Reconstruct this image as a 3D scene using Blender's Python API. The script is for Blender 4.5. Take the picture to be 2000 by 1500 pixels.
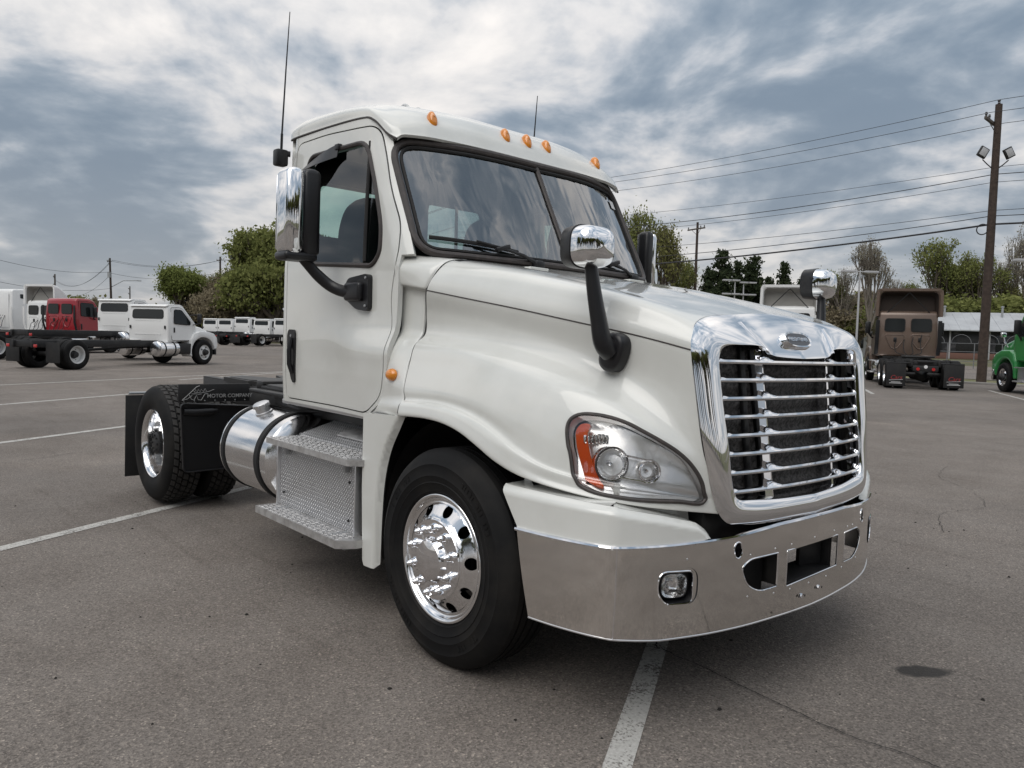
import bpy, bmesh, math, random
import numpy as np
from mathutils import Vector, Matrix, Quaternion
from mathutils.geometry import delaunay_2d_cdt
from mathutils.bvhtree import BVHTree

for o in list(bpy.data.objects):
    bpy.data.objects.remove(o)
scene = bpy.context.scene
COL = scene.collection
PI = math.pi
random.seed(11)
rng = np.random.RandomState(11)

# ------------------------------------------------------------------ camera
CP = Vector((2.8438479, -3.3301324, 1.5707927))
CF = Vector((-0.74112274, 0.66824667, -0.06467973))
CR = Vector((0.66823359, 0.74353048, 0.02502578))
CU = Vector((-0.06481474, 0.02467399, 0.99759222))
CFPX = 1499.489
camd = bpy.data.cameras.new('camera')
cam = bpy.data.objects.new('camera', camd)
COL.objects.link(cam)
mw = Matrix((CR, CU, -CF)).transposed().to_4x4()
mw.translation = CP
cam.matrix_world = mw
camd.sensor_width = 36
camd.lens = CFPX / 2000 * 36
camd.clip_start = 0.05
camd.clip_end = 4000
scene.camera = cam

# ------------------------------------------------------------------ world
SUN_EL, SUN_AZ = math.radians(52), math.radians(-75)      # azimuth measured from +X towards +Y
sun_dir = Vector((math.cos(SUN_EL) * math.cos(SUN_AZ), math.cos(SUN_EL) * math.sin(SUN_AZ), math.sin(SUN_EL)))
W = bpy.data.worlds.new('World')
scene.world = W
W.use_nodes = True
nt = W.node_tree
for n in list(nt.nodes):
    nt.nodes.remove(n)


def N(t, typ, **kw):
    n = t.nodes.new(typ)
    for k, v in kw.items():
        if k.startswith('i_'):
            key = k[2:]
            n.inputs[int(key) if key.isdigit() else key.replace('_', ' ')].default_value = v
        else:
            setattr(n, k, v)
    return n


def L(t, a, b):
    t.links.new(a, b)


def math_(t, op, a, b=None, c=None, clamp=False):
    n = t.nodes.new('ShaderNodeMath')
    n.operation = op
    n.use_clamp = clamp
    for i, v in enumerate((a, b, c)):
        if v is None:
            continue
        if isinstance(v, (int, float)):
            n.inputs[i].default_value = v
        else:
            t.links.new(v, n.inputs[i])
    return n.outputs[0]


def ramp(t, fac, stops, interp='LINEAR'):
    n = t.nodes.new('ShaderNodeValToRGB')
    cr = n.color_ramp
    cr.interpolation = interp
    while len(cr.elements) < len(stops):
        cr.elements.new(0.5)
    for e, (p, c) in zip(cr.elements, stops):
        e.position = p
        e.color = (c[0], c[1], c[2], 1) if len(c) == 3 else c
    if fac is not None:
        t.links.new(fac, n.inputs[0])
    return n.outputs[0]


def mixc(t, fac, a, b, mode='MIX'):
    n = t.nodes.new('ShaderNodeMix')
    n.data_type = 'RGBA'
    n.blend_type = mode
    for sock, v in ((n.inputs[0], fac), (n.inputs[6], a), (n.inputs[7], b)):
        if isinstance(v, (int, float)):
            sock.default_value = v
        elif isinstance(v, (tuple, list)):
            sock.default_value = (v[0], v[1], v[2], 1)
        else:
            t.links.new(v, sock)
    return n.outputs[2]


def build_world():
    t = nt
    tc = N(t, 'ShaderNodeTexCoord')
    sep = N(t, 'ShaderNodeSeparateXYZ')
    L(t, tc.outputs['Generated'], sep.inputs[0])
    x, y, z = sep.outputs
    zz = math_(t, 'ADD', math_(t, 'MAXIMUM', z, 0.0), 0.26)
    cx = math_(t, 'DIVIDE', x, zz)
    cy = math_(t, 'DIVIDE', y, zz)
    cmb = N(t, 'ShaderNodeCombineXYZ')
    L(t, cx, cmb.inputs[0]); L(t, cy, cmb.inputs[1])
    # layers of a cloud deck seen in perspective; sampled twice so that each billow gets a lit and a shaded flank
    mp = N(t, 'ShaderNodeMapping'); mp.inputs['Location'].default_value = SKY_OFF
    mp.inputs['Rotation'].default_value = (0, 0, 0.6)
    L(t, cmb.outputs[0], mp.inputs[0])
    off = N(t, 'ShaderNodeVectorMath', operation='ADD'); off.inputs[1].default_value = (0.045, -0.05, 0.0)
    L(t, mp.outputs[0], off.inputs[0])

    def deck(vec):
        big = N(t, 'ShaderNodeTexNoise', noise_dimensions='3D', i_Scale=0.85, i_Detail=3.0, i_Roughness=0.5, i_Distortion=0.35)
        fine = N(t, 'ShaderNodeTexNoise', noise_dimensions='3D', i_Scale=2.1, i_Detail=7.0, i_Roughness=0.54, i_Distortion=0.2)
        for n in (big, fine):
            L(t, vec, n.inputs['Vector'])
        return math_(t, 'ADD', math_(t, 'MULTIPLY', big.outputs[0], 0.50), math_(t, 'MULTIPLY', fine.outputs[0], 0.50))
    d1 = deck(mp.outputs[0]); d2 = deck(off.outputs[0])
    v = math_(t, 'ADD', d1, math_(t, 'MULTIPLY', math_(t, 'SUBTRACT', d1, d2), 0.95))
    # broad darker and brighter banks of the deck
    nrm = N(t, 'ShaderNodeVectorMath', operation='NORMALIZE'); L(t, tc.outputs['Generated'], nrm.inputs[0])
    for d, k, amt in SKY_LOBES:
        dp = N(t, 'ShaderNodeVectorMath', operation='DOT_PRODUCT')
        L(t, nrm.outputs[0], dp.inputs[0]); dp.inputs[1].default_value = d
        e = math_(t, 'POWER', math_(t, 'MAXIMUM', dp.outputs['Value'], 0.0), k)
        v = math_(t, 'ADD', v, math_(t, 'MULTIPLY', e, amt))
    col = ramp(t, v, SKY_RAMP, 'B_SPLINE')
    # overcast: brighter overhead, pale and warm towards the horizon
    h = math_(t, 'POWER', math_(t, 'SUBTRACT', 1.0, math_(t, 'MAXIMUM', z, 0.0)), 9.0)
    col = mixc(t, math_(t, 'MULTIPLY', h, 0.6), col, (0.60, 0.575, 0.57))
    up = math_(t, 'MULTIPLY_ADD', math_(t, 'MAXIMUM', z, 0.0), 0.9, 0.78)
    cm = N(t, 'ShaderNodeVectorMath', operation='SCALE'); L(t, col, cm.inputs[0]); L(t, up, cm.inputs['Scale'])
    sc = N(t, 'ShaderNodeVectorMath', operation='SCALE'); L(t, cm.outputs[0], sc.inputs[0]); sc.inputs['Scale'].default_value = 10.0
    sky = N(t, 'ShaderNodeTexSky', sky_type='NISHITA')
    sky.sun_disc = False
    sky.sun_elevation = SUN_EL
    sky.sun_rotation = math.radians(90) - SUN_AZ
    out = mixc(t, 0.93, sky.outputs[0], sc.outputs[0])
    bg = N(t, 'ShaderNodeBackground', i_Strength=0.1)
    L(t, out, bg.inputs[0])
    wo = N(t, 'ShaderNodeOutputWorld')
    L(t, bg.outputs[0], wo.inputs[0])


def pxdir(px, py):
    return (CF + CR * ((px - 1000) / CFPX) - CU * ((py - 750) / CFPX)).normalized()


SKY_OFF = (-11.893, 5.307, -2.237)
SKY_LOBES = [(tuple(pxdir(150, 380)), 90, -0.10), (tuple(pxdir(1700, 190)), 60, -0.085), (tuple(pxdir(1200, 180)), 60, -0.05),
             (tuple(pxdir(60, 60)), 60, 0.10), (tuple(pxdir(900, 60)), 30, 0.06), (tuple(pxdir(1350, 430)), 120, 0.07)]
SKY_RAMP = [(0.36, (0.16, 0.21, 0.27)), (0.445, (0.255, 0.305, 0.36)), (0.50, (0.44, 0.465, 0.50)), (0.55, (0.60, 0.595, 0.595)), (0.65, (0.84, 0.80, 0.76))]
build_world()

sl = bpy.data.lights.new('sun', 'SUN')
sl.energy = 1.1
sl.angle = math.radians(50)
sl.color = (1.0, 0.965, 0.91)
sun = bpy.data.objects.new('sun', sl)
sun.rotation_euler = sun_dir.to_track_quat('Z', 'Y').to_euler()
COL.objects.link(sun)

scene.view_settings.view_transform = 'Standard'
scene.view_settings.look = 'None'
scene.view_settings.gamma = 1
scene.view_settings.use_curve_mapping = False
scene.view_settings.exposure = 0.27
scene.cycles.use_denoising = True
scene.cycles.max_bounces = 8
scene.cycles.transparent_max_bounces = 24
scene.cycles.glossy_bounces = 5
scene.cycles.diffuse_bounces = 3
scene.cycles.sample_clamp_indirect = 4
scene.cycles.blur_glossy = 0.4


def at(px, dist, z=0.0):
    """world point in the direction of a bearing, at a given distance along the view axis"""
    d = CF + CR * ((px - 1000) / CFPX)
    d.z = 0
    d.normalize()
    f = Vector((CF.x, CF.y, 0)).normalized()
    p = Vector((CP.x, CP.y, 0)) + d * (dist / d.dot(f))
    return Vector((p.x, p.y, z))


# ------------------------------------------------------------------ geometry helpers
def crom(P, n, closed=False):
    """Catmull-Rom through P, n samples (numpy)"""
    P = np.asarray(P, float)
    m = len(P)
    if closed:
        t = np.linspace(0, m, n, endpoint=False)
        i = np.floor(t).astype(int)
        f = (t - i)[:, None]
        g = lambda k: P[(i + k) % m]
    else:
        t = np.linspace(0, m - 1, n)
        i = np.minimum(np.floor(t).astype(int), m - 2)
        f = (t - i)[:, None]
        Q = np.vstack([2 * P[0] - P[1], P, 2 * P[-1] - P[-2]])
        g = lambda k: Q[i + k + 1]
    a, b, c, d = g(-1), g(0), g(1), g(2)
    return 0.5 * ((2 * b) + (c - a) * f + (2 * a - 5 * b + 4 * c - d) * f ** 2 + (3 * b - 3 * c + d - a) * f ** 3)


def resample(P, n):
    P = crom(P, 40 * len(P))
    s = np.concatenate([[0], np.cumsum(np.linalg.norm(np.diff(P, axis=0), axis=1))])
    t = np.linspace(0, s[-1], n)
    return np.stack([np.interp(t, s, P[:, k]) for k in range(P.shape[1])], 1)


class Net:
    """bicubic Catmull-Rom surface through ctrl[row][col]; u along columns, v along rows"""

    def __init__(self, C):
        C = np.asarray(C, float)
        top = 2 * C[:1] - C[1:2]; bot = 2 * C[-1:] - C[-2:-1]
        C2 = np.concatenate([top, C, bot], 0)
        l = 2 * C2[:, :1] - C2[:, 1:2]; r = 2 * C2[:, -1:] - C2[:, -2:-1]
        self.Q = np.concatenate([l, C2, r], 1)
        self.nv, self.nu = C.shape[0], C.shape[1]

    @staticmethod
    def w(f):
        return np.stack([-.5 * f ** 3 + f ** 2 - .5 * f, 1.5 * f ** 3 - 2.5 * f ** 2 + 1, -1.5 * f ** 3 + 2 * f ** 2 + .5 * f, .5 * f ** 3 - .5 * f ** 2], -1)

    def __call__(self, uv):
        uv = np.asarray(uv, float)
        u = np.clip(uv[:, 0], 0, self.nu - 1); v = np.clip(uv[:, 1], 0, self.nv - 1)
        i = np.minimum(u.astype(int), self.nu - 2); j = np.minimum(v.astype(int), self.nv - 2)
        wu = self.w(u - i); wv = self.w(v - j)
        out = np.zeros((len(uv), 3))
        for a in range(4):
            for b in range(4):
                out += (wv[:, a] * wu[:, b])[:, None] * self.Q[j + a, i + b]
        return out


def inpoly(P, poly):
    x, y = P[:, 0], P[:, 1]
    r = np.zeros(len(P), bool)
    q = np.asarray(poly, float)
    n = len(q)
    for i in range(n):
        x1, y1 = q[i]; x2, y2 = q[(i + 1) % n]
        if y1 == y2:
            continue
        c = ((y1 > y) != (y2 > y)) & (x < (x2 - x1) * (y - y1) / (y2 - y1) + x1)
        r ^= c
    return r


def normals_of(fn, uv, e):
    uv = np.asarray(uv, float)
    a = fn(uv + [e, 0]) - fn(uv - [e, 0])
    b = fn(uv + [0, e]) - fn(uv - [0, e])
    n = np.cross(a, b)
    l = np.linalg.norm(n, axis=1)
    l[l == 0] = 1
    return n / l[:, None]


def link(name, me, mat=None, parent=None, mats=None):
    o = bpy.data.objects.new(name, me)
    COL.objects.link(o)
    if mats:
        for m in mats:
            me.materials.append(m)
    elif mat is not None and not me.materials:
        me.materials.append(mat)
    if parent is not None:
        o.parent = parent
    return o


def finish(me, smooth_deg=35):
    bm = bmesh.new(); bm.from_mesh(me)
    bmesh.ops.recalc_face_normals(bm, faces=bm.faces)
    th = math.radians(smooth_deg)
    for f in bm.faces:
        f.smooth = smooth_deg > 0
    for e in bm.edges:
        if len(e.link_faces) == 2:
            e.smooth = e.calc_face_angle(0) < th
    bm.to_mesh(me); bm.free()


def dens(poly, step):
    out = []
    n = len(poly)
    for i in range(n):
        a = np.asarray(poly[i], float); b = np.asarray(poly[(i + 1) % n], float)
        k = max(1, int(math.ceil(np.linalg.norm(b - a) / step)))
        for j in range(k):
            out.append(a + (b - a) * j / k)
    return np.array(out)


def rounded(poly, r, seg=5):
    """round the corners of a 2D polygon; r one radius or one per corner"""
    n = len(poly)
    out = []
    for i in range(n):
        p = np.asarray(poly[i], float); a = np.asarray(poly[i - 1], float); b = np.asarray(poly[(i + 1) % n], float)
        ri = r[i] if isinstance(r, (list, tuple)) else r
        if ri <= 0:
            out.append(p); continue
        la, lb = np.linalg.norm(a - p), np.linalg.norm(b - p)
        k = min(ri, la * .45, lb * .45)
        A = p + (a - p) / la * k; B = p + (b - p) / lb * k
        for s in range(seg + 1):
            t = s / seg
            out.append(A * (1 - t) ** 2 + 2 * p * t * (1 - t) + B * t * t)
    return np.array(out)


def circle(cx, cy, r, n=20, ry=None):
    a = np.linspace(0, 2 * PI, n, endpoint=False)
    return np.stack([cx + r * np.cos(a), cy + (ry or r) * np.sin(a)], 1)


def sheet(name, fn, outline, holes=(), cell=.03, mat=None, parent=None, thick=0.0, flip=False, off=0.0, eps=1e-3, build=True):
    """surface fn over a 2D outline with holes; thick adds a back and rims; off moves it along its normal"""
    outline = dens(outline, cell)
    holes = [dens(h, cell) for h in holes]
    lo, hi = outline.min(0), outline.max(0)
    gx, gy = np.meshgrid(np.arange(lo[0] + cell * .5, hi[0], cell), np.arange(lo[1] + cell * .5, hi[1], cell))
    G = np.stack([gx.ravel(), gy.ravel()], 1)
    keep = inpoly(G, outline)
    for h in holes:
        keep &= ~inpoly(G, h)
    G = G[keep]
    allb = np.vstack([outline] + holes)
    if len(G):
        d = np.full(len(G), 1e9)
        for k in range(0, len(allb), 64):
            dd = ((G[:, None] - allb[None, k:k + 64]) ** 2).sum(2).min(1)
            d = np.minimum(d, dd)
        G = G[d > (cell * .45) ** 2]
    V = np.vstack([allb, G])
    E = []
    k = 0
    for h in [outline] + holes:
        m = len(h)
        E += [(k + i, k + (i + 1) % m) for i in range(m)]
        k += m
    vs, es, fs, *_ = delaunay_2d_cdt([Vector(v) for v in V], E, [], 0, 1e-7)
    vs = np.array([tuple(v) for v in vs])
    fs = np.array([f for f in fs if len(f) == 3])
    cen = vs[fs].mean(1)
    keep = inpoly(cen, outline)
    for h in holes:
        keep &= ~inpoly(cen, h)
    fs = fs[keep]
    # orient counter-clockwise in the domain
    a = vs[fs[:, 1]] - vs[fs[:, 0]]; b = vs[fs[:, 2]] - vs[fs[:, 0]]
    cw = (a[:, 0] * b[:, 1] - a[:, 1] * b[:, 0]) < 0
    fs[cw] = fs[cw][:, ::-1]
    P = fn(vs)
    nr = normals_of(fn, vs, eps)
    if flip:
        nr = -nr
        fs = fs[:, ::-1]
    P = P + nr * off
    verts = list(map(tuple, P)); faces = [tuple(f) for f in fs]
    cn = list(map(tuple, nr))
    if thick:
        n0 = len(verts)
        Pb = P - nr * thick
        verts += list(map(tuple, Pb)); cn += list(map(tuple, -nr))
        faces += [tuple(int(i) + n0 for i in f[::-1]) for f in fs]
        cnt = {}
        for f in fs:
            for i in range(3):
                e = (int(f[i]), int(f[(i + 1) % 3]))
                cnt[e] = cnt.get(e, 0) + 1
        rim = {}
        def rv(i, back):
            if (i, back) not in rim:
                rim[(i, back)] = len(verts)
                verts.append(tuple(Pb[i] if back else P[i])); cn.append((0, 0, 0))
            return rim[(i, back)]
        for (i, j) in list(cnt):
            if (j, i) not in cnt:
                faces.append((rv(j, 0), rv(i, 0), rv(i, 1), rv(j, 1)))
    me = bpy.data.meshes.new(name)
    me.from_pydata(verts, [], [tuple(map(int, f)) for f in faces])
    for p in me.polygons:
        p.use_smooth = True
    me.normals_split_custom_set_from_vertices([Vector(c) for c in cn])
    me.update()
    if not build:
        return me
    return link(name, me, mat, parent)


class MB:
    def __init__(s):
        s.v = []; s.f = []; s.m = []

    def add(s, v, f, m=0):
        k = len(s.v)
        s.v += [tuple(map(float, p)) for p in v]
        s.f += [tuple(int(i) + k for i in q) for q in f]
        s.m += [m] * len(f)
        return s

    def box(s, c, d, M=None, m=0):
        x, y, z = d[0] / 2, d[1] / 2, d[2] / 2
        v = [Vector((a * x, b * y, e * z)) for a in (-1, 1) for b in (-1, 1) for e in (-1, 1)]
        if M is not None:
            v = [M @ p for p in v]
        v = [p + Vector(c) for p in v]
        return s.add(v, [(0, 1, 3, 2), (4, 6, 7, 5), (0, 4, 5, 1), (2, 3, 7, 6), (0, 2, 6, 4), (1, 5, 7, 3)], m)

    def rbox(s, c, d, r=.01, seg=2, M=None, m=0, fn=None):
        bm = bmesh.new()
        bmesh.ops.create_cube(bm, size=1)
        for v in bm.verts:
            v.co = Vector((v.co.x * d[0], v.co.y * d[1], v.co.z * d[2]))
        if fn:
            for v in bm.verts:
                v.co = Vector(fn(v.co))
        bmesh.ops.bevel(bm, geom=list(bm.edges), offset=r, segments=seg, profile=.5, affect='EDGES', clamp_overlap=True)
        bm.verts.ensure_lookup_table()
        v = [p.co.copy() for p in bm.verts]
        f = [[q.index for q in g.verts] for g in bm.faces]
        bm.free()
        if M is not None:
            v = [M @ p for p in v]
        return s.add([p + Vector(c) for p in v], f, m)

    def tube(s, pts, r, n=10, closed=False, cap=True, m=0, flat=None):
        pts = [Vector(p) for p in pts]
        k = len(pts)
        rr = r if isinstance(r, (list, tuple, np.ndarray)) else [r] * k
        rings = []
        up = None
        for i, p in enumerate(pts):
            a = pts[(i - 1) % k] if (closed or i > 0) else pts[i]
            b = pts[(i + 1) % k] if (closed or i < k - 1) else pts[i]
            t = (b - a)
            if t.length < 1e-9:
                t = Vector((0, 0, 1))
            t.normalize()
            if up is None:
                up = Vector((0, 0, 1)) if abs(t.z) < .9 else Vector((1, 0, 0))
            x = up - t * up.dot(t)
            x.normalize()
            up = x
            y = t.cross(x)
            ring = []
            for j in range(n):
                th = 2 * PI * j / n
                fx = flat[0] if flat else 1; fy = flat[1] if flat else 1
                ring.append(p + x * (rr[i] * fx * math.cos(th)) + y * (rr[i] * fy * math.sin(th)))
            rings.append(ring)
        v = [q for ring in rings for q in ring]
        f = []
        for i in range(k if closed else k - 1):
            a = i * n; b = ((i + 1) % k) * n
            for j in range(n):
                f.append((a + j, a + (j + 1) % n, b + (j + 1) % n, b + j))
        if cap and not closed:
            f.append(tuple(range(n - 1, -1, -1))); f.append(tuple((k - 1) * n + j for j in range(n)))
        return s.add(v, f, m)

    def lathe(s, prof, c, axis='y', n=48, m=0, a0=0, a1=2 * PI, rot=None):
        """prof: (r, h) pairs; h along the axis"""
        v = []; f = []
        full = abs(a1 - a0 - 2 * PI) < 1e-6
        na = n if full else n + 1
        for (r, h) in prof:
            for j in range(na):
                t = a0 + (a1 - a0) * j / n
                x, z = r * math.cos(t), r * math.sin(t)
                p = {'y': (x, h, z), 'x': (h, x, z), 'z': (x, z, h)}[axis]
                p = Vector(p)
                if rot is not None:
                    p = rot @ p
                v.append(p + Vector(c))
        for i in range(len(prof) - 1):
            for j in range(n):
                a = i * na + j; b = i * na + (j + 1) % na
                f.append((a, b, b + na, a + na))
        return s.add(v, f, m)

    def grid(s, P, closed_u=False, closed_v=False, m=0):
        P = np.asarray(P, float)
        a, b = P.shape[:2]
        f = []
        for i in range(a if closed_v else a - 1):
            for j in range(b if closed_u else b - 1):
                i2 = (i + 1) % a; j2 = (j + 1) % b
                f.append((i * b + j, i * b + j2, i2 * b + j2, i2 * b + j))
        return s.add(P.reshape(-1, 3), f, m)

    def prism(s, poly, h0, h1, plane='xz', m=0):
        """extrude a 2D polygon between h0 and h1 along the remaining axis"""
        def P(q, h):
            return {'xz': (q[0], h, q[1]), 'yz': (h, q[0], q[1]), 'xy': (q[0], q[1], h)}[plane]
        n = len(poly)
        v = [P(q, h0) for q in poly] + [P(q, h1) for q in poly]
        f = [tuple(range(n)), tuple(range(2 * n - 1, n - 1, -1))]
        f += [(i, i + n, (i + 1) % n + n, (i + 1) % n) for i in range(n)]
        return s.add(v, f, m)

    def mesh(s, name, smooth=35):
        me = bpy.data.meshes.new(name)
        me.from_pydata(s.v, [], s.f)
        if any(s.m):
            me.polygons.foreach_set('material_index', s.m)
        finish(me, smooth)
        return me

    def build(s, name, mat=None, parent=None, smooth=35, mats=None):
        return link(name, s.mesh(name, smooth), mat, parent, mats)


def empty(name, loc=(0, 0, 0), rz=0.0, label=None, cat=None, group=None):
    o = bpy.data.objects.new(name, None)
    COL.objects.link(o)
    o.location = loc
    o.rotation_euler = (0, 0, rz)
    tag(o, label, cat, group)
    return o


def tag(o, label=None, cat=None, group=None, kind=None):
    if label: o['label'] = label
    if cat: o['category'] = cat
    if group: o['group'] = group
    if kind: o['kind'] = kind
    return o


def copy_tree(o, parent=None):
    c = o.copy()
    COL.objects.link(c)
    if parent is not None:
        c.parent = parent
    for ch in list(o.children):
        copy_tree(ch, c)
    return c


# ------------------------------------------------------------------ materials
MATS = {}


def pmat(name, col, rough=.5, metal=0.0, coat=0.0, spec=.5, coat_rough=.03, bump=None, var=None, emit=None, trans=0.0, ior=1.5, roughvar=None):
    m = bpy.data.materials.new(name)
    m.use_nodes = True
    t = m.node_tree
    b = t.nodes['Principled BSDF']
    b.inputs['Base Color'].default_value = (*col, 1)
    b.inputs['Roughness'].default_value = rough
    b.inputs['Metallic'].default_value = metal
    b.inputs['Coat Weight'].default_value = coat
    b.inputs['Coat Roughness'].default_value = coat_rough
    b.inputs['Specular IOR Level'].default_value = spec
    b.inputs['Transmission Weight'].default_value = trans
    b.inputs['IOR'].default_value = ior
    tc = N(t, 'ShaderNodeTexCoord')
    if var:   # (scale, other colour, lo, hi)
        sc, c2, lo, hi = var
        n = N(t, 'ShaderNodeTexNoise', i_Scale=sc, i_Detail=5.0, i_Roughness=.6)
        L(t, tc.outputs['Object'], n.inputs['Vector'])
        f = ramp(t, n.outputs[0], [(lo, (0, 0, 0)), (hi, (1, 1, 1))])
        L(t, mixc(t, f, col, c2), b.inputs['Base Color'])
    if roughvar:
        sc, r2 = roughvar
        n = N(t, 'ShaderNodeTexNoise', i_Scale=sc, i_Detail=4.0)
        L(t, tc.outputs['Object'], n.inputs['Vector'])
        mr = N(t, 'ShaderNodeMapRange', i_1=.35, i_2=.65, i_3=rough, i_4=r2)
        L(t, n.outputs[0], mr.inputs[0]); L(t, mr.outputs[0], b.inputs['Roughness'])
    if bump:  # (scale, strength, distance)
        n = N(t, 'ShaderNodeTexNoise', i_Scale=bump[0], i_Detail=4.0)
        L(t, tc.outputs['Object'], n.inputs['Vector'])
        bp = N(t, 'ShaderNodeBump', i_Strength=bump[1], i_Distance=bump[2])
        L(t, n.outputs[0], bp.inputs['Height']); L(t, bp.outputs[0], b.inputs['Normal'])
    if emit:
        b.inputs['Emission Color'].default_value = (*emit[0], 1); b.inputs['Emission Strength'].default_value = emit[1]
    MATS[name] = m
    return m


def glass_mat(name, tint, f0=.05, rough=0.0, refl=(1, 1, 1), wave=0.0):
    m = bpy.data.materials.new(name)
    m.use_nodes = True
    t = m.node_tree
    t.nodes.clear()
    tr = N(t, 'ShaderNodeBsdfTransparent'); tr.inputs[0].default_value = (*tint, 1)
    gl = N(t, 'ShaderNodeBsdfGlossy'); gl.inputs['Roughness'].default_value = rough; gl.inputs[0].default_value = (*refl, 1)
    if wave:   # laminated glass: slow ripples stretch whatever it mirrors
        tc = N(t, 'ShaderNodeTexCoord'); mp = N(t, 'ShaderNodeMapping'); mp.inputs['Scale'].default_value = (1.0, 2.6, .8); mp.inputs['Rotation'].default_value = (.35, 0, 0)
        nz = N(t, 'ShaderNodeTexNoise', i_Scale=2.2, i_Detail=2.0, i_Distortion=.6); L(t, tc.outputs['Object'], mp.inputs[0]); L(t, mp.outputs[0], nz.inputs['Vector'])
        bp = N(t, 'ShaderNodeBump', i_Strength=wave, i_Distance=.12); L(t, nz.outputs[0], bp.inputs['Height']); L(t, bp.outputs[0], gl.inputs['Normal'])
    fr = N(t, 'ShaderNodeFresnel', i_IOR=1.52)
    f = math_(t, 'MULTIPLY_ADD', fr.outputs[0], 1.35, f0, clamp=True)
    mx = N(t, 'ShaderNodeMixShader')
    L(t, f, mx.inputs[0]); L(t, tr.outputs[0], mx.inputs[1]); L(t, gl.outputs[0], mx.inputs[2])
    o = N(t, 'ShaderNodeOutputMaterial'); L(t, mx.outputs[0], o.inputs[0])
    MATS[name] = m
    return m
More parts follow.
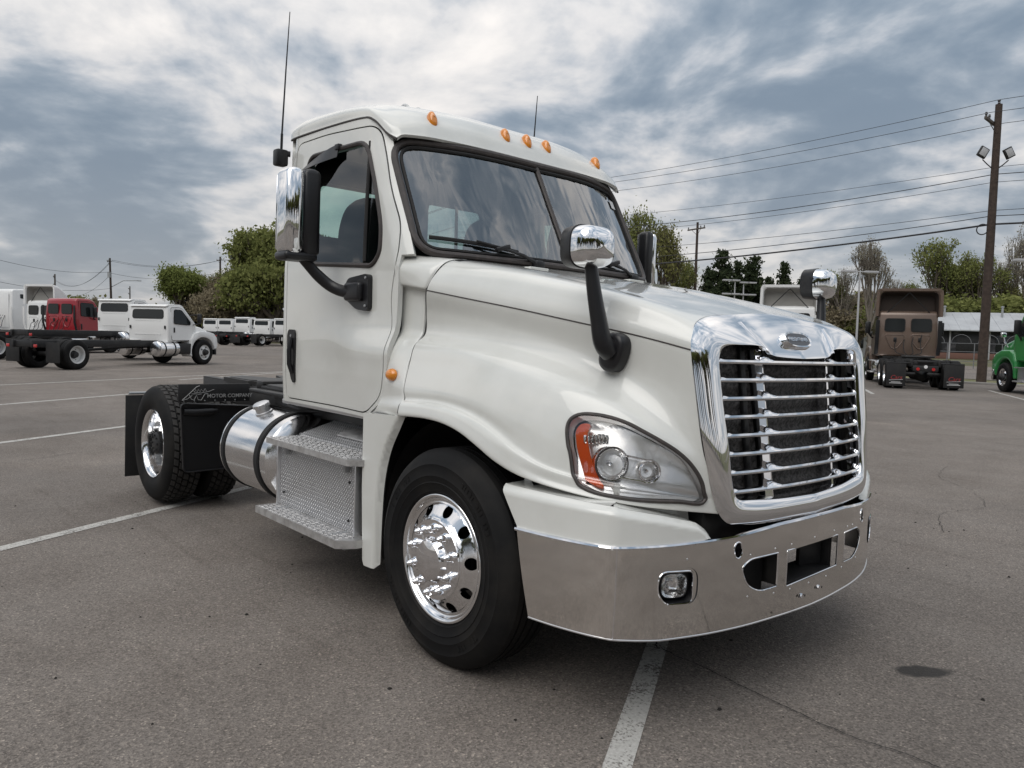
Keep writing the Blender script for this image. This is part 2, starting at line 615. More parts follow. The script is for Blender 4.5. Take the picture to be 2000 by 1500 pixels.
# ------------------------------------------------------------------ material library
def build_materials():
    pmat('white_paint', (.70, .705, .675), .34, coat=1.0, coat_rough=.03, var=(2.2, (.62, .625, .59), .45, .75))
    pmat('white_paint_bg', (.78, .78, .77), .35, coat=.4)
    pmat('red_paint', (.30, .012, .02), .3, coat=.6)
    pmat('bronze_paint', (.16, .115, .09), .38, metal=.35, coat=.5, var=(2.0, (.16, .11, .085), .4, .7))
    pmat('green_paint', (.02, .22, .05), .3, coat=.8)
    pmat('chrome', (.86, .87, .89), .035, metal=1, bump=(1.6, .035, .012))
    pmat('chrome_clean', (.88, .88, .90), .05, metal=1)
    # stainless bumper with faint vertical streaks and dust
    m = pmat('stainless', (.80, .775, .745), .045, metal=1, roughvar=(3.0, .11), bump=(5.0, .05, .01))
    pmat('aluminium_polished', (.85, .85, .86), .07, metal=1, bump=(6, .05, .01), roughvar=(8, .14))
    pmat('aluminium_tank', (.80, .80, .81), .11, metal=1, bump=(3.0, .12, .012), roughvar=(5, .2))
    pmat('aluminium_satin', (.68, .68, .69), .3, metal=.9, roughvar=(12, .42))
    pmat('aluminium_worn', (.66, .655, .65), .36, metal=.85, var=(18, (.48, .475, .47), .45, .7), roughvar=(14, .55))
    pmat('black_rubber', (.018, .018, .019), .72, spec=.35, bump=(60, .12, .003), var=(5, (.026, .025, .024), .45, .7))
    pmat('tyre_rubber', (.0075, .0075, .008), .66, spec=.18, bump=(90, .1, .002), var=(3, (.022, .020, .018), .45, .75))
    pmat('tread_rubber', (.034, .033, .032), .8, spec=.3, bump=(60, .3, .003), var=(14, (.055, .052, .05), .4, .7))
    pmat('black_plastic', (.010, .010, .0115), .42, bump=(150, .12, .001))
    pmat('black_satin', (.011, .011, .013), .36)
    pmat('gasket', (.045, .038, .036), .5, var=(30, (.075, .06, .055), .5, .75))
    pmat('frame_black', (.012, .012, .013), .5, var=(6, (.03, .028, .026), .5, .8))
    pmat('dark_void', (.006, .006, .006), .9)
    pmat('amber_lens', (.72, .235, .01), .15, coat=1.0, bump=(40, .5, .004))
    pmat('orange_lens', (.80, .13, .02), .2, coat=1.0, bump=(30, .35, .004))
    pmat('red_lens', (.45, .012, .012), .2, coat=1.0)
    pmat('lamp_silver', (.92, .92, .92), .07, metal=1, bump=(22, .5, .01))
    pmat('lamp_frost', (.97, .97, .97), .22, metal=.45, bump=(9, .15, .01))
    pmat('interior_grey', (.075, .08, .084), .8)
    pmat('interior_light', (.22, .225, .225), .85)
    pmat('seat_fabric', (.028, .03, .033), .9, bump=(300, .2, .002))
    pmat('grille_mesh', (.12, .115, .113), .9, bump=(120, .9, .01), var=(55, (.04, .038, .038), .4, .6))
    pmat('joint_grey', (.10, .10, .097), .7)
    pmat('fence_grey', (.16, .165, .17), .6)
    pmat('vinyl', (.014, .014, .015), .5)
    pmat('print_grey', (.33, .33, .33), .6)
    pmat('print_red', (.32, .03, .03), .6)
    pmat('print_white', (.6, .6, .6), .6)
    pmat('badge_dark', (.02, .02, .025), .3, coat=.5)
    pmat('pole_wood', (.042, .029, .024), .9, var=(7, (.075, .053, .042), .35, .7), bump=(20, .4, .02))
    pmat('pole_wood_grey', (.10, .085, .075), .9)
    pmat('galvanised', (.38, .39, .40), .5, metal=.5)
    pmat('steel_grey_paint', (.42, .42, .43), .5)
    pmat('wire', (.03, .03, .035), .6)
    pmat('bark', (.085, .068, .052), .95, var=(9, (.15, .125, .10), .35, .7), bump=(12, .5, .05))
    pmat('bark_pale', (.19, .165, .14), .95)
    pmat('white_wheel', (.62, .62, .61), .4)
    pmat('roof_metal', (.44, .455, .47), .45, metal=.2, var=(.6, (.36, .37, .385), .4, .7))
    pmat('shed_wall', (.035, .036, .04), .8, var=(.8, (.10, .10, .105), .5, .6))
    pmat('shed_white', (.5, .5, .49), .7)
    pmat('brick_base', (.17, .09, .07), .9)
    pmat('concrete', (.28, .27, .255), .9)
    glass_mat('windscreen_glass', (.47, .59, .55), .17, wave=.07)
    glass_mat('side_glass', (.42, .58, .55), .0)
    glass_mat('rear_glass', (.72, .82, .79), .0)
    glass_mat('lens_clear', (.97, .97, .97), .03)
    pmat('bg_glass', (.014, .017, .018), .08, spec=.4)
    # thin foliage
    for nm, c1, c2 in (('leaf_green', (.14, .16, .055), (.26, .275, .10)), ('leaf_light', (.155, .185, .06), (.24, .27, .09)),
                       ('leaf_olive', (.155, .16, .06), (.25, .24, .10)), ('leaf_dark', (.034, .048, .028), (.07, .088, .045)),
                       ('leaf_brown', (.20, .165, .11), (.30, .26, .18)), ('leaf_pale', (.26, .24, .18), (.34, .32, .25))):
        m = bpy.data.materials.new(nm); m.use_nodes = True
        t = m.node_tree; t.nodes.clear()
        ge = N(t, 'ShaderNodeNewGeometry')
        col = ramp(t, ge.outputs['Random Per Island'], [(0, c1), (1, c2)])
        d = N(t, 'ShaderNodeBsdfDiffuse'); tl = N(t, 'ShaderNodeBsdfTranslucent')
        L(t, col, d.inputs[0]); L(t, col, tl.inputs[0])
        mx = N(t, 'ShaderNodeMixShader', i_0=.35); L(t, d.outputs[0], mx.inputs[1]); L(t, tl.outputs[0], mx.inputs[2])
        o = N(t, 'ShaderNodeOutputMaterial'); L(t, mx.outputs[0], o.inputs[0])
        MATS[nm] = m
    # diamond tread plate: raised lens shapes alternating in direction
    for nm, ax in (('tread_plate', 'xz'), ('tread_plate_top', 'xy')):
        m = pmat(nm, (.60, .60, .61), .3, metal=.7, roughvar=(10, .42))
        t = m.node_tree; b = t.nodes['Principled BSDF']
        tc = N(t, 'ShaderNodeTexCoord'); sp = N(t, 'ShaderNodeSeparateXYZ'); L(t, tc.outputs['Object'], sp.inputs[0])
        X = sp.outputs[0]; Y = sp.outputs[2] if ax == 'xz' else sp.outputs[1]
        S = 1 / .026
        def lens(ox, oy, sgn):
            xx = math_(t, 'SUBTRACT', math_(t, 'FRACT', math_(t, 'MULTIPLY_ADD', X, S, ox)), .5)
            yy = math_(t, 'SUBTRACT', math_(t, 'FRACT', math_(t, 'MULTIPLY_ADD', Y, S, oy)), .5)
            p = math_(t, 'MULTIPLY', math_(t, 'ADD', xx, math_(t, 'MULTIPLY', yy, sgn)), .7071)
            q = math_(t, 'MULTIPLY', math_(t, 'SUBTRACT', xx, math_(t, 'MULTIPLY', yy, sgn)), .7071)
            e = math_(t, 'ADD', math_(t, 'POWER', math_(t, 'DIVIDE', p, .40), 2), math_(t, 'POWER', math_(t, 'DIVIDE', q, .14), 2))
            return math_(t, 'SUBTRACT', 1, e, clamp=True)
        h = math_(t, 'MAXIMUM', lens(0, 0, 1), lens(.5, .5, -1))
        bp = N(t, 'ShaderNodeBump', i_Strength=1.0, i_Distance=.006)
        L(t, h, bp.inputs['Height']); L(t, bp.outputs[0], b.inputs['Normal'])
        L(t, mixc(t, h, (.40, .40, .41), (.97, .97, .98)), b.inputs['Base Color'])  # lens highlights put into the colour: raised shapes paler than the ground
    # asphalt
    m = pmat('asphalt', (.1, .095, .09), .85, spec=.3)
    t = m.node_tree; b = t.nodes['Principled BSDF']
    tc = N(t, 'ShaderNodeTexCoord')
    P = tc.outputs['Object']
    fine = N(t, 'ShaderNodeTexNoise', i_Scale=95.0, i_Detail=3.0, i_Roughness=.7); L(t, P, fine.inputs['Vector'])
    vor = N(t, 'ShaderNodeTexVoronoi', i_Scale=120.0); L(t, P, vor.inputs['Vector'])
    med = N(t, 'ShaderNodeTexNoise', i_Scale=1.3, i_Detail=6.0, i_Roughness=.62); L(t, P, med.inputs['Vector'])
    big = N(t, 'ShaderNodeTexNoise', i_Scale=.16, i_Detail=4.0, i_Roughness=.55, i_Distortion=.5); L(t, P, big.inputs['Vector'])
    spec = ramp(t, vor.outputs['Color'], [(.0, (.50, .49, .48)), (.5, (.93, .92, .91)), (.82, (1.2, 1.18, 1.15)), (1, (2.1, 2.05, 1.95))])
    base = ramp(t, med.outputs[0], [(.30, (.163, .145, .131)), (.5, (.190, .171, .156)), (.72, (.216, .197, .181))])
    c = mixc(t, 1.0, base, spec, 'MULTIPLY')
    c = mixc(t, 1.0, c, ramp(t, big.outputs[0], [(.33, (.80, .80, .80)), (.6, (1.13, 1.12, 1.11))]), 'MULTIPLY')
    c = mixc(t, 1.0, c, ramp(t, fine.outputs[0], [(.25, (.62, .62, .62)), (.75, (1.32, 1.32, 1.32))]), 'MULTIPLY')
    # drip stains: a few small dark spots plus the oil spot near the bumper
    sv = N(t, 'ShaderNodeTexVoronoi', i_Scale=.9); L(t, P, sv.inputs['Vector'])
    wn = N(t, 'ShaderNodeTexNoise', i_Scale=9.0, i_Detail=3.0); L(t, P, wn.inputs['Vector'])
    d0 = math_(t, 'MULTIPLY_ADD', wn.outputs[0], .07, sv.outputs['Distance'])
    spots = ramp(t, d0, [(.05, (.55, .55, .55)), (.085, (1, 1, 1))])
    c = mixc(t, .7, c, spots, 'MULTIPLY')
    # broad lighter and browner repairs
    pt = N(t, 'ShaderNodeTexVoronoi', i_Scale=.13); pt.feature = 'F1'; L(t, P, pt.inputs['Vector'])
    pc = ramp(t, pt.outputs['Color'], [(0, (.93, .93, .94)), (.5, (1.0, .99, .98)), (1, (1.07, 1.04, 1.01))])
    c = mixc(t, .8, c, pc, 'MULTIPLY')
    # tyre scuffs
    sc = N(t, 'ShaderNodeMapping'); sc.inputs['Scale'].default_value = (.5, 7, 1); sc.inputs['Rotation'].default_value = (0, 0, .5)
    L(t, P, sc.inputs[0])
    sn = N(t, 'ShaderNodeTexNoise', i_Scale=1.0, i_Detail=3.0, i_Roughness=.5); L(t, sc.outputs[0], sn.inputs['Vector'])
    c = mixc(t, .55, c, ramp(t, sn.outputs[0], [(.30, (.80, .79, .78)), (.42, (1, 1, 1))]), 'MULTIPLY')
    for (ox, oy, ra, rb, dk) in ((1.515, .575, .15, .075, .08),):
        off = N(t, 'ShaderNodeVectorMath', operation='SUBTRACT'); L(t, P, off.inputs[0]); off.inputs[1].default_value = (ox, oy, 0)
        mp = N(t, 'ShaderNodeMapping', vector_type='TEXTURE'); mp.inputs['Rotation'].default_value = (0, 0, .84); mp.inputs['Scale'].default_value = (ra, rb, 1)
        L(t, off.outputs[0], mp.inputs[0])
        ln = N(t, 'ShaderNodeVectorMath', operation='LENGTH'); L(t, mp.outputs[0], ln.inputs[0])
        wn2 = N(t, 'ShaderNodeTexNoise', i_Scale=14.0, i_Detail=3.0); L(t, P, wn2.inputs['Vector'])
        e = math_(t, 'ADD', ln.outputs['Value'], math_(t, 'MULTIPLY', math_(t, 'SUBTRACT', wn2.outputs[0], .5), .7))
        msk = ramp(t, e, [(.72, (1, 1, 1)), (1.0, (0, 0, 0))])
        c = mixc(t, math_(t, 'MULTIPLY', msk, 1 - dk), c, (.028, .026, .025))
    L(t, c, b.inputs['Base Color'])
    hs = math_(t, 'ADD', math_(t, 'MULTIPLY', fine.outputs[0], .8), math_(t, 'MULTIPLY', vor.outputs['Distance'], .9))
    bp = N(t, 'ShaderNodeBump', i_Strength=.55, i_Distance=.006); L(t, hs, bp.inputs['Height']); L(t, bp.outputs[0], b.inputs['Normal'])
    # worn road paint: flakes off where the stones stand proud
    m = pmat('line_paint', (.46, .45, .42), .8)
    t = m.node_tree; b = t.nodes['Principled BSDF']
    tc = N(t, 'ShaderNodeTexCoord')
    f1 = N(t, 'ShaderNodeTexNoise', i_Scale=70.0, i_Detail=4.0, i_Roughness=.75); L(t, tc.outputs['Object'], f1.inputs['Vector'])
    f2 = N(t, 'ShaderNodeTexNoise', i_Scale=6.0, i_Detail=4.0, i_Roughness=.6); L(t, tc.outputs['Object'], f2.inputs['Vector'])
    s = math_(t, 'ADD', math_(t, 'MULTIPLY', f1.outputs[0], .6), math_(t, 'MULTIPLY', f2.outputs[0], .4))
    al = ramp(t, s, [(.38, (0, 0, 0)), (.48, (1, 1, 1))])
    L(t, math_(t, 'MULTIPLY', al, .86), b.inputs['Alpha'])
    L(t, ramp(t, f1.outputs[0], [(.3, (.40, .385, .36)), (.7, (.62, .61, .58))]), b.inputs['Base Color'])
    # crack
    pmat('crack_dark', (.02, .018, .016), .95)
    # grass / earth
    m = pmat('grass_ground', (.07, .08, .03), .95, var=(.35, (.13, .11, .06), .4, .65), bump=(8, .6, .08))
    pmat('grass_strip', (.13, .14, .05), .95, var=(1.5, (.19, .165, .09), .42, .62), bump=(20, .7, .06))


build_materials()
M_ = MATS


# ------------------------------------------------------------------ ground
def build_ground():
    mb = MB()
    n = 24
    mb.add([(-900, -700, 0), (900, -700, 0), (900, 900, 0), (-900, 900, 0)], [(0, 1, 2, 3)])
    g = mb.build('ground', M_['grass_ground'], smooth=0)
    g.location.z = -.012
    tag(g, kind='structure')
    # the lot
    p1 = at(1600, 36.5); p2 = at(2060, 29.6)
    q1 = at(-300, 75); q2 = at(700, 80); q3 = at(1600, 62)
    lot = [(-60, -60), (60, -60), (60, 20), (p2.x + 30, p2.y - 16.0), (p2.x, p2.y), (p1.x, p1.y), (q3.x, q3.y), (q2.x, q2.y), (q1.x, q1.y), (-80, 0)]
    mb = MB(); mb.add([(x, y, 0) for x, y in lot], [tuple(range(len(lot)))])
    tag(mb.build('asphalt_lot', M_['asphalt'], smooth=0), kind='structure')
    # grass verge then a road in front of the far shed
    d = (Vector((p2.x - p1.x, p2.y - p1.y, 0))).normalized(); nn = Vector((-d.y, d.x, 0))
    if nn.dot(CF) < 0: nn = -nn
    a = p1 - d * 6; b = p2 + d * 40
    mb = MB()
    mb.add([a + nn * .1 + Vector((0, 0, .004)), b + nn * .1 + Vector((0, 0, .004)), b + nn * 4 + Vector((0, 0, .004)), a + nn * 4 + Vector((0, 0, .004))], [(0, 1, 2, 3)])
    tag(mb.build('grass_verge', M_['grass_strip'], smooth=0), kind='structure')
    # kerb between lot and verge
    mb = MB()
    ang = math.atan2(d.y, d.x)
    mb.rbox(tuple((a + b) / 2 + nn * .02 + Vector((0, 0, .04))), ((b - a).length, .15, .10), .02, M=Matrix.Rotation(ang, 3, 'Z'))
    tag(mb.build('kerb', M_['concrete']), kind='structure')
    mb = MB()
    z = Vector((0, 0, .004))
    mb.add([a + nn * 5 + z, b + nn * 5 + z, b + nn * 30 + z, a + nn * 30 + z], [(0, 1, 2, 3)])
    tag(mb.build('side_road', M_['asphalt'], smooth=0), kind='structure')

    def strip(name, a, b, w, z=.004, mat='line_paint', label=None):
        a = Vector((a[0], a[1], 0)); b = Vector((b[0], b[1], 0))
        d = (b - a).normalized(); s = Vector((-d.y, d.x, 0)) * w / 2
        mb = MB()
        Z = Vector((0, 0, z))
        mb.add([a - s + Z, b - s + Z, b + s + Z, a + s + Z], [(0, 1, 2, 3)])
        o = mb.build(name, M_[mat], smooth=0)
        tag(o, kind='structure')
        if label: o['label'] = label
        return o
    strip('painted_line', (.505, -.17), (1.35, -1.61), .105)
    strip('painted_line', (.505, -.17), (-2.6, 5.0), .105)
    strip('painted_line', (-3.0, -3.25), (-4.7, .35), .11)
    strip('painted_line', (-4.7, .35), (-8.2, 7.0), .11)
    strip('painted_line', (-8.3, -2.7), (-11.0, 2.1), .13)
    strip('painted_line', (-13.3, -2.7), (-17.5, 4.9), .14)
    strip('painted_line', (-18.4, -3.1), (-23.5, 9.2), .14)
    strip('painted_line', (-24.5, 11.5), (-20.2, 4.4), .14)
    strip('painted_line', (-9.2, 24.3), (-7.3, 20.9), .12)
    strip('painted_line', (-6.0, 27.4), (-2.2, 20.1), .12)
    strip('painted_line', (-1.5, 26.0), (3.2, 17.0), .12)
    # the long crack running out from under the bumper, a thin jagged gash in relief
    pts = [(-.6, 1.1), (.1, .30), (.5, -.13), (.57, -.19), (.75, -.195), (.94, -.215), (1.17, -.245), (1.5, -.275), (1.72, -.25), (1.95, -.25), (2.6, -.2)]
    P = crom(np.array(pts), 260)
    r = np.random.RandomState(3)
    j = np.cumsum(r.randn(len(P))) * .0022
    j -= np.linspace(j[0], j[-1], len(j))
    w = .0014 + .0018 * np.abs(r.randn(len(P)))
    mb = MB(); v = []; f = []
    for i in range(len(P)):
        t = P[min(i + 1, len(P) - 1)] - P[max(i - 1, 0)]; t /= np.linalg.norm(t); nn2 = np.array([-t[1], t[0]])
        c = P[i] + nn2 * j[i]
        v += [(*(c - nn2 * w[i]), .008), (*(c + nn2 * w[i]), .008)]
    f = [(2 * i, 2 * i + 2, 2 * i + 3, 2 * i + 1) for i in range(len(P) - 1)]
    mb.add(v, f)
    o = mb.build('pavement_crack', M_['crack_dark'], smooth=0); tag(o, kind='structure')

    def crack(pts, seed, w0=.0016, jit=.006):
        r = np.random.RandomState(seed)
        n = int(30 * len(pts)); P = crom(np.array(pts, float), n)
        j = np.cumsum(r.randn(n)) * jit; j -= np.linspace(j[0], j[-1], n)
        w = w0 * (.4 + np.abs(r.randn(n))); w[:3] = 0; w[-3:] = 0
        v = []
        for i in range(n):
            t = P[min(i + 1, n - 1)] - P[max(i - 1, 0)]; t /= np.linalg.norm(t) + 1e-9; q = np.array([-t[1], t[0]])
            c = P[i] + q * j[i]
            v += [(*(c - q * w[i]), .008), (*(c + q * w[i]), .008)]
        mb = MB(); mb.add(v, [(2 * i, 2 * i + 2, 2 * i + 3, 2 * i + 1) for i in range(n - 1)])
        tag(mb.build('pavement_crack', M_['crack_dark'], smooth=0), kind='structure')
    g = lambda px, py: None
    crack([(.6, 3.6), (.3, 4.3), (.45, 5.1), (.1, 5.9)], 5)
    crack([(.3, 4.3), (-.2, 4.2), (-.6, 4.6)], 6)
    crack([(.45, 5.1), (.95, 5.3), (1.2, 5.9)], 7)
    crack([(.1, 5.9), (-.5, 6.6), (-.7, 7.6)], 8)
    crack([(-6, -3.5), (-7.5, -1.0), (-7.9, 2.5), (-9.5, 5)], 9, .003, .012)
    crack([(-1.2, 9), (1.5, 10.5), (5, 10.2)], 10, .003, .012)
    # loose grit and crumbs of asphalt lying on the surface
    r = np.random.RandomState(12)
    mb = MB()
    for i in range(170):
        k = r.rand()
        px_, py_ = (-3.5 + 6 * r.rand(), -3.2 + 8 * r.rand()) if k < .7 else (-9 + 12 * r.rand(), -4 + 14 * r.rand())
        s_ = .003 + .006 * r.rand() ** 2
        vv = [(px_ + s_ * a * (.7 + .6 * r.rand()), py_ + s_ * b * (.7 + .6 * r.rand()), c) for a, b, c in ((-1, -1, 0), (1, -1, 0), (1, 1, 0), (-1, 1, 0), (-.4, -.5, s_), (.5, -.3, s_ * 1.2), (.4, .5, s_), (-.5, .3, s_ * .9))]
        mb.add(vv, [(0, 1, 5, 4), (1, 2, 6, 5), (2, 3, 7, 6), (3, 0, 4, 7), (4, 5, 6, 7)])
    tag(mb.build('loose_grit', M_['crack_dark'], smooth=0), kind='stuff')


build_ground()
HL_OUT = [(8.957, 5.44), (8.957, 5.655), (9.084, 5.848), (9.398, 6.077), (9.86, 6.292), (10.441, 6.5), (11.03, 6.636), (11.625, 6.687), (12.227, 6.737), (12.843, 6.737), (13.331, 6.515), (13.645, 5.927), (13.712, 4.945), (13.559, 2.559), (12.729, 2.336), (11.652, 1.992), (10.87, 1.899), (10.08, 1.921), (9.612, 2.301), (9.458, 2.845), (9.264, 4.601), (9.077, 5.117)]
HL_AMB = [(9.726, 5.87), (9.411, 5.769), (9.271, 5.54), (9.338, 5.303), (9.525, 4.845), (9.692, 4.228), (9.86, 2.974), (10.334, 2.523), (10.281, 3.677), (10.08, 4.587), (9.873, 5.153), (9.692, 5.547)]
HL_C = [(10.662, 5.024), (11.873, 5.225), (10.094, 5.576), (11.418, 4.859), (12.562, 5.397), (10.763, 5.518)]
# ------------------------------------------------------------------ the white tractor
# all coordinates in the truck's own frame: front axle at X=0, X forward, Y to its left, Z up
def truck_matrix():
    ry, rx = 0.00701827, -0.01506626
    o = Vector((0, -1.2, 0))
    return Matrix.Rotation(ry, 4, 'Y') @ Matrix.Translation(o) @ Matrix.Rotation(rx, 4, 'X') @ Matrix.Translation(-o)


def mirf(fn):
    return lambda q: fn(q) * np.array([1, -1, 1])


def mpoly(p):
    return np.asarray(p)[::-1] * np.array([-1, 1])


def offset_poly(poly, d):
    P = np.asarray(poly, float); n = len(P)
    area = 0.5 * sum(P[i][0] * P[(i + 1) % n][1] - P[(i + 1) % n][0] * P[i][1] for i in range(n))
    s = 1 if area > 0 else -1
    out = []
    for i in range(n):
        a, b, c = P[i - 1], P[i], P[(i + 1) % n]
        e1 = (b - a) / (np.linalg.norm(b - a) + 1e-9); e2 = (c - b) / (np.linalg.norm(c - b) + 1e-9)
        n1 = np.array([e1[1], -e1[0]]) * s; n2 = np.array([e2[1], -e2[0]]) * s
        m = n1 + n2; l = np.linalg.norm(m)
        m = m / l if l > 1e-6 else n1
        out.append(b + m * d / max(.5, m.dot(n1)))
    return np.array(out)


def ssm(a, b, x):
    t = np.clip((x - a) / (b - a), 0, 1)
    return t * t * (3 - 2 * t)


# hood and fenders: rows from the centre line out to the wheel-arch lip
HOOD_ROWS = [
    [(-.365, 0, 1.968), (-.05, 0, 1.918), (.3, 0, 1.853), (.65, 0, 1.782), (.945, 0, 1.712)],
    [(-.385, -.4, 1.965), (-.05, -.385, 1.913), (.3, -.37, 1.848), (.65, -.355, 1.776), (.953, -.33, 1.699)],
    [(-.415, -.72, 1.964), (-.04, -.70, 1.912), (.3, -.67, 1.845), (.65, -.62, 1.770), (.97, -.55, 1.688)],
    [(-.428, -.88, 1.948), (-.037, -.86, 1.892), (.292, -.83, 1.834), (.633, -.79, 1.768), (.872, -.74, 1.712), (1.0, -.70, 1.655)],
    [(-.45, -.962, 1.87), (-.1, -.935, 1.822), (.24, -.90, 1.77), (.55, -.86, 1.715), (.85, -.80, 1.655), (1.022, -.755, 1.60)],
    [(-.476, -.99, 1.789), (-.144, -.96, 1.74), (.2, -.93, 1.691), (.492, -.89, 1.642), (.817, -.83, 1.589), (1.033, -.775, 1.54)],
    [(-.514, -.960, 1.675), (-.163, -.936, 1.639), (.185, -.91, 1.585), (.48, -.87, 1.524), (.82, -.82, 1.421), (1.062, -.762, 1.34)],
    [(-.512, -.962, 1.565), (-.079, -.945, 1.540), (.314, -.93, 1.492), (.60, -.91, 1.425), (.835, -.862, 1.325), (1.0, -.80, 1.225), (1.088, -.745, 1.165)],
    [(-.492, -1.042, 1.502), (-.07, -1.045, 1.492), (.30, -1.035, 1.437), (.603, -1.015, 1.370), (.83, -.955, 1.292), (1.0, -.865, 1.185), (1.105, -.725, 1.075)],
    [(-.478, -1.083, 1.40), (-.06, -1.09, 1.40), (.30, -1.09, 1.36), (.59, -1.07, 1.29), (.79, -1.02, 1.225), (.98, -.905, 1.12), (1.112, -.712, 1.015)],
    [(-.45, -1.13, 1.28), (-.049, -1.137, 1.29), (.253, -1.14, 1.25), (.50, -1.128, 1.18), (.70, -1.09, 1.11), (.95, -.945, 1.04), (1.118, -.70, .97)],
    [(-.432, -1.134, 1.226), (-.11, -1.142, 1.241), (.215, -1.147, 1.196), (.43, -1.146, 1.10), (.58, -1.14, 1.04), (.90, -1.0, 1.0), (1.122, -.685, .945)],
    [(-.428, -1.158, 1.212), (-.113, -1.168, 1.228), (.205, -1.174, 1.182), (.41, -1.172, 1.085), (.57, -1.155, 1.02), (.905, -1.012, .985), (1.123, -.682, .935)],
    [(-.424, -1.176, 1.188), (-.115, -1.186, 1.203), (.19, -1.190, 1.155), (.385, -1.188, 1.05), (.56, -1.155, .990), (.905, -1.02, .948), (1.125, -.675, .908)],
    [(-.419, -1.178, 1.141), (-.122, -1.188, 1.158), (.166, -1.194, 1.114), (.336, -1.190, 1.003), (.60, -1.155, .962), (.906, -1.025, .922), (1.128, -.66, .882)],
    [(-.419, -1.11, 1.150), (-.122, -1.12, 1.168), (.160, -1.125, 1.124), (.330, -1.13, 1.013), (.60, -1.10, .970), (.885, -.98, .930), (1.110, -.65, .89)],
]
HC = 15


def hood_net():
    R = [resample(r, HC) for r in HOOD_ROWS]
    C = np.array(R)
    for _ in range(2):
        C[:, 1:-1] = .25 * C[:, :-2] + .5 * C[:, 1:-1] + .25 * C[:, 2:]
    left = C[1:] * np.array([1, -1, 1])
    full = np.concatenate([C[::-1], left], 0)     # passenger lip ... centre ... driver lip
    return Net(full)


HN = hood_net()
NR = len(HOOD_ROWS)
VC = NR - 1                                      # v of the centre line


def hood_uv_near(P, N=260):
    """nearest (u, v) on the passenger half of the hood"""
    u, v = np.meshgrid(np.linspace(0, HC - 1, N), np.linspace(0, VC, N))
    uv = np.stack([u.ravel(), v.ravel()], 1)
    S = HN(uv)
    return np.array([uv[((S - p) ** 2).sum(1).argmin()] for p in np.asarray(P, float)])
def sheet_out(name, fn, outline, inside, **kw):
    """sheet whose normals point away from the point `inside`"""
    o = np.asarray(outline, float)
    c = o.mean(0)[None]
    n = normals_of(fn, c, 1e-3)[0]
    kw['flip'] = bool(n.dot(fn(c)[0] - np.asarray(inside, float)) < 0)
    return sheet(name, fn, outline, **kw)


def P3(mb_pts, sy):
    return [(x, y * sy, z) for x, y, z in mb_pts]


def font(name, txt, size, M, mat, parent, extrude=.001, align='CENTER', shear=0.0, bold=0.0):
    cu = bpy.data.curves.new(name, 'FONT')
    cu.body = txt; cu.size = size; cu.extrude = extrude; cu.align_x = align; cu.align_y = 'CENTER'; cu.shear = shear
    cu.offset = bold
    cu.materials.append(mat)
    cu.resolution_u = 3
    o = bpy.data.objects.new(name, cu); COL.objects.link(o)
    o.parent = parent
    o.matrix_local = M
    return o


def basis(xa, ya, loc):
    xa = Vector(xa).normalized(); ya = Vector(ya); ya = (ya - xa * ya.dot(xa)).normalized(); za = xa.cross(ya)
    m = Matrix((xa, ya, za)).transposed().to_4x4(); m.translation = loc
    return m


# cab side: half width as a function of X and Z
def xws(z):
    return -.598 - .345 * (z - 1.984) / .688


def cab_y(X, Z):
    b = np.interp(Z, [1.0, 1.12, 1.3, 1.95, 2.3, 2.65, 2.85], [1.022, 1.036, 1.045, 1.045, 1.022, .992, .982])
    fl = .052 * ssm(-1.45, -.75, X) * ssm(1.60, 1.43, Z)
    ridge = .012 * np.exp(-((Z - 1.50 + .02 * np.sin(X * 2)) / .10) ** 2) * ssm(-1.9, -1.2, X)
    s = np.clip((X - (xws(Z) - .13)) / .13, 0, 1.3) * (Z > 1.93)
    rear = .035 * np.clip((-2.02 - X) / .06, 0, 1) ** 2
    return b + fl + ridge - .05 * s ** 1.7 - rear


def cab_fn(sy):
    return lambda q: np.stack([q[:, 0], sy * cab_y(q[:, 0], q[:, 1]), q[:, 1]], 1)


DOOR = rounded([(-1.98, 1.10), (-.90, 1.104), (-.725, 1.215), (-.70, 1.40), (-.695, 1.56), (-.735, 1.75), (-.695, 1.93), (-.690, 2.0), (-.715, 2.146),
                (-.845, 2.37), (-.925, 2.551), (-1.02, 2.735), (-1.20, 2.752), (-1.60, 2.778), (-2.0, 2.778)],
               [.05, .06, .08, .1, .1, .08, .05, .04, .1, .1, .1, .13, .1, .1, .08], 6)
DWIN = rounded([(-1.80, 1.985), (-.93, 1.935), (-.862, 2.0), (-.872, 2.15), (-.955, 2.35), (-1.115, 2.655), (-1.5, 2.662), (-1.82, 2.665)],
               [.08, .09, .09, .1, .12, .10, .05, .09], 6)


def ws_x(y, z):
    xc = -.385 - .363 * (z - 1.977) / .674
    return xc - .205 * np.abs(y / .96) ** 2.5


def ws_fn(q):
    return np.stack([ws_x(q[:, 0], q[:, 1]), q[:, 0], q[:, 1]], 1)


WS_OUT = rounded([(-.968, 1.992), (-.60, 1.985), (0, 1.985), (.60, 1.985), (.968, 1.992), (.948, 2.648), (.5, 2.652), (0, 2.642), (-.5, 2.652), (-.948, 2.648)],
                 [.12, .05, 0, .05, .12, .14, .05, 0, .05, .14], 8)


def back_x(y, z):
    return -2.175 + .115 * np.clip((np.abs(y) - .86) / .14, 0, 1.1) ** 2.4


def back_fn(q):
    return np.stack([back_x(q[:, 0], q[:, 1]), q[:, 0], q[:, 1]], 1)


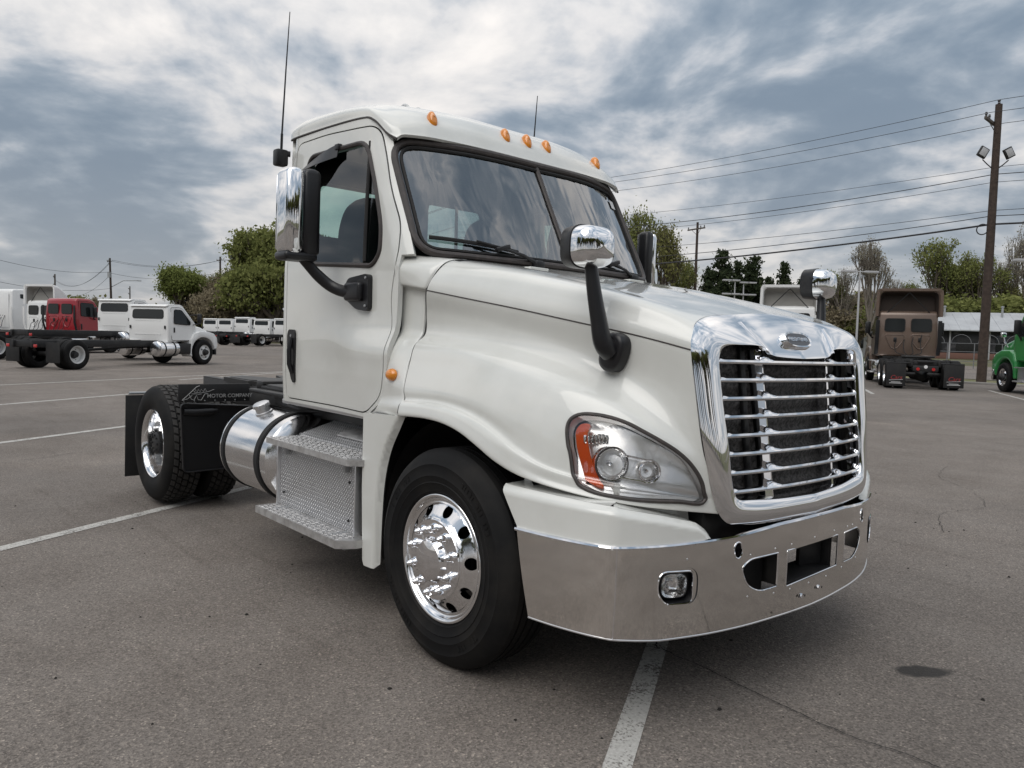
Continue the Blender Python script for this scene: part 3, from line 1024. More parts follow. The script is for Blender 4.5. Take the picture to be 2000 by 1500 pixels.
ROOF_ROWS = [
    [(-.872, -.952, 2.648), (-.945, -.972, 2.69), (-1.06, -.984, 2.778), (-1.19, -.985, 2.812), (-1.6, -.985, 2.830), (-2.08, -.982, 2.834), (-2.165, -.925, 2.834)],
    [(-.858, -.922, 2.668), (-.920, -.950, 2.722), (-1.06, -.970, 2.818), (-1.2, -.972, 2.866), (-1.6, -.978, 2.897), (-2.09, -.97, 2.895), (-2.19, -.91, 2.84)],
    [(-.840, -.87, 2.674), (-.900, -.880, 2.752), (-1.05, -.895, 2.845), (-1.27, -.905, 2.910), (-1.65, -.915, 2.944), (-2.07, -.91, 2.95), (-2.195, -.87, 2.84)],
    [(-.803, -.72, 2.678), (-.872, -.72, 2.784), (-1.01, -.73, 2.876), (-1.27, -.76, 2.948), (-1.65, -.78, 2.980), (-2.08, -.78, 2.975), (-2.2, -.75, 2.84)],
    [(-.768, -.4, 2.676), (-.835, -.4, 2.790), (-.965, -.4, 2.892), (-1.25, -.4, 2.972), (-1.65, -.4, 3.000), (-2.1, -.4, 2.988), (-2.205, -.4, 2.84)],
    [(-.752, 0, 2.672), (-.824, 0, 2.790), (-.955, 0, 2.892), (-1.25, 0, 2.968), (-1.65, 0, 2.998), (-2.1, 0, 2.988), (-2.205, 0, 2.84)],
]


def wheel_front(parent, sy, wx, wz):
    """polished steer wheel: tyre, disc with hand holes, hub cover, lug covers. Outer face towards sy."""
    w = empty('wheel', (wx, 1.205 * sy, wz)); w.parent = parent
    s = sy
    mb = MB()
    prof = [(.285, .05), (.297, .018), (.303, .004), (.315, -.008), (.325, -.009), (.34, -.016), (.352, -.0195), (.356, -.0225), (.360, -.0195), (.385, -.0245), (.389, -.0265), (.393, -.0245), (.42, -.0235), (.438, -.021), (.442, -.0225), (.446, -.019), (.463, -.011), (.478, -.001), (.492, .010), (.502, .020), (.509, .032)]
    hs = .032
    for g in (.075, .118, .165, .208):
        prof += [(.514, hs + .008), (.515, g - .006), (.502, g - .005), (.502, g + .005), (.515, g + .006)]
        hs = g
    prof += [(.511, .245), (.502, .258), (.475, .275), (.42, .292), (.34, .285), (.30, .262)]
    prof = [(r, -h * s) for r, h in prof]
    mb.lathe(prof, (0, 0, 0), 'y', 96)
    ty = mb.build('tyre', M_['tyre_rubber'], w, 30)
    # raised size marks and lettering-like ribs moulded into the sidewall
    mb = MB()
    for a0, nn_, st_ in ((.5, 13, .052), (2.2, 9, .06), (3.6, 13, .052), (5.2, 7, .06)):
        for i in range(nn_):
            if i in (3, 7): continue
            a = a0 + i * st_
            M3 = Matrix.Rotation(-a + PI / 2, 3, 'Y')
            mb.box((.415 * math.cos(a), s * .0243, .415 * math.sin(a)), (.004 + .010 * ((i * 7) % 3 == 0), .004, .022), M=M3)
            if i % 2: mb.box((.425 * math.cos(a + .012), s * .0238, .425 * math.sin(a + .012)), (.012, .004, .004), M=M3)
    tag(mb.build('sidewall_marks', M_['tyre_rubber'], ty, 0), kind='stuff')
    # rim barrel and disc as one shaped sheet in the wheel plane
    rp = [0, .05, .185, .19, .196, .205, .25, .262, .268, .275, .281, .288, .298, .303]
    hp = [-.03, -.03, -.030, -.029, -.022, -.014, .014, .024, .024, .016, .004, -.004, -.005, .004]

    def fn(q):
        r = np.hypot(q[:, 0], q[:, 1])
        return np.stack([q[:, 0], -s * np.interp(r, rp, hp), q[:, 1]], 1)
    holes = [circle(.232 * math.cos(a), .232 * math.sin(a), .0285, 18) for a in np.arange(10) * PI / 5 + .12]
    me = sheet('rim', fn, circle(0, 0, .258, 160), holes + [circle(0, 0, .17, 90)], cell=.010, build=False, thick=.012, flip=(s > 0), eps=2e-3)
    rim = link('rim', me, M_['aluminium_polished'], w)
    mb = MB()
    pr = [(.255, .016), (.262, .022), (.268, .023), (.274, .018), (.280, .007), (.287, -.003), (.295, -.006), (.301, -.004), (.304, .002), (.303, .012)]
    mb.lathe([(r, -h * s) for r, h in pr], (0, 0, 0), 'y', 128)
    mb.build('rim_flange', M_['aluminium_polished'], w, 60)
    mb = MB()
    mb.lathe([(.298, -.012 * s), (.262, -.06 * s), (.258, -.25 * s)], (0, 0, 0), 'y', 64)
    mb.lathe([(.17, -.05 * s), (.17, -.24 * s), (.0, -.24 * s)], (0, 0, 0), 'y', 40)
    mb.build('rim_barrel', M_['frame_black'], w)
    mb = MB()
    c = [(.189, .026), (.190, .031), (.186, .036), (.125, .040), (.108, .042), (.101, .050), (.097, .064), (.090, .072), (.06, .080), (.03, .084), (.0005, .085)]
    mb.lathe([(r, s * h) for r, h in c], (0, 0, 0), 'y', 72)
    hub = mb.build('hub_cap', M_['chrome_clean'], w, 28)
    for k in range(10):
        a = 2 * PI * k / 10 + .31
        mb = MB()
        prof = [(.024, .036), (.025, .042), (.0195, .047), (.019, .062), (.018, .068), (.013, .074), (.0135, .078), (.010, .083), (.004, .089), (.0005, .090)]
        mb.lathe([(r, s * h) for r, h in prof], (.148 * math.cos(a), 0, .148 * math.sin(a)), 'y', 14)
        mb.build('lug_nut_cover', M_['chrome_clean'], w, 40)
    return w


def tyre_drive(mb, s, y0, mt):
    R = .500
    prof = [(.285, .05), (.297, .018), (.303, .004), (.325, -.008), (.36, -.020), (.40, -.024), (.45, -.016), (.48, -.002), (.492, .012), (R, .03), (R, .245), (.48, .268), (.42, .292), (.34, .285), (.30, .262)]
    mb.lathe([(r, y0 - h * s) for r, h in prof], (0, 0, 0), 'y', 80)
    n = 46
    rows = [(.022, .060, 0), (.068, .105, .5), (.113, .160, 0), (.168, .205, .5), (.213, .253, 0)]
    for (a, b, ph) in rows:
        for k in range(n):
            t0 = 2 * PI * (k + ph + .09) / n; t1 = 2 * PI * (k + ph + .91) / n
            tm = (t0 + t1) / 2
            ra = .516 if a > .03 else .510
            v = []
            ya, yb = y0 - a * s, y0 - b * s
            sk = .10 * 2 * PI / n
            outer = a < .03
            for (r, shr) in ((R - .01, 0), (ra, .0035)):
                for yy, tt0, tt1 in ((ya, t0 + sk, t1 + sk), (yb, t0 - sk, t1 - sk)):
                    rr = r - (.008 if (outer and yy == ya and r > R) else 0)
                    sg = (shr if yy == ya else -shr) * (-s)
                    v.append((rr * math.cos(tt0 + shr * 2), yy + sg, rr * math.sin(tt0 + shr * 2)))
                    v.append((rr * math.cos(tt1 - shr * 2), yy + sg, rr * math.sin(tt1 - shr * 2)))
            mt.add(v, [(4, 5, 7, 6), (0, 1, 5, 4), (2, 6, 7, 3), (0, 4, 6, 2), (1, 3, 7, 5)])


def wheel_rear(parent, sy, wx, wz):
    w = empty('wheel', (wx, 1.19 * sy, wz)); w.parent = parent
    s = sy
    mb = MB(); mt = MB(); tyre_drive(mb, s, 0, mt)
    ty = mb.build('tyre', M_['tyre_rubber'], w, 25); tag(mt.build('tread_blocks', M_['tread_rubber'], w, 25), kind='stuff')
    mb = MB(); mt = MB(); tyre_drive(mb, s, -.345 * s, mt)
    mb.build('inner_tyre', M_['tyre_rubber'], w, 25); tag(mt.build('inner_tread_blocks', M_['tread_rubber'], w, 25), kind='stuff')
    rp = [0, .11, .115, .255, .262, .268, .272, .278, .288, .298, .303]
    hp = [.165, .165, .165, .175, .165, .10, .035, .02, .002, -.004, .004]

    def fn(q):
        r = np.hypot(q[:, 0], q[:, 1])
        return np.stack([q[:, 0], -s * np.interp(r, rp, hp), q[:, 1]], 1)
    holes = [circle(.215 * math.cos(a), .215 * math.sin(a), .030, 16) for a in np.arange(10) * PI / 5]
    mb = MB()
    mb.lathe([(r, -s * h) for r, h in zip(rp[3:], hp[3:])], (0, 0, 0), 'y', 72)
    mb.build('rim_barrel', M_['aluminium_polished'], w, 40)
    me = sheet('rim', fn, circle(0, 0, .257, 80), holes, cell=.02, build=False, thick=.01, flip=(s > 0))
    link('rim', me, M_['frame_black'], w)
    mb = MB()
    mb.lathe([(.13, -.165 * s), (.13, -.12 * s), (.105, -.11 * s), (.10, -.03 * s), (.085, -.02 * s), (.0, -.02 * s)], (0, 0, 0), 'y', 32)
    for k in range(8):
        a = k * PI / 4
        mb.lathe([(.010, -.02 * s), (.010, -.008 * s), (0, -.006 * s)], (.07 * math.cos(a), 0, .07 * math.sin(a)), 'y', 6)
    mb.build('hub', M_['frame_black'], w, 40)
    mb = MB()
    for k in range(10):
        a = k * PI / 5 + .3
        mb.lathe([(.019, -.166 * s), (.019, -.13 * s), (.012, -.11 * s), (0, -.11 * s)], (.167 * math.cos(a), 0, .167 * math.sin(a)), 'y', 6)
    mb.build('wheel_nuts', M_['galvanised'], w, 40)
    return w


def build_truck():
    T = empty('tractor_truck', label='large white day cab tractor with chrome grille and polished front bumper in the foreground', cat='truck')
    T.matrix_world = truck_matrix()
    white, chrome, black, dark = M_['white_paint'], M_['chrome'], M_['black_plastic'], M_['dark_void']
    CEN = (-1.4, 0, 1.9)

    # ---------------- hood
    smooth_out = lambda p, n=90: crom(np.array(p), n, closed=True)
    HL = smooth_out(HL_OUT, 110)
    AMB = smooth_out(HL_AMB, 60)
    up = lambda q: np.stack([q[:, 0], 2 * VC - q[:, 1]], 1)
    rect = [(0, 0), (HC - 1, 0), (HC - 1, 2 * VC), (0, 2 * VC)]
    hood = sheet_out('hood', HN, rect, (.2, 0, 1.2), holes=[HL, up(HL)], cell=.15, mat=white, parent=T, thick=.012, eps=2e-3)
    # seam of the hood top panel (a recessed rubber line) along row 5
    for sy in (-1, 1):
        v0 = VC - 5 if sy < 0 else VC + 5
        u = np.linspace(0, HC - 1, 80)
        pts = HN(np.stack([u, np.full(80, float(v0))], 1))
        mb = MB(); mb.tube([p for p in pts], .0032, 6)
        mb.build('hood_seam', M_['gasket'], hood)
    # latches and washer marks on the hood top: two small raised pads
    for y in (-.42, .42):
        mb = MB(); mb.rbox((-.27, y, 1.944), (.09, .14, .012), .005)
        mb.build('hood_pad', M_['white_paint'], hood)

    # ---------------- headlights (a lens flush with the fender, a deep silver bowl behind it)
    for sy in (-1, 1):
        ho = empty('headlight', (0, 0, 0)); ho.parent = T
        ho['label'] = 'teardrop headlight with clear lens and orange marker strip'
        out = HL if sy < 0 else up(HL)
        amb = AMB if sy < 0 else up(AMB)
        cen = out.mean(0)
        fl = 1
        n0 = normals_of(HN, np.array([cen]), 2e-3)[0]
        fl = 1 if n0[0] > 0 else -1
        pts = HN(out); nn = normals_of(HN, out, 2e-3) * fl
        mb = MB(); mb.tube([p for p in pts + nn * .001], .0085, 8, closed=True)
        mb.build('lens_gasket', M_['gasket'], ho)
        sheet_out('lens', HN, out, (.4, 0, 1.0), cell=.12, mat=M_['lens_clear'], parent=ho, off=.004, eps=2e-3)
        # bowl: walls going in, floor with a soft relief
        shr = cen + (out - cen) * .93
        K = 6
        rings = []
        for k in range(K + 1):
            t = k / K
            q = out * (1 - t) + shr * t
            rings.append(HN(q) - (normals_of(HN, q, 2e-3) * fl) * (.034 * t ** .8))
        mb = MB(); mb.grid(rings, closed_u=True)
        mb.build('bezel', M_['lamp_frost'], ho, 60)

        c3 = HN(np.array([HL_C[0] if sy < 0 else (HL_C[0][0], 2 * VC - HL_C[0][1])]))[0]
        c4 = HN(np.array([HL_C[1] if sy < 0 else (HL_C[1][0], 2 * VC - HL_C[1][1])]))[0]

        def floor_fn(q):
            P = HN(q); n = normals_of(HN, q, 2e-3) * fl
            zr = np.clip((P[:, 2] - .93) / .30, 0, 1)
            d = .012 + .050 * zr + .004 * np.sin(P[:, 2] * 34 + P[:, 0] * 21)
            d = d + .012 * np.exp(-(((P - c4) ** 2).sum(1)) / .006) + .012 * np.exp(-(((P - c3) ** 2).sum(1)) / .02)
            return P - n * d[:, None]
        sheet_out('reflector', floor_fn, shr, (.4, 0, 1.0), cell=.10, mat=M_['lamp_frost'], parent=ho, eps=2e-2)
        sheet_out('marker_strip', HN, amb, (.4, 0, 1.0), cell=.07, mat=M_['orange_lens'], parent=ho, off=-.002, thick=.02, eps=2e-3)
        # bowls facing forward and slightly outward
        for (c, r, nm, dep) in ((c3, .058, 'low_beam', .035), (c4, .033, 'high_beam', .030)):
            ax = Vector((.86, sy * .50, .03)).normalized()
            q = ax.to_track_quat('Y', 'Z').to_matrix()
            mb = MB()
            cc = Vector(c) - ax * .012
            mb.lathe([(r * 1.16, -.045), (r * 1.16, .004), (r * 1.10, .010), (r * 1.0, .004), (r * .86, -.025), (r * .55, -.048), (r * .22, -.056)], cc, 'y', 40, rot=q)
            b = mb.build(nm, M_['lamp_silver'], ho, 40)
            mb = MB()
            mb.lathe([(r * .2, -.055), (r * .2, -.02), (r * .14, -.012), (0, -.012)], cc, 'y', 14, rot=q)
            mb.build('bulb', M_['chrome_clean'], b, 40)
            mb = MB()
            k = 48
            mb.tube([cc + q @ Vector((r * 1.18 * math.cos(2 * PI * i / k), .006, r * 1.18 * math.sin(2 * PI * i / k))) for i in range(k)], .0035, 6, closed=True)
            mb.build('trim_ring', M_['chrome_clean' if nm == 'high_beam' else 'gasket'], b)
        # chrome housing that rings both bowls, and a vertical blade between lamp and marker strip
        axl = Vector((.86, sy * .50, .03)).normalized(); ql = axl.to_track_quat('Y', 'Z').to_matrix()
        A_, B_ = Vector(c3) - axl * .004, Vector(c4) - axl * .004
        ex = (B_ - A_).normalized(); ey = axl.cross(ex).normalized()
        loop = [A_ + (ex * math.cos(t) + ey * math.sin(t)) * .066 for t in np.linspace(.75, 2 * PI - .75, 30)] + [B_ + (ex * math.cos(t) + ey * math.sin(t)) * .046 for t in np.linspace(-1.9, 1.9, 22)]
        mb = MB(); mb.tube([p - axl * .006 for p in loop], .0042, 6, closed=True); mb.build('bowl_housing', M_['chrome_clean'], ho, 60)
        # ribbed turn signal optic above the main bowl
        ct = HN(np.array([HL_C[2] if sy < 0 else (HL_C[2][0], 2 * VC - HL_C[2][1])]))[0]
        mb = MB()
        ax = Vector((.86, sy * .50, .03)).normalized(); q = ax.to_track_quat('Y', 'Z').to_matrix()
        for i in range(7):
            mb.rbox(Vector(ct) - ax * .035 + q @ Vector((.012 * (i - 3) * 1.3, 0, .004 * math.sin(i))), (.012, .02, .035), .004, M=q)
        mb.build('turn_optic', M_['lamp_silver'], ho, 40)

    # ---------------- grille
    G = empty('grille', (0, 0, 0)); G.parent = T
    L4 = [(.944, 0, 1.715), (.948, .17, 1.710), (.953, .33, 1.699), (.962, .46, 1.690), (.975, .58, 1.680), (1.0, .70, 1.650), (1.018, .752, 1.60), (1.033, .776, 1.535), (1.060, .763, 1.36), (1.088, .746, 1.19), (1.112, .714, 1.02), (1.124, .688, .93), (1.140, .645, .862), (1.155, .57, .835), (1.180, .33, .818), (1.196, 0, .812)]
    L1 = [(1.112, 0, 1.518), (1.105, .17, 1.522), (1.100, .27, 1.532), (1.092, .335, 1.566), (1.083, .48, 1.570), (1.070, .590, 1.560), (1.068, .622, 1.515), (1.080, .626, 1.44), (1.100, .617, 1.30), (1.124, .606, 1.16), (1.140, .597, 1.03), (1.150, .585, .965), (1.156, .555, .935), (1.163, .47, .926), (1.184, .27, .914), (1.200, 0, .908)]
    NS = 90
    l4 = crom(L4, NS); l1 = crom(L1, NS)
    full = lambda a: np.vstack([a, (a[1:-1] * [1, -1, 1])[::-1]])
    A = full(l4); B = full(l1)
    cz = np.array([0, 0, 1.25])
    rings = []
    rad = A - np.array([1, 0, 0]) * A[:, :1] - cz
    rad /= np.linalg.norm(rad, axis=1)[:, None]
    prof = [(0, 0, -.01), (0, .003, .003), (.10, .010, .005), (.28, .018, .004), (.5, .021, .002), (.72, .017, .0), (.88, .010, 0), (.97, .005, 0), (1.0, .0, 0), (1.0, -.012, -.002), (1.01, -.05, -.004)]
    gap_top = np.clip((A[:, 2] - 1.6) / .1, 0, 1)
    for t, fx, fr in prof:
        P = A * (1 - t) + B * t
        P = P + np.array([1, 0, 0]) * fx * (1 - .55 * gap_top[:, None]) + rad * (fr + fx * .75 * gap_top[:, None] * (1 - t))
        rings.append(P)
    mb = MB(); mb.grid(rings, closed_u=True)
    surround = mb.build('surround', chrome, G, 50)
    # raised crease lines of the surround from hood to pillar
    for sy in (-1, 1):
        mb = MB()
        i = int(NS * 2.45 / 15)
        pts = []
        for r in rings[3:9]:
            pts.append(r[i] if sy > 0 else r[i] * [1, -1, 1])
        pts2 = [p + np.array([0, .035 * sy, .004]) for p in pts]
        mid = [p + np.array([.004, .017 * sy, .007]) for p in pts]
        mb.grid([pts, mid, pts2]); mb.build('crease', M_['chrome_clean'], surround, 50)
    # bars

    def gx(y, z):
        return 1.113 + .135 * (1.545 - z) - .05 * (abs(y) / .6) ** 2
    for k in range(8):
        z = 1.497 - .0762 * k
        a = .628 - .040 * (1.53 - z) / .6
        ys = np.linspace(-a, a, 61)
        secs = []
        for y in ys:
            x = gx(y, z)
            g = max(0, 1 - abs(abs(y) - .305) / .062)
            e = max(0, 1 - abs(abs(y) - a) / .07)
            dep = .020 + .045 * g + .03 * e
            h = .0105
            secs.append([(x, y, z - h * .7), (x + .003, y, z), (x, y, z + h * .8), (x - .012, y, z + h + .014 * g + .008 * e), (x - dep, y, z + h + .028 * g + .022 * e), (x - dep, y, z - h), (x - .010, y, z - h * 1.1)])
        mb = MB(); mb.grid(np.array(secs), closed_u=True)
        b = mb.build('grille_bar', chrome, G, 40)
    for sy in (-1, 1):
        mb = MB()
        secs = []
        for z in np.linspace(1.55, .905, 24):
            y = sy * (.318 - .022 * (1.55 - z) / .65)
            x = gx(y, z) - .038
            secs.append([(x + .004, y - sy * .024, z), (x + .006, y - sy * .012, z), (x - .012, y + sy * .014, z), (x - .045, y + sy * .014, z), (x - .045, y - sy * .024, z)])
        mb.grid(np.array(secs), closed_u=True); mb.build('grille_pillar', M_['chrome_clean'], G, 30)
    # quilted winter cover behind the bars with darker frame ribs

    def bk(q):
        return np.stack([gx(0, q[:, 1]) - .05 * (np.abs(q[:, 0]) / .6) ** 2 - .105 + .010 * np.sin(q[:, 1] * 82.4) * 1.0, q[:, 0], q[:, 1]], 1)
    sheet_out('insect_screen', bk, [(-.66, .87), (.66, .87), (.68, 1.62), (-.68, 1.62)], (0, 0, 1.2), cell=.02, mat=M_['grille_mesh'], parent=G)
    for yy in (-.60, -.37, .37, .60):
        mb = MB(); mb.rbox((gx(yy, 1.23) - .088, yy, 1.235), (.02, .055 if abs(yy) > .5 else .035, .66), .004, M=Matrix.Rotation(-.134, 3, 'Y'))
        mb.build('screen_rib', M_['black_plastic'], G)
    # badge
    bc = Vector((1.080, 0, 1.607)); yv = Vector((-.50, 0, .86)).normalized()
    Mb = basis((0, 1, 0), yv, bc)
    def badge_ring(w, h, d, e):
        return [Mb @ Vector((w * (abs(math.cos(a)) ** .72) * math.copysign(1, math.cos(a)), h * (abs(math.sin(a)) ** .8) * math.copysign(1, math.sin(a)), d)) for a in np.linspace(0, 2 * PI, 48, endpoint=False)]
    mb = MB(); mb.grid([badge_ring(.128, .052, -.045, 0), badge_ring(.120, .044, -.008, 0), badge_ring(.114, .040, -.001, 0), badge_ring(.104, .032, -.004, 0)], closed_u=True)
    bd = mb.build('badge', chrome, G, 40)
    mb = MB(); r0 = badge_ring(.105, .033, -.0045, 0); mb.add(r0, [tuple(range(len(r0)))])
    mb.build('badge_plate', M_['badge_dark'], bd, 0)
    font('badge_lettering', 'FREIGHTLINER', .0275, Mb @ Matrix.Translation((0, 0, -.0035)), M_['chrome_clean'], bd, .0015, bold=.0006)
    # black block standing in for the shade in the gap between surround and bumper
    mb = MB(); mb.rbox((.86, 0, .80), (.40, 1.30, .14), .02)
    mb.build('grille_gap_shade', M_['frame_black'], T)

    # ---------------- bumper
    plan = [(1.222, 0), (1.218, .15), (1.208, .3), (1.193, .45), (1.172, .58), (1.14, .72), (1.095, .86), (1.047, .98), (.990, 1.080), (.962, 1.112), (.93, 1.130), (.84, 1.158), (.70, 1.185), (.50, 1.203), (.36, 1.207)]
    hp = crom(plan, 400)
    sl_ = np.concatenate([[0], np.cumsum(np.linalg.norm(np.diff(hp, axis=0), axis=1))])
    SF = sl_[-1]
    SE = float(np.interp(-.518, -hp[:, 0], sl_)); SB = float(np.interp(-.602, -hp[:, 0], sl_)); SP = float(np.interp(-.395, -hp[:, 0], sl_))
    def plan_xy(s):
        a = np.abs(s)
        return np.interp(a, sl_, hp[:, 0]), np.interp(a, sl_, hp[:, 1]) * np.sign(s)
    def s_of_y(y):
        return float(np.interp(abs(y), hp[:, 1], sl_)) * (1 if y > 0 else -1)
    def bump_fn(off=0.0):
        def f(q):
            s, z = q[:, 0], q[:, 1]
            x, y = plan_xy(s)
            x1, y1 = plan_xy(s + .002); x0, y0 = plan_xy(s - .002)
            tx, ty = x1 - x0, y1 - y0
            l = np.hypot(tx, ty); nx, ny = ty / l, -tx / l
            o = off + .006 * np.sin((z - .41) / .38 * PI)
            return np.stack([x + nx * o, y + ny * o, z], 1)
        return f
    ztop = lambda s: np.interp(np.abs(s), [0, .3, .6, .9, SE], [.812, .808, .788, .778, .768])
    zbot = lambda s: np.interp(np.abs(s), [0, .4, 1.0, 1.25, SE], [.403, .405, .403, .418, .413])
    ss = np.linspace(-SE, SE, 90)
    outl = np.vstack([np.stack([ss * SB / SE, zbot(ss)], 1), np.stack([ss[::-1], ztop(ss[::-1])], 1)])
    S_ = s_of_y
    holes = []
    for sg in (-1, 1):
        holes.append(circle(sg * S_(.574), .731, .024, 20, .033))
        vent = rounded([(sg * S_(.312), .688), (sg * S_(.50), .686), (sg * S_(.553), .655), (sg * S_(.52), .58), (sg * S_(.44), .540), (sg * S_(.312), .543)], [.006, .03, .04, .05, .05, .008], 5)
        holes.append(vent)
        holes.append(rounded([(sg * S_(.800), .672), (sg * S_(.945), .676), (sg * S_(.955), .60), (sg * S_(.92), .546), (sg * S_(.80), .543)], [.025, .035, .04, .045, .03], 5))
    holes.append(rounded([(-.245, .688), (.228, .692), (.228, .545), (-.245, .530)], .010, 4))
    bump = sheet_out('bumper', bump_fn(), outl, (0, 0, .6), holes=holes, cell=.022, mat=M_['stainless'], parent=T, thick=.005)
    bump['label'] = 'polished steel front bumper with fog lamps'
    bf = bump_fn()
    # bright rolled lips on top edge and round the holes
    mb = MB(); p = bf(np.stack([ss, ztop(ss)], 1)); p[:, 0] -= .006 * 1; mb.tube(list(p + [0, 0, -.002]), .0095, 8)
    mb.build('top_lip', M_['chrome_clean'], bump)
    mb = MB(); p = bf(np.stack([ss * SB / SE, zbot(ss)], 1)); mb.tube(list(p), .004, 6)
    mb.build('bottom_lip', M_['aluminium_satin'], bump)
    for h in holes:
        p = bump_fn(.0)(np.asarray(h)); mb = MB(); mb.tube(list(p), .0035, 6, closed=True)
        mb.build('hole_rim', M_['chrome_clean'], bump)
    # bright chrome tube laid on the bend to put in its highlight
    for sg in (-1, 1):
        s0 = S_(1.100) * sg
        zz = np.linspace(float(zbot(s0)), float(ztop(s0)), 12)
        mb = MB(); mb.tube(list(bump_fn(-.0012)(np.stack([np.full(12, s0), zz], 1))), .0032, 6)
        mb.build('bend_highlight', M_['chrome_clean'], bump)
    for (y, z) in [(-.50, .704), (-.335, .709), (-.213, .712), (-.018, .716), (.184, .717), (-.506, .541 - .012), (-.329, .515), (-.207, .512), (-.05, .512), (.12, .512), (.30, .52), (.42, .71), (.50, .53), (-.83, .72), (.35, .712)]:
        mb = MB(); c = bf(np.array([[S_(y), z]]))[0]
        q = Vector((1, y * .2, 0)).to_track_quat('Y', 'Z').to_matrix()
        mb.lathe([(.0045, 0), (.0035, .002), (.0005, .0025)], c, 'y', 8, rot=q)
        mb.build('bumper_bolt', M_['aluminium_satin'], bump)
    for (y, z) in [(-.105, .462), (.05, .472)]:
        c = bf(np.array([[S_(y), z]]))[0]
        mb = MB(); q = Vector((1, 0, 0)).to_track_quat('Y', 'Z').to_matrix()
        mb.lathe([(.011, 0), (.010, .006), (.0005, .007)], c, 'y', 8, rot=q); mb.build('plate_bolt', M_['chrome_clean'], bump)
        mb = MB(); mb.lathe([(.007, .001), (.0005, .0015)], (c[0] + .003, c[1] - .028, c[2] + .004), 'y', 8, rot=q)
        mb.lathe([(.006, .001), (.0005, .0015)], (c[0] + .003, c[1] + .026, c[2] - .003), 'y', 8, rot=q); mb.build('plate_hole', dark, bump)
    # inner structure seen through the openings
    mb = MB()
    for sg in (-1, 1):
        mb.rbox((1.10, sg * .245, .62), (.16, .02, .19), .004)
        mb.rbox((1.09, sg * .42, .66), (.10, .30, .03), .006)
        mb.rbox((1.04, sg * .40, .60), (.03, .30, .22), .01, M=Matrix.Rotation(sg * .5, 3, 'Z'))
        mb.rbox((1.03, sg * .56, .70), (.12, .12, .10), .01)
    mb.rbox((1.12, 0, .705), (.16, .46, .012), .004); mb.rbox((1.12, 0, .527), (.16, .46, .012), .004)
    mb.rbox((1.11, -.165, .61), (.03, .13, .16), .01, M=Matrix.Rotation(.4, 3, 'Z')); mb.rbox((1.11, .165, .61), (.03, .13, .16), .01, M=Matrix.Rotation(-.4, 3, 'Z'))
    tag(mb.build('bumper_bracket', M_['frame_black'], T), kind='stuff')
    # fog lamps
    for sg in (-1, 1):
        c = bf(np.array([[S_(.872) * sg, .612]]))[0]
        F = empty('fog_lamp', (0, 0, 0)); F.parent = T
        ax = Vector((.90, .42 * sg, 0)).normalized()
        q = basis((ax.cross(Vector((0, 0, 1)))), (0, 0, 1), Vector(c))
        # local: x sideways, y up, z towards... keep the outward axis positive
        outw = 1 if (q.to_3x3() @ Vector((0, 0, 1))).dot(ax) > 0 else -1
        def RR(w, h, d, r=.6):
            return [q @ Vector((w * (abs(math.cos(a)) ** r) * math.copysign(1, math.cos(a)), h * (abs(math.sin(a)) ** r) * math.copysign(1, math.sin(a)), outw * d)) for a in np.linspace(0, 2 * PI, 40, endpoint=False)]
        mb = MB(); mb.grid([RR(.098, .078, -.006), RR(.094, .074, -.014), RR(.082, .062, -.05), RR(.062, .054, -.055), RR(.060, .052, -.022), RR(.055, .047, -.020)], closed_u=True)
        mb.build('lamp_bezel', M_['black_plastic'], F, 40)
        mb = MB(); mb.grid([RR(.056, .048, -.022), RR(.046, .040, -.045), RR(.020, .018, -.06), RR(.0005, .0005, -.062)], closed_u=True)
        mb.build('lamp_bowl', M_['lamp_silver'], F, 60)
        mb = MB(); mb.grid([RR(.057, .049, -.021), RR(.04, .034, -.014), RR(.02, .018, -.011), RR(.0005, .0005, -.010)], closed_u=True)
        mb.build('lamp_lens', M_['lens_clear'], F, 60)
        mb = MB(); mb.grid([RR(.015, .012, -.045), RR(.013, .010, -.030), RR(.0005, .0005, -.029)], closed_u=True)
        mb.build('lamp_bulb', M_['chrome_clean'], F, 60)
    # white panel standing on the bumper at each corner
    for sg in (-1, 1):
        s1 = S_(.700)
        sv = [s1, S_(.772), S_(.93), S_(1.05), S_(1.11), S_(1.177), SE, SP]
        zt = [.80, .854, .890, .912, .925, .931, .933, .934]
        s_d = np.linspace(s1, SP, 44)
        z_t = np.interp(s_d, sv, zt)
        z_t[0:3] = [.793, .822, .838]
        lo_ = ztop(s_d) + .004
        s_l = s1 + (s_d - s1) * (SE - s1) / (SP - s1)
        poly = np.vstack([np.stack([s_l, ztop(s_l) + .004], 1), np.stack([s_d[::-1] + .0, z_t[::-1]], 1)])
        poly[:, 0] *= sg
        base = bump_fn(-.004)
        def fnp(q, base=base, sg=sg):
            P = base(q)
            top = np.interp(np.abs(q[:, 0]), s_d, z_t)
            t = np.clip((q[:, 1] - (top - .035)) / .035, 0, 1)
            Q = bump_fn(-.004 - .035)(q)
            P = P + (Q - P) * (t ** 2.2)[:, None]
            return P
        fp = sheet_out('bumper_corner_panel', fnp, poly, (0, 0, .8), cell=.014, mat=white, parent=T, thick=.006)
        mb = MB()
        s2 = np.linspace(s1 + .02, SP - .008, 40)
        top = np.interp(s2, s_d, z_t)
        a = bump_fn(-.036)(np.stack([s2 * sg, top], 1)); b = bump_fn(-.14)(np.stack([s2 * sg, top + .004], 1)); c = bump_fn(-.15)(np.stack([s2 * sg, top + .07], 1))
        mb.grid([a, b, c]); mb.build('corner_ledge', white, fp, 20)

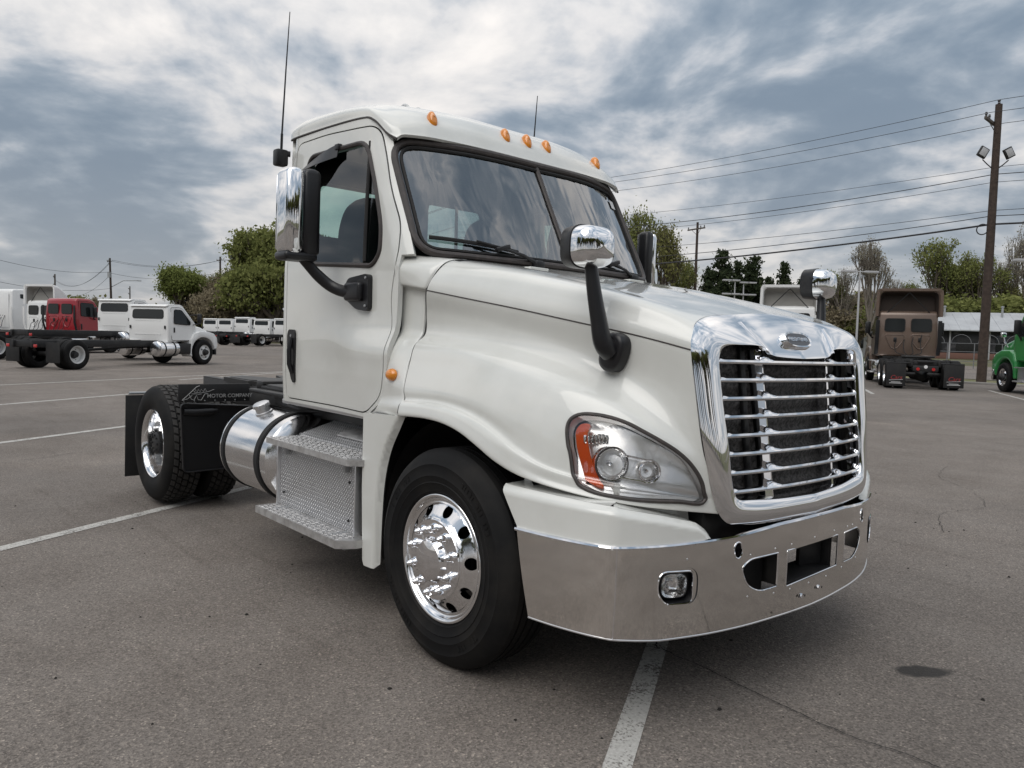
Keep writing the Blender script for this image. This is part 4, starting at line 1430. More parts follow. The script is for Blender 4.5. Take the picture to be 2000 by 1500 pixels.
    # ---------------- lower fender recess behind the corner panel + wheel well liners
    for sy in (-1, 1):
        mb = MB()
        pr = [(.64, 0), (.64, .55)]
        mb.lathe([(.655, sy * .0), (.655, -sy * .58), (.3, -sy * .60)], (0, sy * 1.10, .515), 'y', 40, a0=math.radians(6), a1=math.radians(196))
        o = mb.build('wheel_well', M_['frame_black'], T)
    # ---------------- cowl sides: between door and hood
    CW = [
        ((-.86, -1.075, 1.112), (-.435, -1.12, 1.128)),
        ((-.80, -1.088, 1.130), (-.430, -1.158, 1.140)),
        ((-.76, -1.092, 1.17), (-.434, -1.160, 1.185)),
        ((-.728, -1.092, 1.215), (-.440, -1.136, 1.225)),
        ((-.712, -1.094, 1.30), (-.458, -1.125, 1.30)),
        ((-.704, -1.090, 1.395), (-.486, -1.080, 1.40)),
        ((-.700, -1.072, 1.465), (-.500, -1.040, 1.475)),
        ((-.700, -1.046, 1.52), (-.516, -.995, 1.53)),
        ((-.706, -1.015, 1.56), (-.522, -.966, 1.565)),
        ((-.722, -1.0, 1.62), (-.524, -.958, 1.62)),
        ((-.737, -.998, 1.74), (-.522, -.955, 1.72)),
        ((-.735, -1.0, 1.805), (-.508, -.960, 1.785)),
        ((-.728, -1.020, 1.822), (-.492, -.986, 1.795)),
        ((-.720, -1.042, 1.835), (-.482, -.992, 1.806)),
        ((-.702, -1.050, 1.89), (-.462, -.972, 1.86)),
        ((-.715, -1.043, 1.935), (-.447, -.945, 1.908)),
        ((-.745, -1.020, 1.970), (-.438, -.905, 1.944)),
        ((-.735, -.975, 1.992), (-.432, -.85, 1.962)),
        ((-.70, -.90, 1.985), (-.425, -.78, 1.968)),
    ]
    rows = []
    for a, b in CW:
        a, b = np.array(a), np.array(b)
        ts = [0, .04, .3, .6, .9, 1.0]
        row = [a + (b - a) * t for t in ts]
        row[0] = row[0] + np.array([.004, .012, 0]); row[-1] = row[-1] + np.array([-.011 if row[-1][2] < 1.80 else -.004, .008, 0])
        rows.append(row)
    cn = Net(rows)
    for sy in (-1, 1):
        f = (lambda q: cn(q)) if sy < 0 else mirf(lambda q: cn(q))
        cs = sheet_out('cowl_side', f, [(0, 0), (5, 0), (5, len(CW) - 1), (0, len(CW) - 1)], (-.8, 0, 1.5), cell=.16, mat=white, parent=T, thick=.01, eps=2e-2)
        # side marker lamp
        mb = MB()
        cc = Vector((-.60, sy * 1.103, 1.338)); q = Vector((0, sy, .05)).to_track_quat('Y', 'Z').to_matrix()
        rg = []
        for r, h in ((.040, 0), (.042, .006), (.036, .018), (.022, .028), (.008, .031), (.0005, .031)):
            rg.append([cc + q @ Vector((r * math.cos(a) * (1.05 if math.cos(a) * sy > 0 else 1.35) * (1), h, r * math.sin(a) * .82)) for a in np.linspace(0, 2 * PI, 24, endpoint=False)])
        mb.grid(rg, closed_u=True); mb.build('side_marker_lamp', M_['amber_lens'], cs, 50)
        # dark gap behind the joints
        mb = MB(); mb.rbox((-.58, sy * .90, 1.52), (.30, .06, .80), .01)
        mb.build('cowl_inner', M_['frame_black'], T)
    vv = np.linspace(1.2, 2 * VC - 1.2, 160)
    pj = HN(np.stack([np.zeros(160), vv], 1)); c0 = np.array([-.4, 0, 1.2])
    nj = normals_of(HN, np.stack([np.full(160, .3), vv], 1), 2e-2); nj *= np.sign((nj * (pj - c0)).sum(1))[:, None]
    mb = MB(); mb.tube(list(pj - nj * .026 + [-.010, 0, 0]), .021, 8)
    mb.build('hood_rear_seal', M_['joint_grey'], hood)
    mb = MB(); mb.rbox((-.50, 0, 1.935), (.26, 1.72, .05), .01)
    mb.build('cowl_panel', M_['black_plastic'], T)

    # ---------------- cab shell
    CAB = empty('cab', (0, 0, 0)); CAB.parent = T
    frame_out = [(-2.085, 1.075), (-.90, 1.08), (-.70, 1.20), (-.665, 1.40), (-.665, 1.98), (xws(1.985), 1.985), (xws(2.3), 2.3), (xws(2.64) + .005, 2.64), (-.93, 2.672), (-1.05, 2.768), (-1.12, 2.795), (-1.20, 2.808), (-1.6, 2.824), (-2.085, 2.830)]
    door_hole = offset_poly(DOOR, .004)
    door_body = offset_poly(DOOR, -.004)
    for sy in (-1, 1):
        f = cab_fn(sy)
        sheet_out('side_frame', f, frame_out, (-1.4, 0, 1.9), holes=[door_hole], cell=.035, mat=white, parent=CAB, thick=.03)
        # door
        D = sheet_out('door', f, door_body, (-1.4, 0, 1.9), holes=[DWIN], cell=.04, mat=white, parent=T, thick=.045)
        # drip rail step above the door
        mb = MB()
        seal = offset_poly(DOOR, .0)
        fs = f(np.asarray(dens(seal, .03))) ; fs[:, 1] -= sy * .016
        mb.tube(list(fs), .009, 6, closed=True); mb.build('door_seal', M_['dark_void'], D)
        g = f(dens(offset_poly(DWIN, .004), .03)); 
        mb = MB(); mb.tube(list(g), .0145, 8, closed=True); mb.build('window_seal', M_['gasket'], D)
        sheet_out('window_glass', f, DWIN, (-1.4, 0, 1.9), cell=.06, mat=M_['side_glass'], parent=D, off=-.012)
        mb = MB()
        za, zb = 1.95, 2.655
        pa = f(np.array([[-1.030, za + .01]]))[0]; pb = f(np.array([[-1.085, zb]]))[0]
        mb.tube([pa + [0, -sy * .006, 0], (pa + pb) / 2 + [0, -sy * .002, 0], pb + [0, -sy * .006, 0]], .013, 8, flat=(1, .8)); mb.build('window_bar', M_['black_rubber'], D)
        # dark edge stripe under the glass (beltline wiper)
        # handle
        hc = [(-1.93, 1.555), (-1.845, 1.555), (-1.835, 1.50), (-1.838, 1.22), (-1.858, 1.205), (-1.885, 1.23), (-1.925, 1.33), (-1.945, 1.42), (-1.948, 1.52)]
        hc = rounded(hc, [.03, .03, .03, .02, .015, .03, .05, .05, .03], 5)
        H = sheet_out('door_handle', f, hc, (-1.4, 0, 1.9), cell=.02, mat=black, parent=D, off=.012, thick=.014)
        mb = MB()
        p = f(np.array([[-1.875, 1.50], [-1.868, 1.42], [-1.862, 1.33], [-1.860, 1.27]])); p[:, 1] += sy * np.array([.014, .034, .034, .014])
        mb.tube(list(p), .014, 8, flat=(1, 1.2)); mb.build('handle_grip', M_['black_satin'], H)
        mb = MB(); c = f(np.array([[-1.895, 1.515]]))[0]; mb.lathe([(.011, 0), (.009, .014), (.0005, .015)] if sy > 0 else [(.011, 0), (.009, -.014), (.0005, -.015)], c, 'y', 12); mb.build('lock', M_['galvanised'], H)
        # rain guard over the window, standing off at the rear
        mb = MB()
        top = []; bot = []
        for i, x in enumerate(np.linspace(-1.42, -1.93, 16)):
            t = i / 15
            z = 2.665 - .02 * t - .10 * t * t
            y0 = float(cab_y(np.array([x]), np.array([z]))[0])
            top.append((x, sy * (y0 + .008), z + .022)); bot.append((x, sy * (y0 + .020 + .085 * math.sin(min(1, t * 1.15) * PI / 2) ** 1.5), z - .055 - .02 * t))
        t2 = [(a, b + sy * .004, c + .004) for a, b, c in top]; b2 = [(a, b + sy * .006, c) for a, b, c in bot]
        mb.grid([top, bot, b2, t2], closed_v=True); mb.build('rain_guard', M_['black_satin'], D, 50)
        mb = MB(); mb.rbox((-1.43, sy * 1.002, 2.672), (.05, .03, .035), .006); mb.build('guard_clip', black, D)
        # inner liner so that the inside reads as trim, not body colour
        sheet_out('door_trim', f, offset_poly(DOOR, .02), (-1.4, sy * 3, 1.9), holes=[DWIN], cell=.08, mat=M_['interior_grey'], parent=D, off=.05)
    # back wall
    bw = [(-1.005, 1.08), (1.005, 1.08), (.99, 2.2), (.965, 2.832), (-.965, 2.832), (-.99, 2.2)]
    rw = [rounded([(s * .175, 2.21), (s * .76, 2.21), (s * .745, 2.59), (s * .175, 2.59)], .07, 6) for s in (-1, 1)]
    sheet_out('back_panel', back_fn, bw, (-1.4, 0, 1.9), holes=rw, cell=.05, mat=white, parent=CAB, thick=.03)
    sheet_out('back_trim', back_fn, bw, (-4, 0, 1.9), holes=rw, cell=.08, mat=M_['interior_grey'], parent=CAB, off=.05)
    for r in rw:
        wdw = sheet_out('rear_window', back_fn, r, (-1.4, 0, 1.9), cell=.08, mat=M_['rear_glass'], parent=CAB)
        mb = MB(); mb.tube(list(back_fn(dens(r, .03))), .014, 8, closed=True); mb.build('rear_window_seal', M_['gasket'], wdw)
    # floor, headliner, firewall
    mb = MB(); mb.rbox((-1.42, 0, 1.11), (1.4, 1.95, .05), .01); mb.build('cab_floor', M_['frame_black'], CAB)
    mb = MB(); mb.rbox((-1.52, 0, 2.762), (1.05, 1.80, .03), .012); mb.build('headliner', M_['interior_light'], CAB)
    mb = MB(); mb.rbox((-.735, 0, 1.52), (.04, 1.86, .82), .01); mb.build('firewall', M_['frame_black'], CAB)
    # dash
    mb = MB()
    mb.rbox((-.80, 0, 1.88), (.52, 1.84, .16), .05, 3); mb.rbox((-.90, 0, 1.72), (.25, 1.8, .28), .04, 3)
    mb.rbox((-.86, .50, 1.985), (.22, .46, .07), .03, 3)
    mb.build('dashboard', M_['interior_grey'], CAB)
    # steering wheel
    mb = MB(); q = Vector((.55, 0, -.83)).to_track_quat('Y', 'Z').to_matrix(); c = Vector((-1.06, .50, 1.93))
    k = 40; mb.tube([c + q @ Vector((.22 * math.cos(2 * PI * i / k), 0, .22 * math.sin(2 * PI * i / k))) for i in range(k)], .016, 8, closed=True)
    for a in (.3, PI - .3, -PI / 2): mb.tube([c, c + q @ Vector((.21 * math.cos(a), 0, .21 * math.sin(a)))], .012, 6)
    mb.tube([c, c + Vector((.25, 0, -.3))], .035, 8)
    mb.build('steering_wheel', M_['black_plastic'], CAB)
    for sy in (-1, 1):
        S = empty('seat', (0, 0, 0)); S.parent = CAB
        y = sy * .53
        mb = MB()
        prof = [(-.21, 0), (-.245, .25), (-.235, .50), (-.19, .66), (-.13, .745), (-.05, .775), (.05, .775), (.13, .745), (.19, .66), (.235, .50), (.245, .25), (.21, 0)]
        prof = crom(prof, 40)
        A_ = Matrix.Rotation(-.16, 3, 'Y')
        rg = []
        for d, k in ((-.075, .93), (-.06, .985), (0, 1.0), (.055, .985), (.075, .93), (.08, .8)):
            rg.append([Vector((-1.70, y, 1.70)) + A_ @ Vector((d, p[0] * k, p[1] * (.5 + .5 * k) + .0)) for p in prof])
        mb.grid(rg); mb.add(rg[-1], [tuple(range(len(prof)))]); mb.add(rg[0], [tuple(range(len(prof)))])
        mb.build('backrest', M_['seat_fabric'], S, 50)
        mb = MB(); mb.rbox((-1.42, y, 1.64), (.52, .50, .16), .06, 3); mb.build('cushion', M_['seat_fabric'], S, 50)
        mb = MB(); mb.rbox((-1.42, y, 1.37), (.36, .36, .42), .03); mb.build('pedestal', M_['frame_black'], S)
        # visor / overhead pod
        mb = MB(); mb.rbox((-1.30, sy * .62, 2.61), (.30, .36, .13), .05, 3, M=Matrix.Rotation(.25, 3, 'Y')); mb.build('overhead_pod', M_['interior_grey'], CAB)
        mb = MB(); mb.rbox((-1.02, sy * .42, 2.585), (.025, .56, .11), .01, 2, M=Matrix.Rotation(-.6, 3, 'Y')); mb.build('sun_visor', M_['interior_grey'], CAB)

    # ---------------- windscreen
    Wd = sheet_out('windscreen', ws_fn, WS_OUT, (-1.4, 0, 1.9), cell=.05, mat=M_['windscreen_glass'], parent=T, off=-.004)
    wsd = ws_fn(dens(WS_OUT, .03))
    wn = normals_of(ws_fn, dens(WS_OUT, .03), 1e-3); wn *= np.sign(wn[:, :1])
    mb = MB(); mb.tube(list(wsd + wn * .004), .0205, 10, closed=True); mb.build('windscreen_seal', M_['gasket'], Wd)
    inner = offset_poly(dens(WS_OUT, .03), -.032)
    mb = MB(); p_ = ws_fn(inner); mb.tube(list(p_ + wn * .001), .010, 6, closed=True); mb.build('seal_lip', M_['black_rubber'], Wd)
    mb = MB(); zz = np.linspace(1.985, 2.642, 14); pp = ws_fn(np.stack([np.zeros(14), zz], 1)); mb.tube(list(pp + [.002, 0, 0]), .012, 8, flat=(1, 1.25)); mb.build('divider', M_['gasket'], Wd)
    # white fill between windscreen frame and roof visor is the roof itself; black frit band inside the glass
    st_ = ws_fn(np.array([[.80, 2.50], [.88, 2.50], [.88, 2.56], [.80, 2.56]])) + np.array([.004, 0, 0])
    mb = MB(); mb.add(st_, [(0, 1, 2, 3)]); mb.build('inspection_sticker', M_['print_white'], Wd, 0)
    # wipers
    for (piv, ex, z0) in ((-.30, -.86, 1), (.62, .06, 1)):
        def wp_(y, dz, out):
            z = 2.0 + dz
            return Vector((float(ws_x(np.array([y]), np.array([z]))[0]) + out, y, z))
        W_ = empty('wiper', (0, 0, 0)); W_.parent = Wd
        s_ = -1
        a0 = wp_(piv, -.015, .03); a1 = wp_(piv - .22, .055, .045); a2 = wp_(piv - .36, .085, .035)
        mb = MB(); mb.tube([a0, wp_(piv - .1, .025, .05), a1, a2], [.014, .010, .008, .006], 8); mb.build('wiper_arm', M_['black_plastic'], W_)
        mb = MB(); b0 = [wp_(piv - .40 + .3 - d, .045 + .13 * d - .10 * d * d, .016) for d in np.linspace(.0, .50, 10)]
        mb.tube(b0, .0075, 6, flat=(1.5, .7)); mb.build('wiper_blade', M_['black_rubber'], W_)
        mb = MB(); mb.rbox(wp_(piv, -.02, .03), (.06, .07, .05), .015); mb.build('wiper_pivot', M_['black_plastic'], W_)
        mb = MB(); mb.rbox(a1, (.03, .10, .025), .006, M=Matrix.Rotation(.3, 3, 'X')); mb.build('blade_clip', M_['black_plastic'], W_)
        # tubes for washer
    # ---------------- roof
    full_r = ROOF_ROWS + [[(x, -y, z) for x, y, z in r] for r in ROOF_ROWS[-2::-1]]
    rn = Net(full_r)
    R_ = sheet_out('roof', rn, [(0, 0), (6, 0), (6, len(full_r) - 1), (0, len(full_r) - 1)], (-1.4, 0, 1.9), cell=.11, mat=white, parent=CAB, thick=.02, eps=2e-2)
    for sy in (-1, 1):
        v = 0.0 if sy < 0 else len(full_r) - 1.0
        u = np.linspace(0, 5.2, 60)
        p_ = rn(np.stack([u, np.full(60, v)], 1)); p_[:, 2] -= .006; p_[:, 1] -= sy * .003
        mb = MB(); mb.tube(list(p_), .0075, 6); mb.build('roof_seam', M_['gasket'], R_)
    for (x, y, z) in ((-.880, -.705, 2.792), (-.838, -.179, 2.797), (-.832, 0, 2.797), (-.838, .179, 2.797), (-.880, .705, 2.792)):
        c = Vector((x - .003, y, z + .004)); up_ = Vector((-.50, 0, .866)); nrm_ = Vector((.86, y * .10, .5)).normalized()
        Bm = basis(nrm_.cross(up_), up_, c)
        if (Bm.to_3x3() @ Vector((0, 0, 1))).dot(nrm_) < 0: Bm = basis(-(nrm_.cross(up_)), up_, c)
        rg = []
        for k, h in ((1.0, -.008), (1.0, .004), (.90, .018), (.66, .028), (.32, .033), (.01, .034)):
            rg.append([Bm @ Vector((.027 * k * math.cos(a) * (1 - .18 * math.sin(a)), .055 * k * math.sin(a) + .004, h * (1 + .12 * math.sin(a)))) for a in np.linspace(0, 2 * PI, 28, endpoint=False)])
        mb = MB(); mb.grid(rg, closed_u=True); lamp = mb.build('marker_lamp', M_['amber_lens'], R_, 50)
    # ---------------- door mirrors
    for sy in (-1, 1):
        Mi = empty('door_mirror', (0, 0, 0)); Mi.parent = T
        def box_rings(x0, x1, y0, y1, z0, z1, r, yb0, yb1):
            pass
        # shell loft along z with rounded rectangular section
        def sec(z, x0, x1, y0, y1, r, n=8):
            q = rounded([(x0, y0), (x1, y0), (x1, y1), (x0, y1)], r, n)
            return [(a, b * -sy * -1, z) for a, b in q]
        DX, DY = (0, 0) if sy < 0 else (.43, .02)
        def shell(name, x0, x1, y0, y1, mat, r=.035, zs=None, m=None):
            x0 += DX; x1 += DX; y0 += DY; y1 += DY
            zs = zs or [(1.985, .030), (1.990, .012), (2.01, 0), (2.43, 0), (2.452, .012), (2.460, .035)]
            mb = MB(); rg = []
            for z, ins in zs:
                rg.append(np.array([(a, sy * b, z) for a, b in rounded([(x0 + ins * .6, y0 + ins), (x1 - ins * .6, y0 + ins), (x1 - ins * .6, y1 - ins), (x0 + ins * .6, y1 - ins)], r, 6)]))
            mb.grid(rg, closed_u=True); mb.add(rg[0], [tuple(range(len(rg[0])))]); mb.add(rg[-1], [tuple(range(len(rg[-1])))])
            return mb.build(name, mat, m or Mi, 50)
        if sy < 0: shell('chrome_cover', -1.375, -1.212, 1.312, 1.425, chrome, .045)
        else: shell('chrome_cover', -1.345, -1.26, 1.318, 1.365, chrome, .02, [(1.985, .010), (2.0, 0), (2.36, 0), (2.385, .012)])
        if sy < 0: shell('mirror_housing', -1.38, -1.222, 1.212, 1.316, M_['black_satin'], .030, [(1.975, .03), (1.985, .010), (2.0, 0), (2.44, 0), (2.458, .008), (2.468, .030)])
        else: shell('mirror_housing', -1.35, -1.252, 1.235, 1.322, M_['black_satin'], .030, [(1.975, .03), (1.985, .010), (2.0, 0), (2.37, 0), (2.39, .008), (2.40, .026)])
        mb = MB(); mb.rbox((-1.30 + DX, sy * ((1.325 if sy < 0 else 1.30) + DY), 1.972), (.155 if sy < 0 else .09, .20 if sy < 0 else .11, .05), .02, 3); mb.build('mirror_foot', M_['black_satin'], Mi, 50)
        mb = MB(); mb.rbox((-1.383 + DX + (.03 if sy > 0 else 0), sy * ((1.318 if sy < 0 else 1.30) + DY), 2.20 if sy > 0 else 2.222), (.006, .19 if sy < 0 else .11, .42 if sy < 0 else .36), .002); mb.build('mirror_glass', M_['chrome_clean'], Mi)
        arm = crom([(-1.03, sy * 1.075, 1.79), (-1.13, sy * 1.095, 1.785), (-1.22 + DX * .4, sy * 1.14, 1.815), (-1.265 + DX * .75, sy * (1.21 + DY * .5), 1.88), (-1.285 + DX, sy * (1.27 + DY), 1.95), (-1.29 + DX, sy * (1.29 + DY), 1.985)], 24)
        mb = MB(); mb.tube(list(arm), [.030] * 14 + [.029, .028, .028, .028, .029, .030, .032, .034, .036, .038], 12, flat=(1.15, .8)); mb.build('mirror_arm', M_['black_satin'], Mi, 50)
        bp = rounded([(-1.19, 1.80), (-1.15, 1.865), (-.955, 1.885), (-.925, 1.875), (-.920, 1.69), (-.95, 1.675), (-1.05, 1.685), (-1.17, 1.745)], [.03, .03, .02, .02, .02, .02, .03, .03], 4)
        sheet_out('mirror_bracket', cab_fn(sy), bp, (-1.4, 0, 1.9), cell=.03, mat=M_['black_satin'], parent=Mi, off=.030, thick=.032)
        mb = MB(); mb.rbox((-1.055, sy * 1.085, 1.785), (.17, .05, .105), .018, 3); mb.build('bracket_boss', M_['black_satin'], Mi, 50)
        mb = MB()
        for (x, z) in ((-.945, 1.862), (-.943, 1.705)):
            mb.lathe([(.008, sy * .0), (.007, sy * .006), (.0005, sy * .007)], (x, sy * 1.078, z), 'y', 8)
        mb.build('bracket_bolt', M_['galvanised'], Mi)
        # ---------------- hood mirrors
        Hm = empty('hood_mirror', (0, 0, 0)); Hm.parent = T
        base = Vector((.715, sy * .868, 1.515))
        ndir = Vector((.12, sy, .10)).normalized()
        Bm = basis((1, 0, -.35), (.2, 0, 1), base)
        if (Bm.to_3x3() @ Vector((0, 0, 1))).dot(ndir) < 0:
            Bm = basis((-1, 0, .35), (.2, 0, 1), base)
        rg = []
        for k, h in ((1.0, -.03), (1.0, .018), (.93, .028), (.75, .032), (.01, .034)):
            rg.append([Bm @ Vector((.058 * k * (abs(math.cos(a)) ** .8) * math.copysign(1, math.cos(a)), .085 * k * (abs(math.sin(a)) ** .8) * math.copysign(1, math.sin(a)), h)) for a in np.linspace(0, 2 * PI, 32, endpoint=False)])
        mb = MB(); mb.grid(rg, closed_u=True); mb.build('stalk_base', M_['black_satin'], Hm, 50)
        st = crom([(.722, sy * .90, 1.515), (.715, sy * .945, 1.56), (.705, sy * .965, 1.65), (.692, sy * .985, 1.76), (.680, sy * 1.0, 1.87)], 20)
        mb = MB(); mb.tube(list(st), list(np.interp(np.linspace(0, 1, 20), [0, .12, .5, 1], [.040, .042, .034, .026])), 12, flat=(1.1, .85)); mb.build('stalk', M_['black_satin'], Hm, 50)
        # head: chrome dome forward, black rim aft
        hc_ = Vector((.690, sy * 1.0, 1.945)); axd = Vector((.90, sy * -.10 * -1, .05)).normalized()
        Bh = basis(axd.cross(Vector((0, 0, 1))), (0, 0, 1), hc_)
        sg_ = 1 if (Bh.to_3x3() @ Vector((0, 0, 1))).dot(axd) > 0 else -1
        def hr(w, h, d, e=.62):
            return [Bh @ Vector((w * (abs(math.cos(a)) ** e) * math.copysign(1, math.cos(a)), h * (abs(math.sin(a)) ** e) * math.copysign(1, math.sin(a)), sg_ * d)) for a in np.linspace(0, 2 * PI, 40, endpoint=False)]
        mb = MB(); mb.grid([hr(.086, .076, -.108), hr(.096, .086, -.098), hr(.102, .091, -.032), hr(.094, .084, -.028), hr(.084, .074, -.096), hr(.0005, .0005, -.098)], closed_u=True); mb.build('mirror_rim', M_['black_satin'], Hm, 50)
        mb = MB(); mb.grid([hr(.098, .087, -.036), hr(.096, .085, .004), hr(.088, .077, .032), hr(.070, .060, .050), hr(.040, .034, .060), hr(.0005, .0005, .063)], closed_u=True); mb.build('chrome_shell', chrome, Hm, 60)

    # ---------------- antennas, horns
    mb = MB(); mb.rbox((-2.13, -1.045, 2.70), (.075, .085, .11), .015); mb.tube([(-2.12, -1.04, 2.73), (-2.10, -.99, 2.73)], .02, 6)
    an = mb.build('antenna', M_['black_plastic'], T)
    mb = MB(); mb.tube([(-2.128, -1.042, 2.74), (-2.128, -1.040, 2.86)], .009, 8); mb.tube([(-2.128, -1.040, 2.86), (-2.131, -1.02, 3.3), (-2.135, -1.0, 3.67)], [.0065, .005, .003], 8); mb.build('whip', M_['black_satin'], an)
    mb = MB(); mb.rbox((-1.86, .99, 2.80), (.075, .085, .11), .015)
    an = mb.build('antenna', M_['black_plastic'], T)
    mb = MB(); mb.tube([(-1.86, .995, 2.84), (-1.84, 1.0, 3.2), (-1.82, 1.0, 3.53)], [.009, .006, .003], 8); mb.build('whip', M_['black_satin'], an)
    Ho = empty('air_horn', (0, 0, 0)); Ho.parent = T
    for dy in (-.05, .05):
        mb = MB(); c = Vector((-1.86, -.22 + dy * 1.1, 3.125)); mb.lathe([(.012, -.28), (.014, -.10), (.022, 0), (.040, .05), (.046, .055), (.036, .045)], c, 'x', 18); mb.build('horn_bell', M_['chrome_clean'], Ho, 50)
    mb = MB(); mb.rbox((-1.92, -.22, 3.06), (.06, .16, .14), .01); mb.build('horn_bracket', M_['galvanised'], Ho)

    # ---------------- fender rear trim (white strip between wheel and steps)
    zxf = crom([(.27, -.672), (.40, -.666), (.52, -.660), (.70, -.645), (.83, -.618), (.95, -.570), (1.05, -.505), (1.14, -.445)], 60)
    ZF, XF = zxf[:, 0], zxf[:, 1]
    for sy in (-1, 1):
        zt_ = np.linspace(.30, 1.135, 40)
        fe = lambda z: np.interp(z, ZF, XF)
        pol = np.vstack([[(-.785, .272), (-.69, .276)], np.stack([fe(zt_), zt_], 1), [(-.805, 1.118), (-.812, .7), (-.800, .30)]])
        def ff(q, sy=sy):
            fr = fe(q[:, 1])
            d = np.clip((fr - q[:, 0]) / .035, 0, 1)
            return np.stack([q[:, 0], sy * (1.10 + .035 * (1 - (1 - d) ** 2) + .02 * (q[:, 1] - .3)), q[:, 1]], 1)
        sheet_out('rear_fender_trim', ff, pol, (-.7, 0, .7), cell=.018, mat=white, parent=T, thick=.03, eps=4e-3)
        mb = MB(); mb.rbox((-.735, sy * .96, .69), (.08, .20, .78), .02); mb.build('trim_bracket', M_['frame_black'], T)

    # ---------------- steps, tank, box
    for sy in (-1, 1):
        y = lambda v: v * sy
        St = empty('step_assembly', (0, 0, 0)); St.parent = T
        def plate(name, x0, x1, ya, yb, z, th, mat, parent):
            mb = MB(); mb.rbox(((x0 + x1) / 2, y((ya + yb) / 2), z - th / 2), (abs(x1 - x0), abs(yb - ya), th), .004, 2)
            return mb.build(name, mat, parent)
        # lower step with clipped front corner
        for (nm, x0, x1, yo, yi, z, th) in (('lower_step', -1.90, -.80, 1.27, 1.10, .412, .045), ('upper_step', -1.86, -.78, 1.225, .97, .858, .035)):
            pol = [(x0, y(yo)), (x1 - .06, y(yo)), (x1, y(yo - .09)), (x1, y(yi)), (x0, y(yi))]
            mb = MB(); mb.prism(pol, z - th, z, 'xy'); o = mb.build(nm, M_['aluminium_worn'], St, 0)
            # tread strip on top made of raised buttons
            mb = MB()
            nx = int((x1 - x0 - .06) / .032)
            for i in range(nx):
                for j in range(int((yo - yi - .02) / .030)):
                    cx = x0 + .025 + i * .032 + (.016 if j % 2 else 0); cy = yo - .022 - j * .030
                    if cx > x1 - .08 - (yo - cy) * .0 and cy > yo - .09: continue
                    a = PI / 4 if (i + j) % 2 else -PI / 4
                    mb.box((cx, y(cy), z + .0015), (.020, .006, .005), M=Matrix.Rotation(a, 3, 'Z'))
            tr = mb.build('step_tread', M_['aluminium_satin'], o, 0); tag(tr, kind='stuff')
        # sloping diamond shelf above the upper step
        mb = MB()
        v = [(-1.86, y(.99), .868), (-1.74, y(.80), .962), (-1.02, y(.80), .962), (-.80, y(.86), .962), (-.80, y(.99), .868)]
        mb.add(v + [(a, b, c - .012) for a, b, c in v], [(0, 1, 2, 3, 4), (9, 8, 7, 6, 5), (0, 4, 9, 5), (0, 5, 6, 1), (1, 6, 7, 2), (2, 7, 8, 3), (3, 8, 9, 4)])
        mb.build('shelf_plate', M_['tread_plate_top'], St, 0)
        mb = MB(); mb.rbox((-1.20, y(.90), .925), (.50, .10, .012), .004, M=Matrix.Rotation(sy * -.45, 3, 'X')); mb.build('shelf_recess', M_['aluminium_worn'], St)
        # diamond plate box
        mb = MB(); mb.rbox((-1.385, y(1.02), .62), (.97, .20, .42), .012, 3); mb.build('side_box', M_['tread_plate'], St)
        for x in (-1.875, -.895):
            mb = MB(); mb.rbox((x, y(1.03), .62), (.016, .22, .44), .005); mb.build('box_edge', M_['aluminium_satin'], St)
        mb = MB()
        for (x, z) in ((-1.80, .76), (-.98, .70), (-1.80, .50), (-.98, .48)):
            mb.lathe([(.009, y(0)), (.007, y(.006)), (.0005, y(.007))], (x, y(1.122), z), 'y', 8)
        mb.build('box_bolt', M_['frame_black'], St)
        mb = MB()
        for x in (-1.75, -1.0):
            mb.rbox((x, y(1.10), .80), (.03, .10, .09), .006); mb.rbox((x, y(1.14), .39), (.05, .16, .05), .01)
        mb.rbox((-1.0, y(1.14), .355), (.22, .12, .035), .01); tag(mb.build('step_bracket', M_['galvanised'], St), kind='stuff')
        # tank
        TK = empty('fuel_tank', (0, 0, 0)); TK.parent = T
        R = .305; c = (0, y(.885), .672)
        mb = MB()
        pr = [(.0005, -2.77), (.12, -2.768), (.22, -2.757), (.275, -2.742), (.297, -2.73), (R, -2.715), (R + .003, -2.710), (R, -2.704), (R, -1.955), (R + .003, -1.950), (R, -1.944), (.297, -1.925), (.27, -1.905), (.20, -1.885), (.0005, -1.875)]
        mb.lathe(pr, c, 'x', 80); mb.build('tank_shell', M_['aluminium_tank'], TK, 30)
        for (x0, wd) in ((-2.655, .045), (-2.085, .055)):
            mb = MB(); mb.lathe([(R + .001, x0 - wd / 2 - .008), (R + .007, x0 - wd / 2 - .008), (R + .007, x0 - wd / 2), (R + .010, x0 - wd / 2), (R + .010, x0 + wd / 2), (R + .007, x0 + wd / 2), (R + .007, x0 + wd / 2 + .008), (R + .001, x0 + wd / 2 + .008)], c, 'x', 80)
            mb.build('tank_strap', M_['black_rubber'], TK, 30)
            mb = MB(); mb.rbox((x0, y(.56), .60), (.08, .12, .60), .01); mb.build('tank_bracket', M_['frame_black'], TK)
        ca = Vector((-2.40, y(.885 + .115), .672 + .283)); ax = Vector((0, y(.38), .925)).normalized(); q = ax.to_track_quat('Y', 'Z').to_matrix()
        mb = MB(); mb.lathe([(.062, -.02), (.062, .008), (.052, .012), (.052, .045), (.058, .047), (.058, .070), (.05, .076), (.0005, .078)], ca, 'y', 28, rot=q)
        cap = mb.build('filler_cap', M_['aluminium_satin'], TK, 40)
        mb = MB(); 
        for k in range(8):
            a = k * PI / 4; mb.rbox(ca + q @ Vector((.058 * math.cos(a), .058, .058 * math.sin(a))), (.012, .02, .012), .003, M=q)
        mb.build('cap_grip', M_['aluminium_satin'], cap)

    # ---------------- chassis
    CH = empty('chassis', (0, 0, 0)); CH.parent = T
    fb = M_['frame_black']
